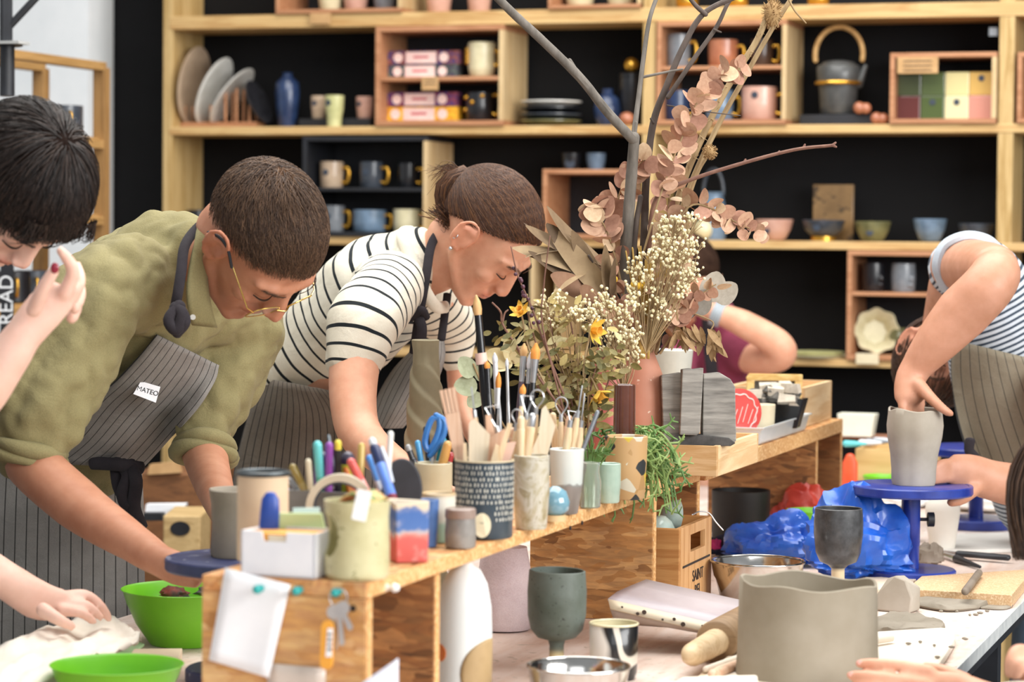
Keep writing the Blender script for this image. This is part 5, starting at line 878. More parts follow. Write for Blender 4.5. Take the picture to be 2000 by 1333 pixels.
under = sheetpx([(((1192, 1190), 3.89), ((1400, 1238), 3.87)), (((1198, 1206), 3.9), ((1390, 1240), 3.88)), (((1208, 1218), 3.92), ((1380, 1230), 3.92)), (((1262, 1200), 4.0), ((1400, 1212), 4.0))]); part('under_film', under, pm('beige_film', 'b5a295', 'c9b8ac', 10, .5), o, True, 180, sol=.003)
for k in range(10): x = 1215+25*k+7*sin(k*2.3); y = 1183+(x-1188)*.2335; p = P(x, y+(3 if k % 2 else -3), 3.884-(x-1188)/274*.03); g = G(); g.tube([p, p-f_*.003], .0016+.0009*(k % 3), 10, hemi=False, ref=np.array([0, 0, 1.])); part('punch_hole', g, pm('hole_dark', '4a3c34', None, 10, .8), o, True)
# bottle crate
X1c, Yc = PZ(1326, 1206, ZT)[0], PZ(1326, 1206, ZT)[1]; Yd = PX(1389, 1150, X1c)[1]; s = dep(PZ(1326, 1206, ZT))/FPX; H = 172*s; X0c = X1c-.085; z0 = ZT+.0006
o = T('bottle_crate', 'small wooden bottle crate with a handle hole and dark stamped letters', 'crate', ((X0c+X1c)/2, (Yc+Yd)/2, z0)); t_ = .008; cw = wood('crate_wood', 'c2925c', 'd8ae7c', 'Z', 10); cx_ = wood('crate_front', 'b07a42', 'c99a60', 'X', 12)
for nm, a, b, m in (('front_board', (X0c, Yc, z0), (X1c, Yc+t_, z0+H), cx_), ('back_board', (X0c, Yd-t_, z0), (X1c, Yd, z0+H), cx_), ('left_board', (X0c, Yc+t_, z0), (X0c+t_, Yd-t_, z0+H), cw), ('floor_board', (X0c+t_, Yc+t_, z0), (X1c-t_, Yd-t_, z0+t_), cw)): g = G(); g.bx(a, b); part(nm, g, m, o, True, 0, bev=.002)
hy0, hy1 = Yc+(Yd-Yc)*.33, Yc+(Yd-Yc)*.78; hz0, hz1 = z0+H*.68, z0+H*.88
Ya, Yb_ = Yc+t_, Yd-t_
for a, b in (((X1c-t_, Ya, z0), (X1c, Yb_, hz0)), ((X1c-t_, Ya, hz1), (X1c, Yb_, z0+H)), ((X1c-t_, Ya, hz0), (X1c, hy0, hz1)), ((X1c-t_, hy1, hz0), (X1c, Yb_, hz1))): g = G(); g.bx(a, b); part('right_board', g, cw, o, True, 0)
ink = pm('stamp_ink', '2e2520', '3c322c', 60, .8); Rt_ = np.array([[0, 0, 1.], [1, 0, 0], [0, 1, 0]])
lc = np.array(o.location)
for k, (tx, fz, sz) in enumerate((('SAINT', .38, .026), ('BEL', .2, .026))): text(tx, sz, np.array([X1c+.0006, (Yc+Yd)/2+.012, z0+H*fz])-lc, Rt_, ink, o, 'stamped_lettering')
g = G(); g.bx((X1c-.0003, Yc+.02, z0+H*.53), (X1c+.0008, Yd-.014, z0+H*.555)); part('stamped_line', g, ink, o, True, 0)
for i, (dx, dy, tl, l) in enumerate(((-.05, .032, .5, 'celadon broken bowl sticking out of the bottle crate, left'), (-.05, .075, -.7, 'pale celadon shard bowl behind it in the bottle crate'))):
    g = G(); g.lathe(potprof([(.01, 0), (.017, .003), (.025, .014), (.028, .026)], .003), 30); V = g.V[0]@rot('Y', tl+2.4).T@rot('Z', .6).T; V[:, 2] -= V[:, 2].min(); g.V = [V]; solo('celadon_bowl', g, glaze('celadon_pale', '93a8a0', 'b5c4bd', 20, .2), l, 'bowl', (X1c+dx, Yc+dy, z0+H-.018), smooth=60)
wire = G(); wire.tube(crom([P(1352, 1006, 4.28), P(1366, 1000, 4.3), P(1385, 1003, 4.3), P(1398, 1020, 4.29), P(1412, 1036, 4.28)], 5), .0012, 6); solo('steel_wire', wire, steel, 'bent steel wire hanging over the bottle crate', 'wire', world=True)
# under-bench things
t = NT('dotted_vase', .45); t.col('e3e8e6'); t = t.m
loc, s = on(906, 1398, 100, ZT); o = T('white_vase', 'tall white vase with a tan and an orange painted circle under the bench', 'vase', loc); prof = [(44, 0), (50, 4), (53, 60), (54, 150), (52, 205), (44, 250), (30, 277), (16, 286), (15, 292)]; g = G(); g.lathe(potprof([(r*s, h*s) for r, h in prof], 3*s), 56); part('body', g, t, o, smooth=60)
def decal(nm, dx, z, R, m, lab): 
    V = []; F = []; n = 32; g = G(); q = []; 
    rr = lambda h: np.interp(h, [p[1] for p in prof], [p[0] for p in prof])*s+.0006
    ring = []; a0 = math.asin(max(-1, min(1, dx/54)))
    for i in range(9):
        row = []
        for k in range(n+1): rad = R*i/8; hh = z+rad*sin(k*2*pi/n); aa = a0+rad*cos(k*2*pi/n)/54+YAW*0; r = rr(hh); row.append(np.array([sin(aa)*r, -cos(aa)*r, hh*s])@rot('Z', YAW).T)
        q.append(row)
    g.sheet(q); part(nm, g, m, o, smooth=180, label=lab, sol=.0006)
decal('tan_circle', 48, 80, 66, pm('tan_slip', 'a58a5f', 'b89c72', 14, .6), 'tan painted circle'); decal('orange_circle', -46, 118, 17, pm('orange_slip', 'd9752f', 'e2843c', 14, .6), 'orange painted circle')
loc, s = on(984, 1238, 110, ZT); sackm = fabric('sack_cloth', 'c5b5b8', 'd8cacb', 14, 500, None, .5); g = G(); g.lathe([(.0005, 0), (52*s, 2*s), (57*s, 14*s), (55*s, 60*s), (50*s, 120*s), (44*s, 162*s), (.0005, 168*s)], 48, fn=lambda x, y, z: (x*(1+.05*noise.noise((x*30, y*30, z*20))), y*(1+.05*noise.noise((x*30, y*30, z*20+9))), z)); solo('clay_sack', g, sackm, 'pale pinkish stuffed cloth sack under the bench, behind the white vase', 'sack', loc, smooth=60)
lowp = pm('blue_white_paper', 'd3d9e8', 'e6e9f2', 10, .7)
g = G(); g.sheet([[P(lerp(706, 778, k/8), lerp(1336, 1287, (k/8)**1.0)+i*28*(1-.3*(k/8)**2), 2.96+.012*i) for k in range(9)] for i in range(7)]); solo('curled_paper', g, lowp, 'curled white paper lying in the first bay of the bench', 'paper', world=True, sol=.001, smooth=180)
pot('cooking_pot', 'black cylindrical pot in shadow under the far bench', 'pot', 1446, 1068, ZT, [(54, 0), (56, 3), (57, 104)], pm('matt_black', '161514', '1f1d1b', 20, .6), 3)
loc, s = on(1432, 1092, 40, ZT); crumple('navy_cloth', 'dark navy cloth heap beside the steel bowl', 'cloth', loc, .046, .03, .034, pm('navy_cloth', '151b34', '222a48', 30, .8), .4, 20, seed=11)
for i, (x, y, l) in enumerate(((1397, 1068, 'pink scrap on the navy cloth, left'), (1436, 1058, 'bright pink curled scrap on the navy cloth, right'))):
    p = P(x, y+6, dep(loc)-.02); crumple('pink_scrap', l, 'scrap', p, .011, .009, .014, pm('magenta', 'c22a78', 'd8408c', 40, .5), .5, 22, 24, 12, 20+i)
t = NT('patterned_rim_cup', .4); v = t.noise(t.coord(), 40, 1); t.col(t.ramp(v, [(.5, 'd4c9a8'), (.53, '2c3a30')])); pot('patterned_bowl', 'cream cup with dark green brush marks, half behind the blue sheet', 'cup', 1512, 1092, ZT, [(28, 0), (32, 3), (36, 30), (37, 58)], t.m, 3)
# far end clutter
c1 = PZ(1646, 994, ZT); s = dep(c1)/FPX; openbox('pine_crate', 'pine crate with tubes on it behind the tall clay vase', 'crate', c1[0], c1[0]+.16, c1[1]+.14, c1[1]+.36, ZT+.0006, ZT+.0006+108*s, .01, wood('far_pine', 'c9a468', 'dcbc84', 'X', 8))
c = PZ(1659, 996, ZT); s = dep(c)/FPX; g = G(); g.tube([(0, 0, .01), (0, 0, .03), (0, 0, 92*s), (0, 0, 104*s)], [15*s, 16*s, 15*s, 9*s], 24, b=np.array([10, 11, 10, 6])*s, ref=np.array([0, 1., 0])); solo('orange_bottle', g, pm('orange_red', 'e8532e', 'f06a42', 10, .4), 'bright orange-red plastic bottle at the far end of the bench', 'bottle', c)
d = 6.35; g = G(); g.tube([P(1672, 900, d), P(1700, 903, d)], 14*d/FPX, 18); o = solo('thread_spool', g, pm('dark_red_spool', '5c1f22', '3a4a3e', 20, .5, stretch=(1, 1, 1)), 'dark red and green cylinder lying by the orange bottle', 'spool', world=True)
zt_ = ZT+.0006+108*dep(c1)/FPX
def tray2(label, x, y, w, h, z, name='white_tray'):
    p = PZ(x, y, z); s = dep(p)/FPX; g = G(); W = w/2*s
    g.rings([np.array([(cx*W*k, cy*W*.6*k, zz*s) for cx, cy in ((-1, -1), (1, -1), (1, 1), (-1, 1))]) for k, zz in ((.82, 0), (1, h), (.94, h), (.78, 4))]); solo(name, g, pm('white_plastic_tray', 'dcdccb', 'e8e8da', 10, .4), label, 'tray', p, bev=.003, smooth=0)
tray2('white plastic tray on the pine crate, behind the clay vase', 1675, 852, 74, 44, zt_+.012)
g = G(); p = PZ(1675, 858, zt_); g.box((0, .0, .006), (.17, .06, .0105)); solo('pencil_tray', g, pm('reddish_wood', '8a5a42', '9c6c52', 20, .6), 'reddish wooden strip under the white tray', 'strip', (p[0], p[1], zt_+.0005), bev=.001)
for i, (x, y, cx, l) in enumerate(((1660, 862, '63c3c6', 'turquoise paint tube on the pine crate'), (1690, 860, 'dfe3e6', 'white paint tube on the pine crate'), (1704, 858, '7b8087', 'grey paint tube on the pine crate'), (1718, 856, 'cfd4da', 'pale paint tube at the right of the crate'))):
    p = PZ(x, y+2, zt_+.012)-np.array([0, .05, 0]); g = G(); g.tube([p, p+h_*.02, p+h_*.045], [.008, .007, .003], 10); solo('paint_tube', g, pm('tube_'+cx, cx, None, 10, .4), l, 'tube', world=True)
for i, (x, y, w, h, l) in enumerate(((1745, 1000, 120, 26, 'white folded cloth behind the blue column'), (1930, 1012, 190, 44, 'white heap of cloth behind the right banding wheel'))):
    loc, s = on(x, y, 20, ZT); loc = loc+np.array([0, .12, 0]); crumple('white_cloth', l, 'cloth', loc, w/2*s, .06, h*s, pm('white_cloth', 'd2cfca', 'e2e0dc', 12, .8), .25, 14, seed=30+i)
pot('dark_tin', 'dark tin with pale lettering-like pattern behind the blue column', 'tin', 1762, 1060, ZT, [(30, 0), (31, 2), (31, 52)], pat('dark_tin_print', '26282a', '3a3c3c', '8a8274'), 2)
# left: paper wrapping and green film
g = G(); rows = []
top_l = [(-40, 1278), (60, 1236), (130, 1214), (195, 1190), (236, 1218), (276, 1246)]; bot_l = [(-60, 1400), (20, 1352), (90, 1326), (160, 1300), (215, 1276), (268, 1252)]
a_, b_ = crom(top_l, 6), crom(bot_l, 6)
for i in range(13): rows.append([PZ(*(lerp(a_[k], b_[k], i/12)), ZT+.05)+np.array([0, 0, .012*noise.noise((k*.22, i*.35, 2))+.006*noise.noise((k*.6, i*.9, 5))]) for k in range(len(a_))])
g.sheet(rows); solo('wrapping_paper', g, pm('cream_paper', 'e6dccb', 'f2ebdf', 8, .75), 'creased white wrapping paper held by the woman at the left edge', 'paper', world=True, sol=.001, smooth=180)
slabpx('green_film', 'translucent pale green plastic sheet under the wrapping paper', 'sheet', [(60, 1345), (150, 1306), (225, 1278), (272, 1254), (282, 1258), (246, 1288), (180, 1322), (140, 1350)], ZT+.012, .004, pm('green_film', 'a9c79a', 'bcd8ac', 10, .35), .001)
rodz('metal_tool', 'grey metal clip on the plywood scrap', 'tool', (238, 1288), (290, 1290), ZT+.022, .005, pm('dull_metal', '6b665c', '7c776c', 30, .5, .5))
# twisted clay vase
loc, s = on(828, 1176, 90, ZT)
def twist(x, y, z):
    a = math.atan2(y, x); r = math.hypot(x, y); f = (a*3/(2*pi)+z*19) % 1; f = f if f < .82 else .82*(1-f)/.18; k = .95+.17*f+.03*noise.noise((x*40, y*40, z*25)); return (cos(a)*r*k, sin(a)*r*k, z)
vessel('twisted_vase', 'tall twisted grey clay vase leaning by the striped woman\'s apron', 'vase', loc, s, [(42, 0), (45, 30)]+[(46-5*t-15*t**3, 40+t*420) for t in np.linspace(0, 1, 110)]+[(24, 480), (26, 505)], pm('khaki_clay', '6f6650', '887e64', 8, .75, bump=.1), 4, n=130, fn=twist)
# background clutter under the man
for nm, label, px0, px1, d, dp, m in (('storage_crate', 'brown wooden chest low behind the man\'s apron', (270, 1100), (440, 925), 6.3, .25, wood('brown_chest', '6b4526', '8a5c36', 'X', 8)), ('carry_crate', 'light wooden crate with an oval handle hole behind the man', (318, 1095), (392, 1008), 5.9, .2, wood('light_crate', 'b89a68', 'd2b684', 'X', 8))):
    a, b = P(*px0, d), P(*px1, d); o = T(nm, label, 'crate', (*((a+b)/2)[:2], 0)); g = G(); W = np.linalg.norm((b-a)[:2]); R = np.stack([h_, nrm(np.cross([0, 0, 1], h_)), [0, 0, 1]], 1); cc = (a+b)/2+R[:, 1]*dp/2; g.box((cc[0], cc[1], b[2]/2), (W, dp, b[2]), R); part('body', g, m, o, True, 0, bev=.004)
    if nm == 'carry_crate':
        c = P(352, 1033, d-.002); g = G(); g.poly(np.array([c+R[:, 0]*.022*cos(t)+R[:, 2]*.016*sin(t) for t in np.linspace(0, 2*pi, 21)[:-1]]), -R[:, 1]*.002); part('handle_hole', g, blk, o, True, 0)
    else:
        for k, (x0, x1, y0, y1, mm) in enumerate(((285, 370, 1010, 985, blk), (300, 340, 905, 880, kraft))): pass
for l, px, d, m, nm in (('dark-edged white tray resting on the chest behind the man', [(282, 1012), (356, 1016), (362, 985), (285, 986)], 6.1, white, 'flat_tray'), ('black folder lying in front of the white tray', [(278, 1018), (318, 1018), (316, 1003), (279, 1003)], 6.05, blk, 'folder'), ('bundle of brown paper on top of the chest', [(288, 928), (352, 924), (346, 903), (292, 908)], 6.28, kraft, 'paper_bundle')): panel(nm, l, 'storage', px, d, m, .05)
# ================================================================== dried bouquet and greenery
def leafmesh(name, m, W, curl=.15, fold=.15, shape=lambda t: sin(pi*t**.8)**.7, th=.004, n=13):
    g = G(); R = []
    for i in range(n+1):
        t = i/n; w = max(.012, shape(min(.995, max(.005, t)))*W/2); z = curl*(t*t-.2*t); R.append([(-w, t, z+fold*w), (0, t, z+th), (w, t, z+fold*w), (0, t, z-th)])
    g.rings(R); return mesh_of(g, m, 35, name)
def leafm(a, b, **k): 
    m = pm('leaf_'+a, a, b, 4, .75, bump=.1); m.node_tree.nodes['Principled BSDF'].inputs['Subsurface Weight'].default_value = 0; return m
coin = lambda t: sin(pi*t**.8)**.5
oval = lambda t: sin(pi*t**.9)**.7
LE = [leafmesh('leaf', leafm(a, b), w, c, f, coin) for a, b, w, c, f in (('b98f74', 'c9a286', .95, .1, .06), ('a87c64', 'b88e74', .9, .2, .1), ('c8a886', 'd8bc9a', .92, -.12, .08), ('9c705c', 'ae826c', .95, .15, .04), ('be957a', 'cea78c', .85, .25, -.1))]
LO = [leafmesh('leaf', leafm(a, b), w, c, f, oval) for a, b, w, c, f in (('80733f', '988a54', .5, .1, .2), ('6a6236', '80764a', .55, .2, .3), ('a8955a', 'bdaa70', .5, -.15, .25), ('8f7a4a', 'a58e5c', .45, .3, .2), ('5a5630', '6e6a40', .5, .2, .1), ('b5a878', 'c8bc90', .5, .1, .2))]
LB = [leafmesh('leaf', leafm(a, b), w, c, f, lambda t: sin(pi*t**.85)**.55) for a, b, w, c, f in (('6c573f', '836c50', .23, .3, .15), ('574431', '6c5741', .24, .2, .1), ('937b5c', 'a9916f', .22, -.25, .2), ('7e5c46', '916f58', .34, .15, .1))]
LS = [leafmesh('leaf', leafm(a, b), w, .1, .15, coin) for a, b, w in (('a59c8e', 'b8b0a2', .85), ('8b867c', '9e988e', .85), ('93997a', 'a8ae90', .9))]
LC = leafmesh('leaf', leafm('d9c896', 'e8dab0'), .7, .2, .3, coin)
PT = leafmesh('petal', leafm('e0b030', 'eac458'), .45, .3, .2, oval); SD = leafmesh('seed_wing', leafm('8f704c', 'a88a62'), .28, .1, .2, oval)
fb = nrm(-np.array(f_))
def leafobj(par, me, pos, dr, nm, size, name='leaf'):
    y = nrm(dr); z = nrm(np.asarray(nm)-y*(np.asarray(nm)@y)); x = np.cross(y, z); o = bpy.data.objects.new(name, me); COL.objects.link(o); o.parent = par
    M = Matrix([[x[i]*size, y[i]*size, z[i]*size, 0] for i in range(3)]+[[0, 0, 0, 1]]); M.translation = Vector((np.asarray(pos)-np.array(par.location)).tolist()); o.matrix_local = M; return o
rl = random.Random(21)
def rv(k=1.0): return np.array([rl.gauss(0, k) for _ in range(3)])
bark = pm('grey_bark', '565049', '736c64', 60, .8, bump=.2, stretch=(1, 1, .3)); barkd = pm('dark_bark', '443a34', '5a4e47', 60, .8, bump=.2, stretch=(1, 1, .3)); strawm = pm('straw', '8c7350', 'a88f68', 60, .7, stretch=(1, 1, .1)); twigm = pm('reddish_twig', '6e4a3e', '84604f', 60, .7)
def path(px, d0, d1): n = len(px); return crom([P(x, y, d0+(d1-d0)*i/(n-1)) for i, (x, y) in enumerate(px)], 6)
def branch(name, label, segs, mat, cat='branch', group=None, nubs=()):
    p0 = segs[0][0]; o = T(name, label, cat, P(*p0[0], segs[0][2]), group)
    for px, (r0, r1), d0, d1 in segs:
        q = path(px, d0, d1); g = G(); r = np.linspace(r0, r1, len(q))*d0/FPX; r *= 1+.06*np.array([noise.noise((i*.7, r0, 0)) for i in range(len(q))]); g.tube(q, r, 9); part('stem', g, mat, o, True)
    for x, y, x2, y2, r, d in nubs: g = G(); g.tube([P(x, y, d), P(x2, y2, d)], [r*d/FPX, r*.7*d/FPX], 7); part('bud', g, mat, o, True)
    return o
DV = dep(np.array(vase_o.location))
branch('bare_branch', 'thick grey forked branch reaching to the top left of the bouquet', [([(1232, 700), (1226, 600), (1222, 500), (1229, 400), (1235, 320), (1239, 268)], (13, 10.5), DV, DV-.05), ([(1238, 275), (1222, 258), (1182, 214), (1133, 152), (1062, 82), (1004, 28), (962, -14)], (10, 8), DV-.05, DV-.15), ([(1237, 270), (1246, 200), (1256, 120), (1268, 40), (1286, -14)], (5.5, 4), DV-.05, DV), ([(1254, 151), (1292, 143), (1333, 135)], (3, 2), DV-.02, DV-.02)], bark, nubs=[(1131, 150, 1113, 118, 6, DV-.1), (1240, 262, 1243, 240, 4, DV-.05)])
branch('bare_branch', 'slim dark branch right of the thick one, forking at the top', [([(1248, 700), (1252, 600), (1258, 470), (1262, 350), (1276, 240), (1302, 168), (1335, 90), (1376, 25), (1450, -12)], (9, 5), DV+.03, DV), ([(1378, 28), (1360, 12), (1342, -10)], (5, 4), DV, DV), ([(1305, 190), (1352, 120), (1398, 55), (1420, 10), (1435, -10)], (5, 3.5), DV, DV+.02), ([(1303, 206), (1340, 212), (1392, 220), (1446, 226)], (1.6, 1), DV, DV), ([(1232, 600), (1240, 460), (1251, 385)], (7, 5), DV-.02, DV-.02)], barkd, nubs=[(1276, 240, 1271, 232, 3, DV), (1395, 58, 1408, 63, 2.5, DV)])
o = branch('teasel_stalk', 'pair of tall prickly straw stalks with a teasel head at the top', [([(1268, 690), (1290, 520), (1330, 370), (1380, 250), (1430, 155), (1480, 75), (1515, -14)], (7, 6), DV+.04, DV), ([(1275, 690), (1300, 520), (1345, 370), (1400, 250), (1455, 150), (1500, 70), (1552, -14)], (6, 4.5), DV+.05, DV+.02), ([(1282, 690), (1310, 540), (1340, 410), (1362, 340), (1385, 300)], (4, 3), DV+.02, DV), ([(1535, -14), (1552, 20), (1574, 45)], (2.5, 1.5), DV, DV)], strawm, 'dried plant')
for (x, y, rx, ry, dd) in ((1508, 26, 20, 30, DV), (1386, 297, 15, 15, DV-.02)):
    c = P(x, y, dd); s = dd/FPX; g = G(); g.ell(c, (rx*.8*s, rx*.8*s, ry*.85*s), n=14, m=8)
    for i in range(160): v = nrm(rv()); q = c+v*np.array([rx, rx, ry])*.75*s; g.tube([q, c+v*np.array([rx, rx, ry])*1.12*s], [1.1*s, .5*s], 3, hemi=False)
    part('teasel_head', g, pm('teasel', '8f7048', 'ab8a5c', 90, .8), o, True)
g = G(); Pq = path([(1330, 370), (1380, 250), (1430, 155), (1480, 75), (1512, 0)], DV+.02, DV)
for i in range(70): q = Pq[rl.randrange(len(Pq))]; v = nrm(rv()); s = DV/FPX; g.tube([q, q+v*12*s], [1.3*s, .4*s], 3, hemi=False)
part('prickles', g, strawm, o, True, kind='stuff')
branch('thin_twig', 'thin reddish twig pointing far right above the bouquet', [([(1262, 640), (1268, 480), (1282, 388), (1340, 355), (1440, 322), (1550, 293), (1628, 284)], (5, 3), DV, DV-.12)], twigm, nubs=[(1519, 301, 1522, 296, 3, DV-.08), (1453, 318, 1456, 312, 3, DV-.06), (1570, 288, 1572, 283, 3, DV-.1), (1626, 284, 1632, 279, 3, DV-.12), (1626, 284, 1633, 287, 3, DV-.12)])
def euc(label, px, n, sz, d, spread=16, meshes=LE, group='eucalyptus stems in the vase', name='eucalyptus_stem', start=.35, stem=strawm, jit=.7, cat='dried plant'):
    q = path(px, d, d-.03); o = T(name, label, cat, q[0], group); g = G(); g.tube(q, np.linspace(2.6, 1.2, len(q))*d/FPX, 6); part('stem', g, stem, o, True); s = d/FPX; L = len(q)-1
    for i in range(n):
        t = start+(1-start)*i/max(1, n-1); k = min(L-1, int(t*L)); p = q[k]+(q[k+1]-q[k])*(t*L-k); tg = nrm(q[min(L, k+1)]-q[max(0, k-1)]); sd = nrm(np.cross(tg, fb))*(1 if i % 2 else -1); dr = nrm(sd+tg*.5+rv(.35)); nm = nrm(fb+rv(jit*1.1)); z = sz*rl.uniform(.75, 1.2)*s*(1-.25*t); leafobj(o, meshes[rl.randrange(len(meshes))], p+rv(spread*.22*s), dr, nm, z)
    return o
euc('long dusty pink eucalyptus stem curving up to the teasel', [(1258, 690), (1245, 560), (1275, 430), (1308, 330), (1335, 262), (1362, 200), (1398, 155), (1448, 128)], 46, 40, DV-.04)
euc('left eucalyptus stem with big round pink leaves', [(1244, 690), (1215, 560), (1192, 470), (1172, 425), (1160, 398)], 18, 44, DV-.02, start=.45); euc('pink eucalyptus stem behind the thick branch', [(1248, 690), (1228, 540), (1205, 420), (1222, 350), (1258, 312)], 24, 46, DV+.03); euc('eucalyptus stem drooping right with peach leaves', [(1272, 690), (1300, 500), (1345, 405), (1400, 412), (1440, 436), (1492, 458)], 26, 38, DV-.02, start=.4)
euc('salmon eucalyptus stem low at the right of the vase mouth', [(1268, 690), (1300, 640), (1340, 596), (1398, 556)], 24, 34, DV-.04, start=.2); euc('short eucalyptus stem low at the left of the vase mouth', [(1246, 690), (1222, 620), (1196, 560), (1172, 520)], 18, 40, DV-.06, start=.25); euc('tan eucalyptus stem in the middle of the bouquet', [(1262, 690), (1285, 560), (1302, 440), (1310, 345)], 26, 40, DV+.02, start=.3)
euc('pinkish eucalyptus stem hanging in front of the grey pot', [(1290, 690), (1320, 640), (1318, 600), (1280, 560)], 16, 36, DV-.05, start=.2)
euc('pinkish leaf stem filling the left of the vase mouth', [(1250, 690), (1232, 640), (1205, 610), (1170, 590)], 18, 34, DV-.08, start=.15); euc('tan leaf stem filling the middle of the vase mouth', [(1258, 690), (1250, 620), (1230, 560), (1205, 500)], 20, 38, DV+.01, start=.2); euc('peach leaf stem behind the gypsophila', [(1266, 690), (1300, 600), (1330, 520), (1335, 450)], 22, 36, DV+.03, start=.2)
o = T('silver_leaf_sprig', 'sprig with two big silver-grey round leaves at the right of the bouquet', 'dried plant', P(1300, 690, DV)); g = G(); g.tube(path([(1285, 690), (1330, 640), (1362, 610), (1392, 580)], DV, DV), 1.6*DV/FPX, 6); part('stem', g, barkd, o, True)
for x, y, dx, dy, sz, k in ((1384, 590, .25, .9, 62, 0), (1398, 588, .75, .6, 52, 0), (1360, 615, .3, .8, 52, 1), (1352, 620, -.6, .5, 36, 1)): leafobj(o, LS[k], P(x, y, DV-.02), vdir(dx, dy, -.1), fb+rv(.2), sz*DV/FPX)
o = T('magnolia_sprig', 'sprig of long leathery brown leaves beside the striped woman\'s face', 'dried plant', P(1230, 690, DV-.03)); d = DV-.12; g = G(); g.tube(path([(1236, 700), (1210, 620), (1185, 560), (1150, 500)], DV-.03, d), 2.5*d/FPX, 6); part('stem', g, barkd, o, True)
for bx_, by_, tx, ty, w, k, dd in ((1185, 520, 1046, 428, .3, 0, 0), (1190, 560, 1060, 440, .5, 1, .01), (1196, 590, 1078, 448, .8, 2, -.03), (1172, 540, 1018, 470, .7, 2, -.02), (1165, 560, 1022, 508, .6, 1, 0), (1190, 600, 1110, 452, .7, 0, .02), (1160, 575, 1064, 540, .8, 3, -.04), (1148, 530, 1084, 552, .6, 2, -.05), (1204, 605, 1158, 478, .6, 0, -.01), (1150, 500, 1014, 462, .3, 0, .0), (1120, 490, 1016, 452, .2, 1, .01), (1200, 590, 1186, 500, .6, 1, -.02), (1175, 600, 1120, 560, .8, 3, -.05), (1150, 490, 1030, 478, .25, 2, -.01)):
    A, B = P(bx_, by_, d+.03), P(tx, ty, d+dd); L = np.linalg.norm(B-A); leafobj(o, LB[k], A, B-A, fb*w+np.array([0, 0, 1])*(1-w)+rv(.15), L)
# filler foliage
for i, (l, px, m) in enumerate((('olive leafy sprig leaning left over the brushes', [(1130, 900), (1075, 800), (1020, 700), (985, 640)], LO), ('olive leafy sprig behind the ginger brush', [(1135, 900), (1090, 780), (1050, 680), (1030, 610)], LO), ('yellowish leafy sprig in the middle of the filler', [(1140, 900), (1115, 780), (1085, 680), (1070, 600)], [LO[2], LO[5], LO[3]]), ('brownish leafy sprig left of the yellow flower', [(1145, 900), (1135, 780), (1125, 690), (1110, 605)], [LO[3], LO[0], LO[2]]), ('dark olive sprig under the yellow flower', [(1150, 900), (1150, 800), (1160, 730), (1185, 690)], [LO[1], LO[4], LO[0]]), ('olive sprig arching right to the brown beaker', [(1152, 900), (1165, 820), (1190, 740), (1205, 690)], [LO[0], LO[5], LO[2]]), ('dense dark olive sprig low behind the loop tools', [(1128, 900), (1110, 840), (1080, 780), (1048, 740)], [LO[4], LO[1]]), ('small olive sprig low behind the pale paddle', [(1132, 900), (1120, 850), (1110, 800), (1105, 740)], [LO[4], LO[1], LO[0]]))):
    euc(l, px, 58, 30, 4.12+.025*(i % 4), 78, m, 'leafy sprigs of the filler bunch', 'leafy_sprig', .22, twigm, .9)
pot('filler_vase', 'dark vase holding the olive filler sprigs, hidden behind the pale grey cup', 'vase', 1136, 972, ZBN, [(20, 0), (24, 4), (26, 60), (22, 90)], Gz['brown'], 3)
def gyp(label, base, c, rx, ry, n, d, sl=.0):
    o = T('baby_breath', label, 'dried plant', P(*base, d), 'cream gypsophila sprays'); s = d/FPX; g = G(); b = G(); ends = []
    for i in range(n):
        while True:
            u, v = rl.uniform(-1, 1), rl.uniform(-1, 1)
            if u*u+v*v < 1: break
        e = P(c[0]+u*rx-v*ry*sl, c[1]+v*ry, d+rl.uniform(-.05, .05)); ends.append(e); B = P(*base, d); q = crom([B, lerp(B, e, .5)+rv(6*s), e], 4); g.tube(q, np.linspace(1.3, .6, len(q))*s, 4, hemi=False)
        for k in range(10): p = e+rv(8.5*s); g.tube([lerp(B, e, .88), p], .6*s, 3, hemi=False); b.ell(p, rl.uniform(2.3, 4.0)*s, n=7, m=5)
    part('stems', g, strawm, o, True, kind='stuff'); part('blossoms', b, pm('cream_blossom', 'ddd0a2', 'ece2be', 60, .8), o, True, 180, kind='stuff')
gyp('big cream gypsophila spray right of the branches', (1262, 690), (1300, 520), 64, 104, 74, DV-.1, .35); gyp('cream gypsophila spray hanging over the brown beaker', (1218, 770), (1200, 650), 48, 74, 36, 4.2, -.2); gyp('small cream gypsophila spray among the olive leaves', (1130, 800), (1110, 605), 62, 34, 18, 4.16, 0)
g = G(); s = DV/FPX
o = T('straw_bundle', 'bundle of golden straws standing in the terracotta vase', 'dried plant', P(1255, 690, DV-.08))
for i in range(22): x = 1242+rl.random()*26; g.tube(path([(x, 700), (x+4+rl.gauss(0, 4), 630), (x+(x-1250)*1.6+rl.gauss(4, 6), 540-rl.random()*60)], DV-.06, DV-.08), 1.7*s, 4)
part('straws', g, pm('golden_straw', 'a8843c', 'c9a860', 60, .7), o, True, kind='stuff')
o = T('stalk_bundle', 'dark and golden stalks standing in the brown beaker', 'dried plant', P(1216, 820, 4.36))
for i, x in enumerate((1203, 1210, 1217, 1224, 1231)): g = G(); g.tube(path([(x, 800), (x+1, 740), (x+3+i, 640)], 4.36, 4.34), 3.2*4.3/FPX, 7); part('stalk', g, strawm if i % 2 else barkd, o, True)
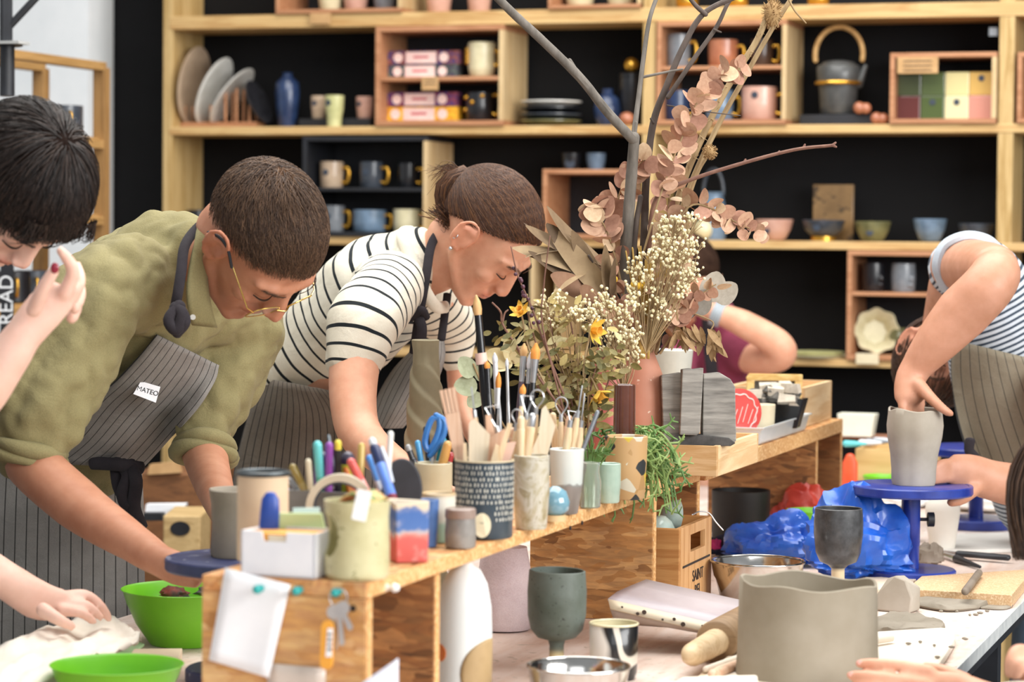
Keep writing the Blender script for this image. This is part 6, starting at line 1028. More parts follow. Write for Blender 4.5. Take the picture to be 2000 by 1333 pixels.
def yellow(label, c, dr, d, sz, tail):
    o = T('yellow_flower', label, 'flower', P(*c, d), 'dried yellow flowers'); p = P(*c, d); F = nrm(dr); A = nrm(np.cross(F, [.2, .1, 1])); B = np.cross(F, A); s = d/FPX*sz
    for k in range(6): a = k*pi/3; leafobj(o, PT, p, A*cos(a)+B*sin(a)+F*.35, F, s*1.0, 'petal')
    g = G(); R = []
    for t, r in ((0, .12), (.2, .2), (.45, .22), (.6, .32), (.6, .28), (.4, .18), (.1, .1)): R.append(np.array([p+F*t*s+(A*cos(q)+B*sin(q))*r*s*(1+.08*sin(6*q)) for q in np.arange(18)*2*pi/18]))
    g.rings(R); part('trumpet', g, pm('trumpet_orange', 'dd9c2a', 'e8b04a', 20, .6), o, True); g = G(); g.tube(path([c, *tail], d, d), 2*d/FPX, 6); part('stem', g, strawm, o, True)
yellow('dried daffodil facing right in the filler bunch', (1155, 645), vdir(.7, -.1, -.5), 4.1, 34, [(1140, 720), (1140, 850)]); yellow('dried yellow bell flower hanging over the succulent', (1168, 765), vdir(.5, -.9, -.3), 4.1, 36, [(1150, 740), (1150, 850)]); yellow('small orange-yellow flower at the top left of the filler', (1018, 612), vdir(-.3, .5, -.6), 4.1, 26, [(1040, 700), (1120, 850)])
for x, y, l in ((1246, 556, 'round yellow button flower by the gypsophila'), (1192, 545, 'round yellow button flower left of the branches')):
    o = T('button_flower', l, 'flower', P(x, y+130, DV-.1)); g = G(); g.tube(path([(1238, 690), (x, y+40), (x, y)], DV-.1, DV-.1), 1.4*s, 5); part('stem', g, strawm, o, True)
    for k in range(3): g = G(); g.ell(P(x+(-8, 0, 8)[k], y+(0, 3, 1)[k], DV-.1), 7*s, n=10, m=6); part('button', g, pm('button_yellow', 'd9a92c', 'e6c050', 60, .8), o, True)
o = T('berry_twig', 'thin twig with dark purple berries before the striped woman\'s chin', 'dried plant', P(1100, 800, 4.1)); g = G(); q = path([(1112, 800), (1070, 690), (1038, 600), (1012, 540), (998, 482)], 4.1, 4.08); g.tube(q, np.linspace(2.6, 1.2, len(q))*4.1/FPX, 6); part('stem', g, twigm, o, True)
for i in range(14): k = int(len(q)*(.35+.5*i/14)); g = G(); g.ell(q[k]+rv(5*4.1/FPX), rl.uniform(3.6, 5)*4.1/FPX, n=9, m=6); part('berry', g, pm('purple_berry', '40222e', '5a3442', 30, .4), o, True)
branch('thin_twig', 'straight reddish twig crossing the leathery leaves', [([(1100, 800), (1060, 640), (1062, 560), (1074, 462)], (2.2, 1.2), 4.1, 4.06)], twigm); branch('thin_twig', 'crooked dark twig at the left of the filler bunch', [([(1110, 820), (1040, 720), (985, 640), (978, 610), (962, 592)], (2.6, 1.8), 4.1, 4.08), ([(982, 628), (986, 612), (992, 606)], (2, 1.4), 4.08, 4.08)], twigm)
o = T('cream_petal_sprig', 'sprig with pale cream papery bracts behind the brushes', 'dried plant', P(1120, 860, 4.2)); g = G(); g.tube(path([(1120, 860), (1050, 760), (1000, 705)], 4.2, 4.2), 2*4.2/FPX, 6); part('stem', g, strawm, o, True)
for dx, dy, sz in ((-.9, .3, 56), (-.3, .9, 50), (.6, .6, 44), (-.8, -.4, 40)): leafobj(o, LC, P(1000, 708, 4.2), vdir(dx, dy, -.1), fb+rv(.4), sz*4.2/FPX)
o = T('green_leaf_sprig', 'sprig of round grey-green leaves at the left of the brushes', 'dried plant', P(1000, 860, 4.15)); g = G(); g.tube(path([(1000, 860), (950, 770), (925, 712)], 4.15, 4.15), 2*4.15/FPX, 6); part('stem', g, strawm, o, True)
for x, y, dx, dy, sz in ((925, 735, -.5, .6, 46), (932, 755, -.9, .0, 46), (935, 745, .5, .8, 42), (945, 765, .6, -.3, 38), (940, 770, -.6, -.6, 36)): leafobj(o, LS[2], P(x, y, 4.15), vdir(dx, dy, -.1), fb+rv(.3), sz*4.15/FPX)
for l, cx, cy in (('brown winged seed cluster hanging left over the grey pot', 1335, 640), ('brown winged seed cluster hanging beside the watch', 1388, 648)):
    o = T('seed_cluster', l, 'dried plant', P(cx, cy, DV-.05)); g = G(); g.tube(path([(1280, 690), (1310, 610), (cx, cy-22), (cx, cy)], DV-.03, DV-.05), 1.6*DV/FPX, 6); part('stem', g, strawm, o, True)
    for k in range(20): leafobj(o, SD, P(cx+rl.gauss(0, 10), cy+rl.gauss(0, 7), DV-.05+rl.gauss(0, .012)), vdir(rl.gauss(.1, .35), -1, rl.gauss(0, .3)), fb+rv(.6), rl.uniform(34, 50)*DV/FPX, 'seed_wing')
# succulent and shoots
gm = [pm('succulent_green', '4f7036', '688c4a', 20, .5), pm('succulent_light', '7b9650', '94aa66', 20, .5)]
o = T('hanging_succulent', 'bright green pencil-stemmed succulent spilling out of the painted planter', 'plant', P(1222, 862, 4.1))
for mi in (0, 1):
    g = G(); d = 4.08; s = d/FPX
    for i in range(50):
        a = rl.uniform(-1, 1); x0, y0 = 1222+a*26, 862+rl.uniform(-4, 4); ex, ey = 1236+a*70+rl.uniform(-30, 45), rl.uniform(835, 1005)
        if ey < 880: ex = 1226+a*66+rl.uniform(-20, 20)
        dd = d-.03+rl.uniform(-.05, .03); my = min(y0, ey)-rl.uniform(4, 26); q = path([(x0, y0), (lerp(x0, ex, .45), my+8), (lerp(x0, ex, .85), lerp(my, ey, .6)), (ex, ey)], d, dd); g.tube(q, np.linspace(2.4, 1.8, len(q))*s, 5)
        for k in range(3):
            p = q[rl.randrange(len(q)//2, len(q))]; v = vdir(rl.gauss(.2, .7), rl.gauss(-.2, .6), rl.gauss(0, .3)); p2 = p+nrm(v)*rl.uniform(14, 30)*s; g.tube([p, lerp(p, p2, .5)+rv(2*s), p2], np.array([2.2, 2, 1.5])*s, 5)
            for e in range(2): g.tube([p2, p2+nrm(v+rv(.6))*rl.uniform(8, 18)*s], np.array([1.8, 1.3])*s, 4)
    part('stems', g, gm[mi], o, True, 60, kind='stuff')
o = T('green_shoots', 'tuft of green shoots standing in the glass jar', 'plant', PZ(1152, 986, ZBN)); g = G(); d = dep(np.array(o.location)); s = d/FPX
for i in range(34): x = 1152+rl.uniform(-12, 12); ex = 1160+rl.uniform(-22, 44); q = path([(x, 980), (x+rl.gauss(0, 3), 930), (lerp(x, ex, .6), 890), (ex, 850+rl.random()*45)], d, d-.02); g.tube(q, np.linspace(2.2, 1, len(q))*s, 4)
part('blades', g, gm[0], o, True, 60, kind='stuff')
# ================================================================== people
def skinmat(name, a, b):
    t = NT(name, .5, 0, .4); co = t.coord(); n = t.noise(co, 28, 5); c = t.ramp(n, [(.3, a), (.7, b)]); c = t.mix(1.0, c, t.attr('tint', 'Color'), 'MULTIPLY'); t.col(c); t.bump(t.noise(co, 420, 2), .08, .0006)
    t.b.inputs['Subsurface Weight'].default_value = .12; t.b.inputs['Subsurface Radius'].default_value = (1, .35, .2); t.b.inputs['Subsurface Scale'].default_value = .008; return t.m
def hairmat(name, a, b, c_):
    t = NT(name, .42, 0, .45); r = t.attr('rnd'); t.b.inputs['Roughness'].default_value = .5; t.col(t.ramp(r, [(0, a), (.6, b), (1, c_)])); return t.m
def chain(J, k=5):
    q = crom([P(x, y, d) for x, y, d, *_ in J], k); n = len(J); R = np.array([[j[3]*j[2]/FPX, (j[4] if len(j) > 4 else j[3])*j[2]/FPX] for j in J]); t = np.linspace(0, n-1, len(q)); return q, np.interp(t, range(n), R[:, 0]), np.interp(t, range(n), R[:, 1])
def limb(g, J, n=18, k=5): q, a, b = chain(J, k); g.tube(q, a, n, b=b, ref=np.array(f_)); return q
def remesh(g, vox, sm, name):
    me = bpy.data.meshes.new('tmp'); me.from_pydata(g.arr().tolist(), [], g.F); o = bpy.data.objects.new('tmp', me); COL.objects.link(o)
    m = o.modifiers.new('r', 'REMESH'); m.mode = 'VOXEL'; m.voxel_size = vox; m.use_smooth_shade = True; s = o.modifiers.new('s', 'SMOOTH'); s.factor = .5; s.iterations = sm
    dg = bpy.context.evaluated_depsgraph_get(); r = bpy.data.meshes.new_from_object(o.evaluated_get(dg)); bpy.data.objects.remove(o); bpy.data.meshes.remove(me); r.name = name
    r.polygons.foreach_set('use_smooth', [True]*len(r.polygons)); return r
def verts(me): v = np.zeros(len(me.vertices)*3); me.vertices.foreach_get('co', v); return v.reshape(-1, 3)
def setverts(me, v): me.vertices.foreach_set('co', v.ravel()); me.update()
def norms(me): v = np.zeros(len(me.vertices)*3); me.vertices.foreach_get('normal', v); return v.reshape(-1, 3)
def wrinkle(me, amp, fr, ax=None, seed=0):
    v = verts(me); n = norms(me); q = v*fr
    if ax is not None: q = q-np.outer(q@nrm(ax), nrm(ax))*.72
    k = np.array([noise.noise((p[0]+seed, p[1], p[2]))+.5*noise.noise((p[0]*2.1, p[1]*2.1+seed, p[2]*2.1)) for p in q]); setverts(me, v+n*(amp*(np.abs(k)*2-.6))[:, None])
def fattr(me, name, val): a = me.attributes.new(name, 'FLOAT', 'POINT'); a.data.foreach_set('value', np.asarray(val, np.float32))
def along(v, chains, sig=.03):
    """smooth arc-length coordinate of the nearest garment chain for every vertex"""
    best = np.full(len(v), 1e9); out = np.zeros(len(v))
    for q, a, off in chains:
        e0, e1 = nrm(q[1]-q[0]), nrm(q[-1]-q[-2]); s = np.concatenate([[0], np.cumsum(np.linalg.norm(np.diff(q, axis=0), axis=1))]); S = np.arange(-.25, s[-1]+.25, .006); R = np.interp(S, s, a)
        C = np.stack([np.interp(S, s, q[:, i]) for i in range(3)], 1); lo, hi = S < 0, S > s[-1]; C[lo] = q[0]+np.outer(S[lo], e0); C[hi] = q[-1]+np.outer(S[hi]-s[-1], e1)
        for i0 in range(0, len(v), 4000):
            V = v[i0:i0+4000]; d2 = ((V[:, None, :]-C[None])**2).sum(2); m = d2.min(1); W = np.exp(-(d2-m[:, None])/(2*sig*sig)); val = (W*S).sum(1)/W.sum(1); inside = ~(lo | hi); dd = np.sqrt(d2[:, inside].min(1)); ar = R[inside][d2[:, inside].argmin(1)]; rel = dd/ar; k = rel < best[i0:i0+4000]
            best[i0:i0+4000][k] = rel[k]; out[i0:i0+4000][k] = val[k]+off
    return out
class Head:
    def __init__(s, x, y, d, F, U, sc=1.0):
        s.c = P(x, y, d); F = nrm(vdir(*F)); U = vdir(*U); U = nrm(U-F*(U@F)); L = np.cross(F, U); s.M = np.stack([L, F, U], 1); s.sc = sc
    def w(s, p): return s.c+s.sc*(np.atleast_2d(p)@s.M.T)
    def w1(s, *p): return s.w(p)[0]
    def loc(s, v): return ((v-s.c)@s.M)/s.sc
    def pieces(s, g, fem=False):
        h = G(); k = .93 if fem else 1; s.zk = .87 if fem else 1; nl = -.009 if fem else -.003
        h.ell((0, -.014, .03), (.074, .094, .086), n=28, m=18); R = []
        for z, wx, yf, yb in ((.07, .058, .062, -.04), (.045, .066, .078, -.04), (.02, .067, .083, -.04), (-.01, .065, .084, -.03), (-.035, .061*k, .083, -.02), (-.06, .054*k, .083, -.005), (-.085, .043*k, .083, .012), (-.104, .03*k, .081, .03), (-.114, .017*k, .075, .042)):
            a = np.arange(28)*2*pi/28; cy, ry = (yf+yb)/2, (yf-yb)/2; R.append(np.stack([np.sign(cos_(a))*np.abs(cos_(a))**.8*wx, cy+np.sign(sin_(a))*np.abs(sin_(a))**.75*ry, 0*a+z], 1))
        h.rings(R)
        for e in (-1, 1):
            h.tube([(e*.066, -.006, -.018), (e*.06*k, .004 if fem else 0, -.052), (e*.044*k, .044, -.082), (e*.016*k, .078, -.102)], [.012, .012*k, .012*k, .012], 10)
            h.ell((e*.043, .062, -.02), (.02, .02, .018), n=12, m=8); h.ell((e*.0315, .0745, .006), (.0155, .0115, .0125), n=14, m=10)
            h.tube([(e*.012, .086, .024), (e*.035, .082, .03), (e*.056, .066, .024)], [.007, .0085, .007], 8); h.ell((e*.0105, .1, -.03), (.0085, .011, .0075), n=10, m=7)
            h.ell((e*.074, -.008, -.004), (.0075, .019, .03), n=12, m=8); ear = [(e*.078, .008, -.016), (e*.081, .009, .012), (e*.087, -.002, .03), (e*.09, -.02, .026), (e*.089, -.028, .004), (e*.085, -.02, -.022), (e*.079, -.006, -.034), (e*.076, .004, -.03)]; h.tube(crom(ear, 4), .0042, 8)
            h.tube(crom([(e*.082, .002, .012), (e*.087, -.014, .012), (e*.085, -.016, -.012)], 4), .003, 7)
        h.tube([(0, .076, .03), (0, .082, .004), (0, .09, -.016), (0, .093, -.028)], [.009, .012, .0145, .0135], 12); h.tube([(0, .084, .026), (0, .094+nl*.3, .006), (0, .107+nl*.8, -.014), (0, .113+nl, -.026)], [.0075, .008, .0098 if fem else .0105, .0102 if fem else .0115], 12); h.tube([(0, .108+nl, -.031), (0, .092, -.036), (0, .0875, -.05)], [.006, .0085, .008], 10)
        h.tube(crom([(-.023, .08, -.0585), (-.01, .0915, -.0545), (0, .0925, -.0558), (.01, .0915, -.0545), (.023, .08, -.0585)], 3), .0056, 8); h.tube(crom([(-.021, .08, -.0615), (0, .0905, -.0675), (.021, .08, -.0615)], 4), .0064, 8); h.ell((0, .079, -.1), (.018, .014, .014), n=12, m=8)
        V = h.arr(); V[:, 2] = np.where(V[:, 2] < -.02, -.02+(V[:, 2]+.02)*s.zk, V[:, 2]); g.add(s.w(V), h.F)
    def tint(s, v, stub=0, scalp=None):
        q = s.loc(v); x, y, z = q.T; z = np.where(z < -.02, -.02+(z+.02)/s.zk, z); t = np.ones((len(v), 3)); near = np.linalg.norm(q, axis=1) < .2
        def mulc(mask, c): m = np.clip(mask, 0, 1)[:, None]*near[:, None]; t[:] = t*(1-m)+t*np.array(c)*m
        blob = lambda cx, cy, cz, r: np.exp(-(((np.abs(x)-cx)**2+(y-cy)**2+(z-cz)**2)/r**2))
        mulc(1.3*np.exp(-((x/.022)**4+((z+.0605)/.0105)**4))*(y > .07), (.86, .6, .58)); mulc(.7*blob(0, .116, -.028, .016), (1, .82, .8)); mulc(.6*blob(.04, .075, -.03, .02), (1, .84, .82)); mulc(.6*(np.abs(x) > .072)*(np.abs(z) < .045), (1.0, .8, .76)); mulc(.8*blob(.032, .08, .016, .012), (.78, .7, .66))
        mulc(1.5*np.exp(-((x/.02)**4+((z+.0602)/.0016)**2))*(y > .07), (.5, .3, .3))
        if stub: mulc(stub*np.clip((-.035-z)/.02, 0, 1)*(y > -.01)*(1-np.exp(-((x/.02)**4+((z+.06)/.008)**4))), (.72, .66, .64)); mulc(stub*np.exp(-((x/.026)**4+((z+.044)/.008)**2))*(y > .07), (.62, .56, .54))
        return t
    def face_parts(s, par, hm, seed=0, brow=1.0):
        rs = np.random.RandomState(seed)
        for e in (-1, 1):
            g = G(); g.tube(s.w(crom([(e*.0172, .0845, .0012), (e*.024, .0876, -.001), (e*.032, .0878, -.0018), (e*.041, .0838, -.0014), (e*.05, .076, .0002)], 4)), np.r_[np.linspace(.0007, .0017, 9), np.linspace(.0017, .0009, 8)], 6); part('eyelashes', g, hm, par, True, base=par)
            S = []; c = crom([(e*.013, .0945, .0225), (e*.024, .0942, .0285), (e*.04, .0885, .031), (e*.057, .073, .0245)], 8)
            for i in range(150): k = rs.randint(0, len(c)-3); p = c[k]+np.array([0, .0005, rs.normal(0, .0016*brow)]); d = nrm(c[k+2]-c[k])*.006+np.array([0, 0, .0018*(1-k/20)]); S.append(s.w(np.array([p, p+d*.5+[0, .0004, 0], p+d])))
            strands(par, 'eyebrow', S, .0004, hm, seed+e+1)
def body(par, g, hd, mat, vox=.0042, stub=0, sm=5, fem=False, extra=None):
    hd.pieces(g, fem) if hd else None; me = remesh(g, vox, sm, 'body'); v = verts(me); t = hd.tint(v, stub) if hd else np.ones((len(v), 3))
    if extra: t = extra(v, t)
    a = me.attributes.new('tint', 'FLOAT_COLOR', 'POINT'); a.data.foreach_set('color', np.concatenate([t, np.ones((len(v), 1))], 1).astype(np.float32).ravel()); setverts(me, v-np.array(par.location)); me.materials.clear(); me.materials.append(mat)
    return link('body', me, par)
def cloth(par, name, g, mat, vox=.007, sm=8, wr=None, chains=None, label=None):
    me = remesh(g, vox, sm, name)
    for w_ in wr or (): wrinkle(me, *w_)
    v = verts(me)
    if chains: fattr(me, 'st', along(v, chains))
    bv = BVHTree.FromPolygons(v.tolist(), [list(p.vertices) for p in me.polygons]); setverts(me, v-np.array(par.location)); me.materials.clear(); me.materials.append(mat); o = link(name, me, par); tag(o, label); return o, bv
def strands(par, name, S, r, mat, seed=0, label=None):
    """S: list of Kx3 polylines -> one mesh of thin tapered hairs with a per-hair random value"""
    S = np.array(S); N, K, _ = S.shape; rs = np.random.RandomState(seed); t = np.gradient(S, axis=1); t /= np.maximum(1e-9, np.linalg.norm(t, axis=2, keepdims=True)); rf = rs.normal(size=(N, 1, 3)); a = np.cross(t, rf); a /= np.maximum(1e-9, np.linalg.norm(a, axis=2, keepdims=True)); b = np.cross(t, a)
    rad = (r*np.linspace(1, .35, K))[None, :, None]; V = np.stack([S+rad*(a*cos(q)+b*sin(q)) for q in (0, 2.094, 4.189)], 2).reshape(-1, 3); base = np.arange(N)[:, None]*K*3; F = []
    i = np.arange(K-1)[None, :]*3
    for j in range(3): k = (j+1) % 3; F.append(np.stack([base+i+j, base+i+k, base+i+3+k, base+i+3+j], 2).reshape(-1, 4))
    F = np.concatenate(F); V = V-np.array(par.location); me = bpy.data.meshes.new(name); me.from_pydata(V.tolist(), [], F.tolist()); me.polygons.foreach_set('use_smooth', [True]*len(me.polygons)); fattr(me, 'rnd', np.repeat(rs.rand(N), K*3)); me.materials.append(mat); o = link(name, me, par); return tag(o, label, kind='stuff')
EC, ER = np.array([0, -.014, .03]), np.array([.074, .094, .086])
def cap(hd, par, lim, mat, infl=.006, n=48, m=16, name='hair', rough=.0):
    """solid scalp-hair shell: lim(phi)=polar limit from the crown axis (phi 0 = face side)"""
    g = G(); out = []; inn = []
    for i in range(m+1):
        for j in range(n):
            ph = j*2*pi/n; th = max(.02, lim(ph)*i/m); k = infl*(1-(i/m)**4*.9)+rough*noise.noise((cos(ph)*3, sin(ph)*3, th*4)); u = np.array([sin(th)*sin(ph), sin(th)*cos(ph), cos(th)]); p = EC+u*(ER+k); out.append(p); inn.append(EC+u*(ER-.012))
    V = hd.w(np.array(out+inn)); N = (m+1)*n; F = []
    for i in range(m):
        for j in range(n): k = (j+1) % n; F.append((i*n+j, (i+1)*n+j, (i+1)*n+k, i*n+k)); F.append((N+i*n+j, N+i*n+k, N+(i+1)*n+k, N+(i+1)*n+j))
    for j in range(n): k = (j+1) % n; F.append((m*n+j, N+m*n+j, N+m*n+k, m*n+k)); 
    F.append(tuple(range(n))); F.append(tuple(N+j for j in range(n-1, -1, -1))); g.add(V, F); k_ = mat.node_tree.nodes['Color Ramp'].color_ramp.elements; cm = pm(mat.name+'_under', tuple(k_[0].color), tuple(k_[1].color), 40, .95, spec=.05); return part(name, g, cm, par, True, 180, base=par)
def flow(hd, lim, N, K, step, field, lift, seed, rng=(.05, 1.0), infl=.004, jit=.25):
    rs = np.random.RandomState(seed); S = []
    while len(S) < N:
        ph = rs.uniform(0, 2*pi); th = lim(ph)*sqrt(rs.uniform(rng[0], rng[1])); u = np.array([sin(th)*sin(ph), sin(th)*cos(ph), cos(th)]); p = EC+u*(ER+infl); q = [p]; j = rs.normal(0, jit, 3); st = step(p) if callable(step) else step
        for i in range(K-1):
            u = nrm((p-EC)/ER**2); d = field(p)+j; d = nrm(d-u*(d@u)); p = p+d*st; rr = np.linalg.norm((p-EC)/(ER+infl+lift*(i+1)/K)); p = EC+(p-EC)/rr if rr < 1 or lift < .02 else p; q.append(p)
        S.append(hd.w(np.array(q)))
    return S
def drape(rows, nx, bv, off=.012, subd=4, smooth=4):
    """cloth panel: rows (xl, yl, xr, yr, d) laid on the body underneath"""
    R = np.array(rows, float); q = crom(R, subd); D = np.zeros((len(q), nx)); XY = np.zeros((len(q), nx, 2))
    for i, (xl, yl, xr, yr, d) in enumerate(q):
        for k in range(nx):
            t = k/(nx-1); x, y = lerp(xl, xr, t), lerp(yl, yr, t); XY[i, k] = x, y; v = ray(x, y); L = np.linalg.norm(v); hit = bv.ray_cast(Vector(C0), Vector(v/L))[0] if bv else None
            dd = d+.10*(2*t-1)**2; D[i, k] = min(dd+.1, max(dd-.14, dep(np.array(hit))-off)) if hit is not None else dd
    for _ in range(smooth): E = np.pad(D, 1, mode='edge'); D = np.minimum(D, (E[:-2, 1:-1]+E[2:, 1:-1]+E[1:-1, :-2]+E[1:-1, 2:]+D*2)/6)*.5+.5*(E[:-2, 1:-1]+E[2:, 1:-1]+E[1:-1, :-2]+E[1:-1, 2:]+D*2)/6
    return [[P(*XY[i, k], D[i, k]+.005*noise.noise((i*.35, k*.6, rows[0][0]))) for k in range(nx)] for i in range(len(q))]
def apron_panel(par, name, rows, nx, bv, mat, width, off=.012, **k):
    g = G(); gr = drape(rows, nx, bv, off, **k); g.sheet(gr); o = part(name, g, mat, par, True, 180, sol=.003, base=par); n = len(gr); fattr(o.data, 'st', np.tile(np.linspace(0, width, nx), n)); return o
def ribbon(par, name, px, w, th, mat): q = crom([P(x, y, d) for x, y, d in px], 5); g = G(); s = px[0][2]/FPX; g.tube(q, w*s, 10, b=th*s, ref=np.array(f_)); return part(name, g, mat, par, True, base=par)
apronm = fabric('apron_grey', '827e7a', '999590', 10, 700, ('st', .0225, .1, '3a3836'), .5); apronb = fabric('apron_brown', '6a6158', '82786d', 10, 700, ('st', .022, .12, '332f2d'), .5); apronc = fabric('apron_beige', '847b68', '9a917e', 10, 700, ('st', .03, .07, '37393a'), .5); strapm = fabric('apron_strap', '262226', '353035', 20, 600, None, .3)
sk_m = skinmat('skin_tan', 'b37a5e', 'c38d71'); sk_w = skinmat('skin_warm', 'd0967a', 'dca88c'); sk_l = skinmat('skin_fair', 'e0b3a0', 'ebc3b2'); sk_r = skinmat('skin_peach', 'b98468', 'c8937a'); nail = pm('nail_pink', 'dba79a', None, 10, .3)
def finger(g, J): limb(g, J, 12, 4)
denim = fabric('pale_denim', '7d93ad', '97abc0', 14, 600)
def trousers(par, m, *legs):
    g = G()
    for J in legs: q = crom([P(*j[:3]) for j in J[:-1]]+[np.array([*P(*J[-1][:3])[:2], .05])], 5); g.tube(q, np.interp(np.linspace(0, 1, len(q)), np.linspace(0, 1, len(J)), [j[3] for j in J]), 16)
    me = remesh(g, .012, 6, 'trousers'); setverts(me, verts(me)-np.array(par.location)); me.materials.clear(); me.materials.append(m); return link('trousers', me, par)
# ------------------------------------------------------------------ the bent man in the olive shirt
hd = Head(508, 469, 4.02, (.35, -.93, -.05), (.66, .285, -.68), 1.03)
man = T('person', 'man in an olive shirt and grey striped apron, bent over the dusty wheel', 'person', (*P(60, 1200, 4.75)[:2], 0))
TM = [(50, 1240, 4.74, 140, 125), (80, 1000, 4.7, 135, 120), (165, 800, 4.54, 145, 140), (258, 635, 4.34, 160, 150), (312, 545, 4.26, 128, 150), (352, 508, 4.22, 106, 122), (392, 494, 4.17, 72, 78)]
RS = [(290, 560, 4.18, 95), (205, 562, 4.06, 98), (125, 700, 4.03, 106), (66, 820, 4.0, 92), (50, 888, 4.0, 66)]; LSv = [(390, 590, 4.32, 90), (478, 622, 4.42, 84), (440, 740, 4.4, 76), (404, 830, 4.36, 64), (398, 884, 4.34, 50)]
g = G(); core = [(x, y, d, a*.78, b*.78) for x, y, d, a, b in TM]; limb(g, core, 24); limb(g, [(360, 520, 4.2, 72, 66), (405, 505, 4.15, 70, 62), (455, 490, 4.08, 66, 58)], 20); g.tube([P(455, 490, 4.08), hd.w1(0, -.03, -.05)], [.055, .058], 16)
limb(g, [(70, 830, 4.0, 62), (52, 890, 4.0, 54), (150, 985, 3.93, 52), (262, 1062, 3.82, 38), (312, 1095, 3.76, 32), (350, 1112, 3.73, 34, 20), (385, 1122, 3.7, 30, 15)])
for k in range(4): finger(g, [(368+4*k, 1108+5*k, 3.71-.012*k, 11), (405+5*k, 1118+6*k, 3.66-.012*k, 10), (446+4*k, 1130+5*k, 3.6-.012*k, 8)])
finger(g, [(330, 1095, 3.72, 14), (365, 1098, 3.66, 12), (398, 1104, 3.62, 10)])
limb(g, [(404, 830, 4.36, 50), (400, 884, 4.34, 46), (418, 950, 4.2, 38), (440, 1010, 4.0, 27), (452, 1035, 3.9, 26, 16), (462, 1060, 3.82, 24, 12)])
for k in range(4): finger(g, [(452+6*k, 1040+3*k, 3.82, 9), (462+7*k, 1062, 3.76, 8), (470+7*k, 1078, 3.72, 7)])
for e in (0, 1): g.tube([P(20+90*e, 1200, 4.78), P(20+90*e, 1600, 4.85), np.array([*P(20+90*e, 1600, 4.85)[:2], .06])], [.085, .06, .045], 14)
body(man, g, hd, sk_m, .0042, .8, extra=lambda v, t: t)
g = G(); [g.tube([P(20+90*e, 1200, 4.78), P(20+90*e, 1600, 4.85), np.array([*P(20+90*e, 1600, 4.85)[:2], .05])], [.105, .08, .07], 14) for e in (0, 1)]; part('trousers', g, pm('dark_denim', '23272f', '2e333c', 30, .8), man, True)
olive = fabric('olive_shirt', '857c56', '988f66', 6, 500, None, .5)
g = G(); q1, a1, b1 = chain(TM); g.tube(q1, a1, 26, b=b1, ref=np.array(f_)); limb(g, RS, 22); limb(g, LSv, 20)
g2 = G(); g2.tube(q1, a1, 26, b=b1, ref=np.array(f_)); limb(g2, LSv, 20); torso_bv = BVHTree.FromPolygons(g2.arr().tolist(), [list(q) for q in g2.F])
sh_, sbv = cloth(man, 'shirt', g, olive, .006, 10, ((.012, 8, P(125, 700, 4)-P(205, 562, 4.06), 3), (.005, 18, None, 8)))
for J, w_ in ((RS, 70), (LSv, 54)):
    x, y, d, r = J[-1]; x2, y2, d2, _ = J[-2]; ax = nrm(P(x, y, d)-P(x2, y2, d2)); c = P(x, y, d); A = nrm(np.cross(ax, f_)); B = np.cross(A, ax); g = G(); a = np.linspace(0, 2*pi, 37)
    for o_ in (-.012, .004): g.tube([c+ax*o_+(A*cos(t)+B*sin(t))*w_*d/FPX*(1+.03*sin(3*t)) for t in a], [.011+.003*sin(2*t+o_*200) for t in a], 10, hemi=False)
    part('rolled_cuff', g, olive, man, True, 180, base=man)
def strip(par, name, A, B, mat, sol=.004, n=5):
    a, b = crom([P(*q) for q in A], 4), crom([P(*q) for q in B], 4); g = G(); g.sheet([[lerp(a[i], b[i], k/n) for k in range(n+1)] for i in range(len(a))]); return part(name, g, mat, par, True, 180, sol=sol, base=par)
strip(man, 'collar', [(436, 416, 4.08), (416, 460, 4.02), (404, 530, 4.02), (410, 590, 4.02), (424, 640, 4.04)], [(392, 421, 4.08), (380, 470, 4.01), (368, 540, 3.99), (366, 590, 3.99), (374, 634, 4.02)], olive, .005); 
g = G(); c = P(377, 620, 3.992); g.tube([c, c-f_*.003], .0042, 12, hemi=False, ref=np.array([0, 0, 1.])); part('button', g, pm('pearl_button', 'cfcdc6', None, 10, .3), man, True)
BIB = [(306, 654, 428, 714, 4.16), (268, 700, 420, 745, 4.2), (225, 745, 392, 790, 4.26), (180, 785, 356, 832, 4.32), (128, 850, 300, 892, 4.4), (60, 905, 280, 912, 4.46)]
apron_panel(man, 'apron_bib', BIB, 16, torso_bv, apronm, .26, off=.024); apron_panel(man, 'apron_skirt', [(-110, 890, 276, 915, 4.5), (-120, 1000, 281, 1010, 4.52), (-125, 1120, 282, 1120, 4.54), (-130, 1250, 284, 1250, 4.55), (-130, 1420, 290, 1420, 4.56)], 22, None, apronm, .42)
ribbon(man, 'apron_strap', [(420, 428, 4.12), (392, 440, 4.06), (362, 478, 4.0), (354, 530, 3.97), (346, 580, 3.96), (334, 640, 3.99)], 10, 5, strapm); ribbon(man, 'strap_knot', [(352, 596, 3.95), (330, 625, 3.94), (345, 645, 3.94), (356, 615, 3.94), (340, 600, 3.95)], 12, 9, strapm); ribbon(man, 'strap_knot', [(350, 600, 3.95), (362, 628, 3.94), (344, 652, 3.95)], 11, 8, strapm)
for J in ([(236, 905, 4.42), (250, 930, 4.4), (240, 970, 4.4), (262, 1010, 4.41)], [(252, 905, 4.41), (266, 940, 4.39), (262, 990, 4.4), (276, 1030, 4.42)], [(226, 900, 4.42), (232, 950, 4.41), (252, 985, 4.4)], [(180, 905, 4.42), (230, 908, 4.4), (276, 915, 4.41)]): ribbon(man, 'waist_tie', J, 13, 7, strapm)
c = [P(x, y, d) for x, y, d in ((275, 745, 4.085), (311, 758, 4.095), (303, 785, 4.1), (260, 770, 4.085))]
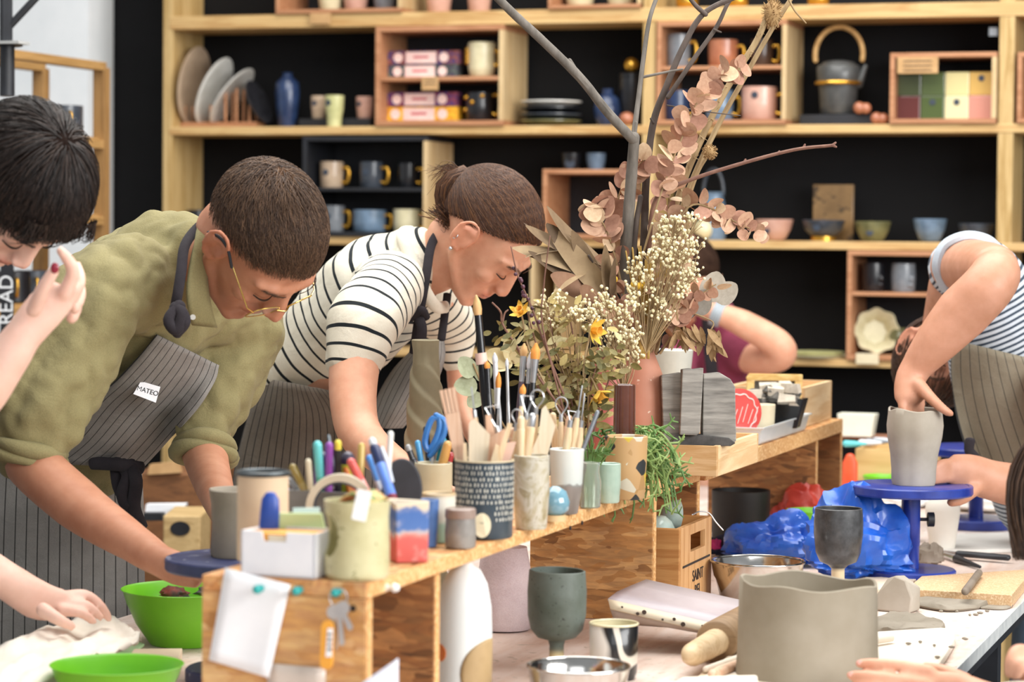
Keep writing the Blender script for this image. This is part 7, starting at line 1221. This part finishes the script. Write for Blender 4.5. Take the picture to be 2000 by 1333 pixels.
hit = torso_bv.ray_cast(Vector(C0), Vector(nrm(ray(286, 765))))[0]; dl = dep(np.array(hit))-.045; c = [P(x, y, dl+k) for x, y, k in ((275, 745, 0), (313, 756, .012), (304, 787, .012), (260, 770, -.004))]
g = G(); nm_ = nrm(np.cross(c[1]-c[0], c[3]-c[0])); nm_ = nm_ if nm_@f_ < 0 else -nm_; g.poly(np.array(c), nm_*.001); part('name_label', g, white, man, True, 0)
xa = nrm(c[1]-c[0]); za = nm_; text('MATEO', .0108, np.mean(c, 0)+nm_*.0013-np.array(man.location), np.stack([xa, np.cross(za, xa), za], 1), pm('marker_ink', '15151a', None, 10, .6), man, 'handwritten_name', .0002)
hm_m = hairmat('brown_short_hair', '33231a', '553e2d', '80624a')
def limm(ph):
    c = cos(ph); return radians(np.interp(abs(((ph+pi) % (2*pi))-pi), [0, .5, 1.1, 1.45, 1.75, 2.2, pi], [54, 56, 72, 84, 88, 104, 118]))
cap(hd, man, limm, hm_m, .003)
crown = np.array([0, -.06, .1])
fm = lambda p: nrm(p-crown)*.7+np.array([0, .8, 0])+np.array([0, 0, -.1])
strands(man, 'hair_strands', flow(hd, limm, 8500, 5, .008, fm, .006, 1, (.0, .97), .003, .35)+flow(hd, limm, 3000, 5, .0035, fm, .003, 2, (.6, 1.1), .001, .4), .00062, hm_m, 1)
hd.face_parts(man, hm_m)
gl = T('eyeglasses', 'gold wire eyeglasses on the bent man\'s nose', 'eyeglasses', hd.w1(0, .1, -.004)); goldw = pm('gold_wire', 'c9ab5a', 'dcc27a', 20, .25, .9)
for e in (-1, 1):
    a = np.linspace(0, 2*pi, 41); rr = lambda t: .0235/(abs(cos(t))**3.2+abs(sin(t)*1.12)**3.2)**(1/3.2); q = hd.w(np.stack([e*.034+rr_*cos_(a) if False else e*.034+np.array([rr(t)*cos(t) for t in a]), np.full(41, .106)-np.abs(np.cos(a))*0-.006*np.abs(e*.034+np.array([rr(t)*cos(t) for t in a])-0)/.05, -.012+np.array([rr(t)*sin(t) for t in a])], 1)); g = G(); g.tube(q, .0011, 8, hemi=False); part('rim', g, goldw, gl, True)
    lens = NT('lens_glass', .02); lens.col('f2f6f6'); lens.b.inputs['Alpha'].default_value = .1; g = G(); g.poly(q[:-1], hd.M[:, 1]*.0006); part('lens', g, lens.m, gl, True, 0)
    g = G(); g.tube(hd.w([(e*.058, .1, -.004), (e*.068, .092, -.002), (e*.074, .05, .006), (e*.08, .018, .014)]), .0012, 8); part('temple', g, goldw, gl, True); g = G(); g.tube(hd.w(crom([(e*.08, .03, .011), (e*.083, .004, .02), (e*.085, -.016, .014), (e*.084, -.03, -.006)], 4)), .0024, 8); part('temple_tip', g, blk, gl, True, label='black temple tip')
g = G(); g.tube(hd.w(crom([(-.0115, .106, -.006), (0, .111, -.002), (.0115, .106, -.006)], 4)), .0012, 8); part('bridge', g, goldw, gl, True)
# ------------------------------------------------------------------ the woman in the striped tee
hd = Head(944, 461, 4.72, (.53, -.835, -.09), (.79, .5, -.34), .99)
wo = T('person', 'woman with a hair bun in a striped tee and brown apron, leaning over the table', 'person', (*P(520, 1100, 5.0)[:2], 0))
TW = [(525, 1150, 5.02, 112, 120), (555, 900, 4.99, 106, 118), (598, 770, 4.93, 104, 115), (680, 640, 4.86, 112, 125), (752, 560, 4.8, 106, 130), (800, 520, 4.78, 76, 96)]
g = G(); limb(g, [(x, y, d, a*.86, b*.86) for x, y, d, a, b in TW], 22); limb(g, [(795, 525, 4.79, 66, 60), (835, 515, 4.77, 64, 56), (880, 500, 4.75, 60, 52)], 18); g.tube([P(880, 500, 4.75), hd.w1(0, -.025, -.05)], [.05, .052], 16)
limb(g, [(750, 570, 4.66, 56), (712, 625, 4.56, 58), (694, 700, 4.54, 51), (690, 790, 4.5, 46), (708, 855, 4.46, 43), (775, 912, 4.36, 34), (835, 945, 4.27, 26), (865, 958, 4.22, 27, 16)]); limb(g, [(850, 580, 4.92, 46), (890, 650, 5.0, 34), (895, 720, 5.02, 24), (900, 790, 5.0, 21), (925, 850, 4.95, 18), (958, 900, 4.85, 15)])
for k in range(4): finger(g, [(862+4*k, 948+6*k, 4.21, 9), (890+3*k, 960+6*k, 4.17, 8), (910, 974+5*k, 4.14, 7)])
for e in (0, 1): g.tube([P(490+80*e, 1120, 5.02), np.array([*P(480+80*e, 1500, 5.1)[:2], .06])], [.08, .045], 14)
body(wo, g, hd, sk_w, .0042, fem=True)
tee = fabric('breton_stripe', 'dad4c4', 'e6e1d4', 6, 700, ('st', .0255, .19, '1c2226'), .4)
TS = [(580, 722, 4.94, 66, 112), (606, 694, 4.91, 92, 120), (680, 632, 4.86, 113, 128), (752, 556, 4.8, 108, 134), (806, 516, 4.78, 74, 98)]; NS = [(765, 560, 4.68, 70), (715, 622, 4.57, 75), (700, 662, 4.55, 66), (691, 706, 4.54, 57)]; FS = [(830, 570, 4.92, 66), (884, 640, 5.0, 50), (894, 704, 5.02, 30)]
g = G(); cs = []
for J, off in ((TS, 0), (NS, .008), (FS, .004)): q, a, b = chain(J); g.tube(q, a, 24, b=b, ref=np.array(f_)); cs.append((q, a, off))
tee_o, tbv = cloth(wo, 'striped_tee', g, tee, .006, 8, ((.004, 10, None, 5),), cs)
g = G(); q = crom([P(x, y, d) for x, y, d in ((806, 452, 4.8), (786, 458, 4.72), (800, 500, 4.7), (826, 560, 4.7), (850, 598, 4.72), (872, 600, 4.78))], 6); g.tube(q, .011, 10, b=.006, ref=np.array(f_)); part('neckband', g, fabric('cream_rib', 'e0dacb', 'e8e3d6', 10, 700), wo, True)
g2 = G(); q, a, b = chain(TW); g2.tube(q, a, 26, b=b, ref=np.array(f_)); wbv = BVHTree.FromPolygons(g2.arr().tolist(), [list(q) for q in g2.F])
apron_panel(wo, 'apron_bib', [(806, 684, 866, 660, 4.72), (770, 720, 868, 700, 4.7), (742, 765, 850, 752, 4.7), (728, 805, 818, 800, 4.7), (722, 838, 786, 836, 4.72)], 12, tbv, apronm, .2); apron_panel(wo, 'apron_skirt', [(512, 738, 668, 768, 4.84), (488, 800, 720, 812, 4.82), (464, 890, 742, 880, 4.8), (448, 990, 740, 990, 4.8), (438, 1100, 742, 1100, 4.8), (430, 1250, 740, 1250, 4.8)], 20, wbv, apronb, .42)
ribbon(wo, 'apron_strap', [(862, 448, 4.72), (842, 480, 4.69), (832, 540, 4.67), (820, 610, 4.67), (808, 690, 4.69)], 9, 3, strapm); ribbon(wo, 'apron_strap', [(874, 575, 4.8), (868, 620, 4.82), (862, 664, 4.78)], 8, 3, strapm); ribbon(wo, 'strap_tie', [(812, 612, 4.66), (824, 640, 4.65), (820, 682, 4.66)], 10, 3, strapm); ribbon(wo, 'strap_tie', [(800, 622, 4.66), (822, 606, 4.65), (832, 622, 4.66)], 9, 5, strapm)
hm_w = hairmat('auburn_hair', '2c180e', '4a2c1a', '785030'); tie = np.array([0, -.112, .045])
limw = lambda ph: radians(np.interp(abs(((ph+pi) % (2*pi))-pi), [0, .5, 1.0, 1.4, 1.75, 2.2, pi], [58, 60, 75, 90, 102, 122, 130]))
cap(hd, wo, limw, hm_w, .006)
S = flow(hd, limw, 8000, 9, lambda p: np.linalg.norm(tie-p)/8.5, lambda p: nrm(tie-p), .004, 3, (.0, 1.02), .0068, .06); strands(wo, 'hair_strands', S, .0007, hm_w, 2)
q = crom([P(932, 374, 4.71), P(904, 350, 4.71), P(882, 372, 4.71), P(880, 404, 4.71), P(892, 424, 4.71)], 5); rr = np.interp(np.linspace(0, 1, len(q)), [0, .2, .5, .75, .9, 1], [13, 24, 30, 26, 18, 8])*4.7/FPX; g = G(); g.tube(q, rr, 16, ref=np.array(f_)); part('bun', g, pm('auburn_hair_under', '2c180e'), wo, True, 180)
rs = np.random.RandomState(5); S = []; Tq = np.gradient(q, axis=0); Aq = np.array([nrm(np.cross(t, f_)) for t in Tq]); Bq = np.cross(Aq, Tq/np.linalg.norm(Tq, axis=1)[:, None]); ks = np.linspace(0, len(q)-1, 9).astype(int)
for i in range(1500): a, k, tw = rs.uniform(0, 2*pi), rs.uniform(.98, 1.1), rs.normal(0, .5); S.append(np.array([q[j]+rr[j]*k*(Aq[j]*cos(a+tw*j/20)+Bq[j]*sin(a+tw*j/20)) for j in ks]))
for i in range(50): S.append(crom([P(905+rs.normal(0, 8), 345, 4.7), P(878+rs.normal(0, 6), 326+rs.normal(0, 5), 4.7), P(848+rs.normal(0, 9), 342+rs.normal(0, 12), 4.7)], 4)[:9])
for i in range(220): S.append(crom([hd.w1(rs.normal(0, .04), -.085, -.025+rs.normal(0, .012)), P(880+rs.normal(0, 8), 432+rs.normal(0, 8), 4.69), P(868+rs.normal(0, 8), 412+rs.normal(0, 12), 4.69)], 4)[:9])
strands(wo, 'bun_strands', S, .0007, hm_w, 6)
g = G(); a = np.linspace(0, 2*pi, 25); ax = nrm(P(902, 352, 4.71)-P(930, 372, 4.71)); A = nrm(np.cross(ax, f_)); B = np.cross(A, ax); c = P(930, 374, 4.71); g.tube([c+(A*cos(t)+B*sin(t))*.021 for t in a], .0065, 8, hemi=False); part('hair_tie', g, pm('navy_scrunchie', '15161f', '20222c', 60, .8), wo, True, label='dark hair tie')
hd.face_parts(wo, hm_w)
for e in (-1, 1):
    g = G(); a = np.linspace(.2, 5.6, 16); c = np.array([e*.084, -.019, -.014]); g.tube(hd.w(np.stack([0*a+c[0]+.004*cos_(a)*e, c[1]+.006*cos_(a), c[2]+.006*sin_(a)], 1)), .001, 6); part('ear_ring', g, steel, wo, True); g = G(); g.ell(hd.w1(e*.081, -.004, -.036), .0035, n=10, m=6); part('ear_stud', g, steel, wo, True)
# ------------------------------------------------------------------ the dark-haired woman at the left edge
hd = Head(36, 372, 3.62, (.24, -.95, -.15), (.74, .2, -.64), .93)
lw = T('person', 'dark-haired woman at the left edge, one hand raised to her face', 'person', (*P(-160, 1200, 3.9)[:2], 0))
TL = [(-190, 1200, 3.92, 130, 120), (-200, 950, 3.9, 125, 110), (-190, 720, 3.85, 140, 140), (-150, 560, 3.76, 120, 130), (-100, 470, 3.7, 70, 70)]
g = G(); limb(g, [(x, y, d, a*.86, b*.86) for x, y, d, a, b in TL], 20); g.tube([P(-110, 480, 3.7), hd.w1(0, -.03, -.05)], [.055, .055], 16)
limb(g, [(-150, 620, 3.6, 70), (-160, 800, 3.45, 62), (-60, 790, 3.42, 52), (10, 705, 3.41, 44), (46, 655, 3.41, 37), (88, 604, 3.41, 42, 22), (118, 578, 3.41, 36, 18)])
for J in ([(128, 572, 3.4, 16), (143, 532, 3.39, 14), (134, 510, 3.385, 13), (118, 490, 3.38, 10)], [(66, 606, 3.37, 17), (84, 565, 3.35, 15), (106, 528, 3.345, 12)], [(142, 580, 3.42, 15), (156, 548, 3.42, 13), (150, 518, 3.44, 10)], [(146, 602, 3.44, 14), (158, 572, 3.45, 12), (150, 548, 3.47, 10)], [(140, 622, 3.46, 13), (152, 600, 3.47, 11), (146, 580, 3.49, 9)]): finger(g, J)
limb(g, [(-210, 900, 3.9, 60), (-150, 1040, 3.72, 52), (-40, 1108, 3.68, 44), (14, 1136, 3.68, 37), (72, 1172, 3.69, 40, 24), (122, 1184, 3.7, 32, 18)])
for J in ([(126, 1168, 3.71, 15), (166, 1164, 3.72, 13), (196, 1186, 3.73, 12), (212, 1208, 3.74, 9)], [(128, 1182, 3.7, 14), (168, 1184, 3.7, 12), (196, 1206, 3.71, 9)], [(122, 1194, 3.68, 13), (158, 1198, 3.68, 11), (182, 1214, 3.69, 9)], [(84, 1192, 3.65, 16), (116, 1212, 3.64, 13), (140, 1224, 3.65, 10)]): finger(g, J)
body(lw, g, hd, sk_l, .0042, fem=True)
g = G(); limb(g, TL, 22); limb(g, [(-150, 590, 3.66, 90), (-154, 660, 3.57, 84), (-162, 770, 3.47, 74)], 18); cloth(lw, 'dark_top', g, fabric('dark_top_cloth', '2b2c30', '36373c', 10, 600), .008)
g = G(); g.ell(P(107, 524, 3.338), (.0055, .0022, .007), np.stack([h_, f_, [0, 0, 1]], 1), n=12, m=8); part('thumb_nail', g, pm('red_nail', '8c2436', None, 10, .2), lw, True, label='dark red thumb nail')
trousers(lw, pm('dark_denim', '23272f', '2e333c', 30, .8), [(-190, 1200, 3.9, .11), (-170, 1500, 3.85, .08), (-170, 1800, 3.85, .06)], [(-200, 1200, 3.95, .11), (-230, 1500, 4.0, .08), (-240, 1800, 4.0, .06)])
hm_l = hairmat('black_brown_hair', '17110f', '251b17', '3d2e26')
liml = lambda ph: radians(np.interp(abs(((ph+pi) % (2*pi))-pi), [0, .4, .9, 1.3, 1.7, 2.2, pi], [46, 50, 66, 92, 108, 116, 124]))
cap(hd, lw, liml, hm_l, .012, rough=.003); cr = np.array([0, -.03, .12])
fl = lambda p: nrm(p-cr)+np.array([0, 0, -.1])+hd.M.T@np.array([0, 0, -.25])
S = flow(hd, liml, 4600, 8, .0085, fl, .012, 4, (.0, .97), .0125, .12)
rs = np.random.RandomState(8)
for i in range(170): a = rs.uniform(-1.0, 1.0); a = a*(1+rs.normal(0, .1)); b = hd.w1(.06*sin(a*1.4)+rs.normal(0, .004), .062+.02*cos(a), .082); S.append(crom([b, hd.w1(.062*sin(a*1.4)+rs.normal(0, .004), .084+.014*rs.rand(), .062), hd.w1(.07*sin(a*1.5)+rs.normal(0, .01), .088+.01*rs.rand(), .046+rs.normal(0, .008)), ], 4)[:8])
strands(lw, 'hair_strands', S, .001, hm_l, 4)
hd.face_parts(lw, hm_l)
# ------------------------------------------------------------------ the woman in the thin-striped top at the right
hd = Head(1842, 690, 5.24, (.1, -.35, -.9), (-.3, -.85, .3), .95)
rw = T('person', 'woman in a thin-striped top and beige apron reaching into the clay vase', 'person', (*P(2110, 1100, 5.2)[:2], 0))
TR = [(2130, 1150, 5.25, 150, 125), (2090, 950, 5.22, 152, 122), (2010, 780, 5.16, 142, 120), (1950, 640, 5.12, 112, 118), (1905, 540, 5.1, 84, 100), (1870, 530, 5.12, 60, 80)]
g = G(); limb(g, [(x, y, d, a*.88, b*.88) for x, y, d, a, b in TR], 22); g.tube([P(1868, 560, 5.14), hd.w1(0, -.03, -.05)], [.055, .052], 14)
limb(g, [(1868, 520, 5.04, 52), (1905, 522, 4.9, 54), (1944, 528, 4.74, 48), (1930, 560, 4.7, 52), (1880, 612, 4.72, 54), (1830, 668, 4.73, 44), (1790, 718, 4.74, 31), (1776, 750, 4.73, 30, 20), (1778, 775, 4.72, 32, 18)])
for k in range(4): finger(g, [(1760+13*k, 772, 4.72+.01*k, 10), (1764+11*k, 800, 4.71+.01*k, 9.5), (1770+9*k, 835, 4.71+.008*k, 8)])
finger(g, [(1795, 752, 4.71, 14), (1818, 778, 4.69, 12), (1840, 798, 4.68, 10), (1856, 808, 4.68, 8)])
limb(g, [(2060, 760, 5.0, 60), (2080, 900, 4.9, 52), (2000, 945, 4.83, 44), (1942, 940, 4.8, 40), (1895, 925, 4.77, 38, 24), (1862, 918, 4.75, 32, 18)])
for k in range(4): finger(g, [(1862, 906+9*k, 4.75, 11), (1840, 906+10*k, 4.73, 10), (1824, 914+9*k, 4.72, 8)])
finger(g, [(1905, 955, 4.76, 14), (1880, 975, 4.73, 12), (1858, 982, 4.72, 10)])
body(rw, g, hd, sk_r, .0044, fem=True)
top = fabric('thin_stripe_top', 'bcc3cc', 'd0d5da', 6, 700, ('st', .0098, .42, '3f4a58'), .4); TT = TR[1:5]+[(1872, 525, 5.1, 62, 84)]
g = G(); q, a, b = chain(TT); g.tube(q, a, 24, b=b, ref=np.array(f_)); _, rbv = cloth(rw, 'striped_top', g, top, .006, 8, ((.003, 10, None, 4),), [(q, a, 0)])
g = G(); q = crom([P(x, y, d) for x, y, d in ((1846, 560, 5.0), (1832, 520, 4.98), (1846, 482, 4.97), (1885, 464, 4.95), (1925, 470, 4.95), (1950, 490, 4.97))], 5); g.tube(q, .012, 10, b=.02, ref=np.array(f_)); part('armhole_band', g, fabric('pale_band', 'b9c2cc', 'c9d0d8', 10, 700), rw, True)
apron_panel(rw, 'apron', [(1860, 664, 2060, 712, 5.02), (1858, 730, 2090, 760, 5.0), (1866, 800, 2120, 820, 4.98), (1885, 870, 2150, 890, 4.97), (1915, 930, 2170, 960, 4.96), (2000, 1000, 2190, 1050, 4.97), (2090, 1200, 2240, 1250, 5.0)], 20, rbv, apronc, .36, off=.016)
ribbon(rw, 'apron_tie', [(1895, 860, 4.92), (1893, 880, 4.92), (1905, 895, 4.92)], 10, 5, strapm)
trousers(rw, denim, [(2130, 1120, 5.25, .13), (2060, 1270, 5.12, .085), (2035, 1500, 5.1, .06)], [(2140, 1120, 5.3, .13), (2160, 1270, 5.35, .09), (2150, 1500, 5.4, .06)])
hm_r = hairmat('brown_hair', '33221a', '4c3528', '6a4c38'); cap(hd, rw, limw, hm_r, .008); strands(rw, 'hair_strands', flow(hd, limw, 1200, 7, .014, lambda p: nrm(p-np.array([0, .04, .12])), .01, 9, (.0, 1), .0085, .1), .0012, hm_r, 9); hd.face_parts(rw, hm_r)
# ------------------------------------------------------------------ the person in pink behind the bouquet
hd = Head(1338, 560, 6.5, (.1, -.6, -.8), (.1, .75, -.5), 1.0)
pk = T('person', 'person in a magenta tee with a watch, arm raised, behind the bouquet', 'person', (*P(1395, 900, 6.6)[:2], 0))
TP = [(1392, 1000, 6.6, 90, 80), (1392, 800, 6.58, 84, 78), (1390, 690, 6.55, 84, 80), (1380, 630, 6.53, 66, 75)]
g = G(); limb(g, [(x, y, d, a*.86, b*.86) for x, y, d, a, b in TP], 18); g.tube([P(1375, 640, 6.53), hd.w1(0, -.03, -.05)], [.055, .055], 14)
limb(g, [(1430, 676, 6.5, 34), (1470, 700, 6.42, 32), (1524, 697, 6.34, 29), (1518, 672, 6.32, 30), (1450, 632, 6.32, 27), (1400, 612, 6.34, 20), (1378, 604, 6.36, 22, 12)])
for k in range(4): finger(g, [(1376-2*k, 596+6*k, 6.36, 7), (1358, 590+7*k, 6.38, 6.5), (1344, 588+8*k, 6.4, 5.5)])
limb(g, [(1330, 690, 6.5, 34), (1300, 770, 6.4, 30), (1320, 840, 6.25, 24), (1350, 880, 6.1, 18)]); g.tube([P(1392, 960, 6.6), np.array([*P(1392, 1100, 6.6)[:2], .05])], [.12, .08], 14)
body(pk, g, hd, sk_w, .006, fem=True)
g = G(); limb(g, TP, 20); limb(g, [(1420, 672, 6.5, 42), (1458, 694, 6.44, 40)], 16); limb(g, [(1335, 690, 6.5, 42), (1312, 745, 6.42, 40)], 16); cloth(pk, 'magenta_tee', g, fabric('magenta_cloth', '7f3348', '9a4560', 8, 600), .009, 8, ((.006, 9, None, 2),))
ribbon(pk, 'apron_strap', [(1382, 620, 6.43), (1386, 680, 6.42), (1394, 760, 6.42)], 12, 4, strapm)
c, c2 = P(1397, 611, 6.338), P(1404, 614, 6.336); ax = nrm(P(1418, 620, 6.335)-P(1396, 611, 6.34)); A = nrm(np.cross(ax, f_)); B = np.cross(A, ax); g = G()
for o_ in (-.009, -.003, .003, .009): g.tube([P(1402, 613, 6.338)+ax*o_+(A*cos(t)+B*sin(t))*.0285 for t in np.linspace(0, 2*pi, 25)], .004, 6, hemi=False)
w_ = T('wristwatch', 'white-faced watch with a grey strap on the raised arm', 'watch', P(1402, 613, 6.338)); part('strap', g, pm('grey_strap', '8f98a0', 'a3acb2', 20, .5), w_, True); g = G(); R = np.stack([ax, B, A], 1); g.box(P(1402, 613, 6.338)-A*.031*(1 if (A@u_) < 0 else -1), (.03, .026, .009), R); part('case', g, pm('white_case', 'd5e3e2', None, 10, .2), w_, True, 0, bev=.003)
hmp = hairmat('dark_brown_hair', '2a1d17', '3c2b22', '584234'); cap(hd, pk, limw, hmp, .012); hd.face_parts(pk, hmp)
# ------------------------------------------------------------------ the person at the bottom right corner
hd = Head(2165, 850, 3.62, (-.75, -.6, .2), (-.5, .75, -.2), 1.0)
fr = T('person', 'long-haired person at the bottom right corner, hand on the clay cylinder', 'person', (*P(2260, 1400, 3.6)[:2], 0))
TF = [(2270, 1500, 3.6, 150, 130), (2260, 1300, 3.6, 150, 130), (2230, 1100, 3.6, 140, 140), (2180, 1000, 3.6, 75, 75)]
g = G(); limb(g, [(x, y, d, a*.88, b*.88) for x, y, d, a, b in TF], 18); g.tube([P(2180, 1000, 3.6), hd.w1(0, -.03, -.05)], [.055, .055], 14)
limb(g, [(2190, 1120, 3.5, 70), (2130, 1330, 3.38, 58), (2010, 1390, 3.4, 50), (1925, 1372, 3.43, 40), (1868, 1356, 3.45, 44, 24), (1812, 1346, 3.46, 36, 18)])
for J in ([(1816, 1312, 3.46, 13.5), (1745, 1300, 3.462, 11.5), (1706, 1296, 3.468, 10.5), (1678, 1297, 3.475, 9)], [(1806, 1338, 3.448, 13.5), (1735, 1326, 3.45, 12), (1692, 1321, 3.458, 11.5), (1662, 1320, 3.468, 9.5)], [(1806, 1360, 3.44, 12), (1735, 1347, 3.445, 10.5), (1700, 1341, 3.45, 10), (1672, 1339, 3.46, 8)], [(1836, 1376, 3.43, 12), (1766, 1368, 3.44, 10), (1704, 1362, 3.45, 8)], [(1886, 1330, 3.49, 16), (1842, 1310, 3.51, 12), (1808, 1302, 3.53, 9)]): finger(g, J)
limb(g, [(2260, 1180, 3.4, 64), (2200, 1330, 3.3, 56), (2060, 1320, 3.3, 44), (2010, 1300, 3.3, 36, 24)])
for J in ([(2010, 1280, 3.3, 18), (1988, 1274, 3.29, 16), (1976, 1292, 3.28, 14), (1972, 1316, 3.28, 11)], [(2015, 1300, 3.29, 17), (1996, 1300, 3.27, 15), (1984, 1318, 3.27, 12)]): finger(g, J)
body(fr, g, hd, sk_w, .0034, fem=True, sm=4)
for x, y, d in ((1679, 1295, 3.4695), (1663, 1318, 3.4625)): g = G(); g.ell(P(x, y, d), (.0045, .0012, .0036), np.stack([h_, f_, [0, 0, 1]], 1), n=12, m=8); part('fingernail', g, nail, fr, True)
g = G(); limb(g, TF, 20); limb(g, [(2190, 1110, 3.5, 80), (2150, 1260, 3.44, 72)], 16); cloth(fr, 'grey_top', g, fabric('grey_top_cloth', '6c7a86', '84929c', 8, 600), .009)
trousers(fr, denim, [(2270, 1450, 3.6, .11), (2250, 1650, 3.55, .1), (2240, 1800, 3.5, .06)], [(2270, 1450, 3.62, .11), (2300, 1650, 3.7, .1), (2300, 1800, 3.75, .06)])
hmf = hairmat('chestnut_hair', '2a1a12', '46301f', '6b4a30'); cap(hd, fr, limw, hmf, .02); rs = np.random.RandomState(12); S = []
for i in range(1500): x = 2010+rs.uniform(-1, 1)*42; dd = 3.58+rs.uniform(-.05, .05); S.append(crom([P(2090+rs.uniform(-30, 30), 790, dd), P(x+22, 880, dd), P(x-4, 980, dd-.01), P(x+22+rs.normal(0, 5), 1120+rs.uniform(-40, 40), dd-.02)], 3)[:9])
strands(fr, 'long_hair', S, .0012, hmf, 12); hd.face_parts(fr, hmf)
A, B = P(2040, 1340, 3.28), P(1955, 1340, 3.27); g = G(); g.tube([B, lerp(B, A, .3), A], [.003, .006, .006], 10); solo('modelling_tool', g, plyw, 'pale modelling tool held at the bottom right corner', 'tool', world=True)
# ================================================================== pieces of parts go one level deeper (thing > part > sub-part)
UNDER = {'hair_strands': 'hair', 'eyelashes': 'body', 'eyebrow': 'body', 'collar': 'shirt', 'rolled_cuff': 'shirt', 'button': 'shirt', 'name_label': 'apron_bib', 'handwritten_name': 'apron_bib', 'strap_knot': 'apron_strap', 'strap_tie': 'apron_strap',
         'neckband': 'striped_tee', 'armhole_band': 'striped_top', 'ear_ring': 'body', 'ear_stud': 'body', 'hair_tie': 'bun', 'bun_strands': 'bun', 'fingernail': 'body', 'thumb_nail': 'body', 'temple_tip': 'temple', 'tag_paper': 'orange_tag', 'tag_writing': 'orange_tag',
         'sticker': 'body', 'ear_knob': 'body', 'dot': 'body', 'beak_mark': 'bird_badge', 'label_print': 'centre_label', 'clamp_knob': 'screw', 'writing_line': 'panel'}
stem = lambda n: n.rsplit('.', 1)[0] if n.rsplit('.', 1)[-1].isdigit() else n
for top in [o for o in list(COL.objects) if o.parent is None]:
    kids = list(top.children)
    for k in kids:
        host = UNDER.get(stem(k.name)); c = [q for q in kids if stem(q.name) == host] if host else []
        if c: k.parent = c[0]
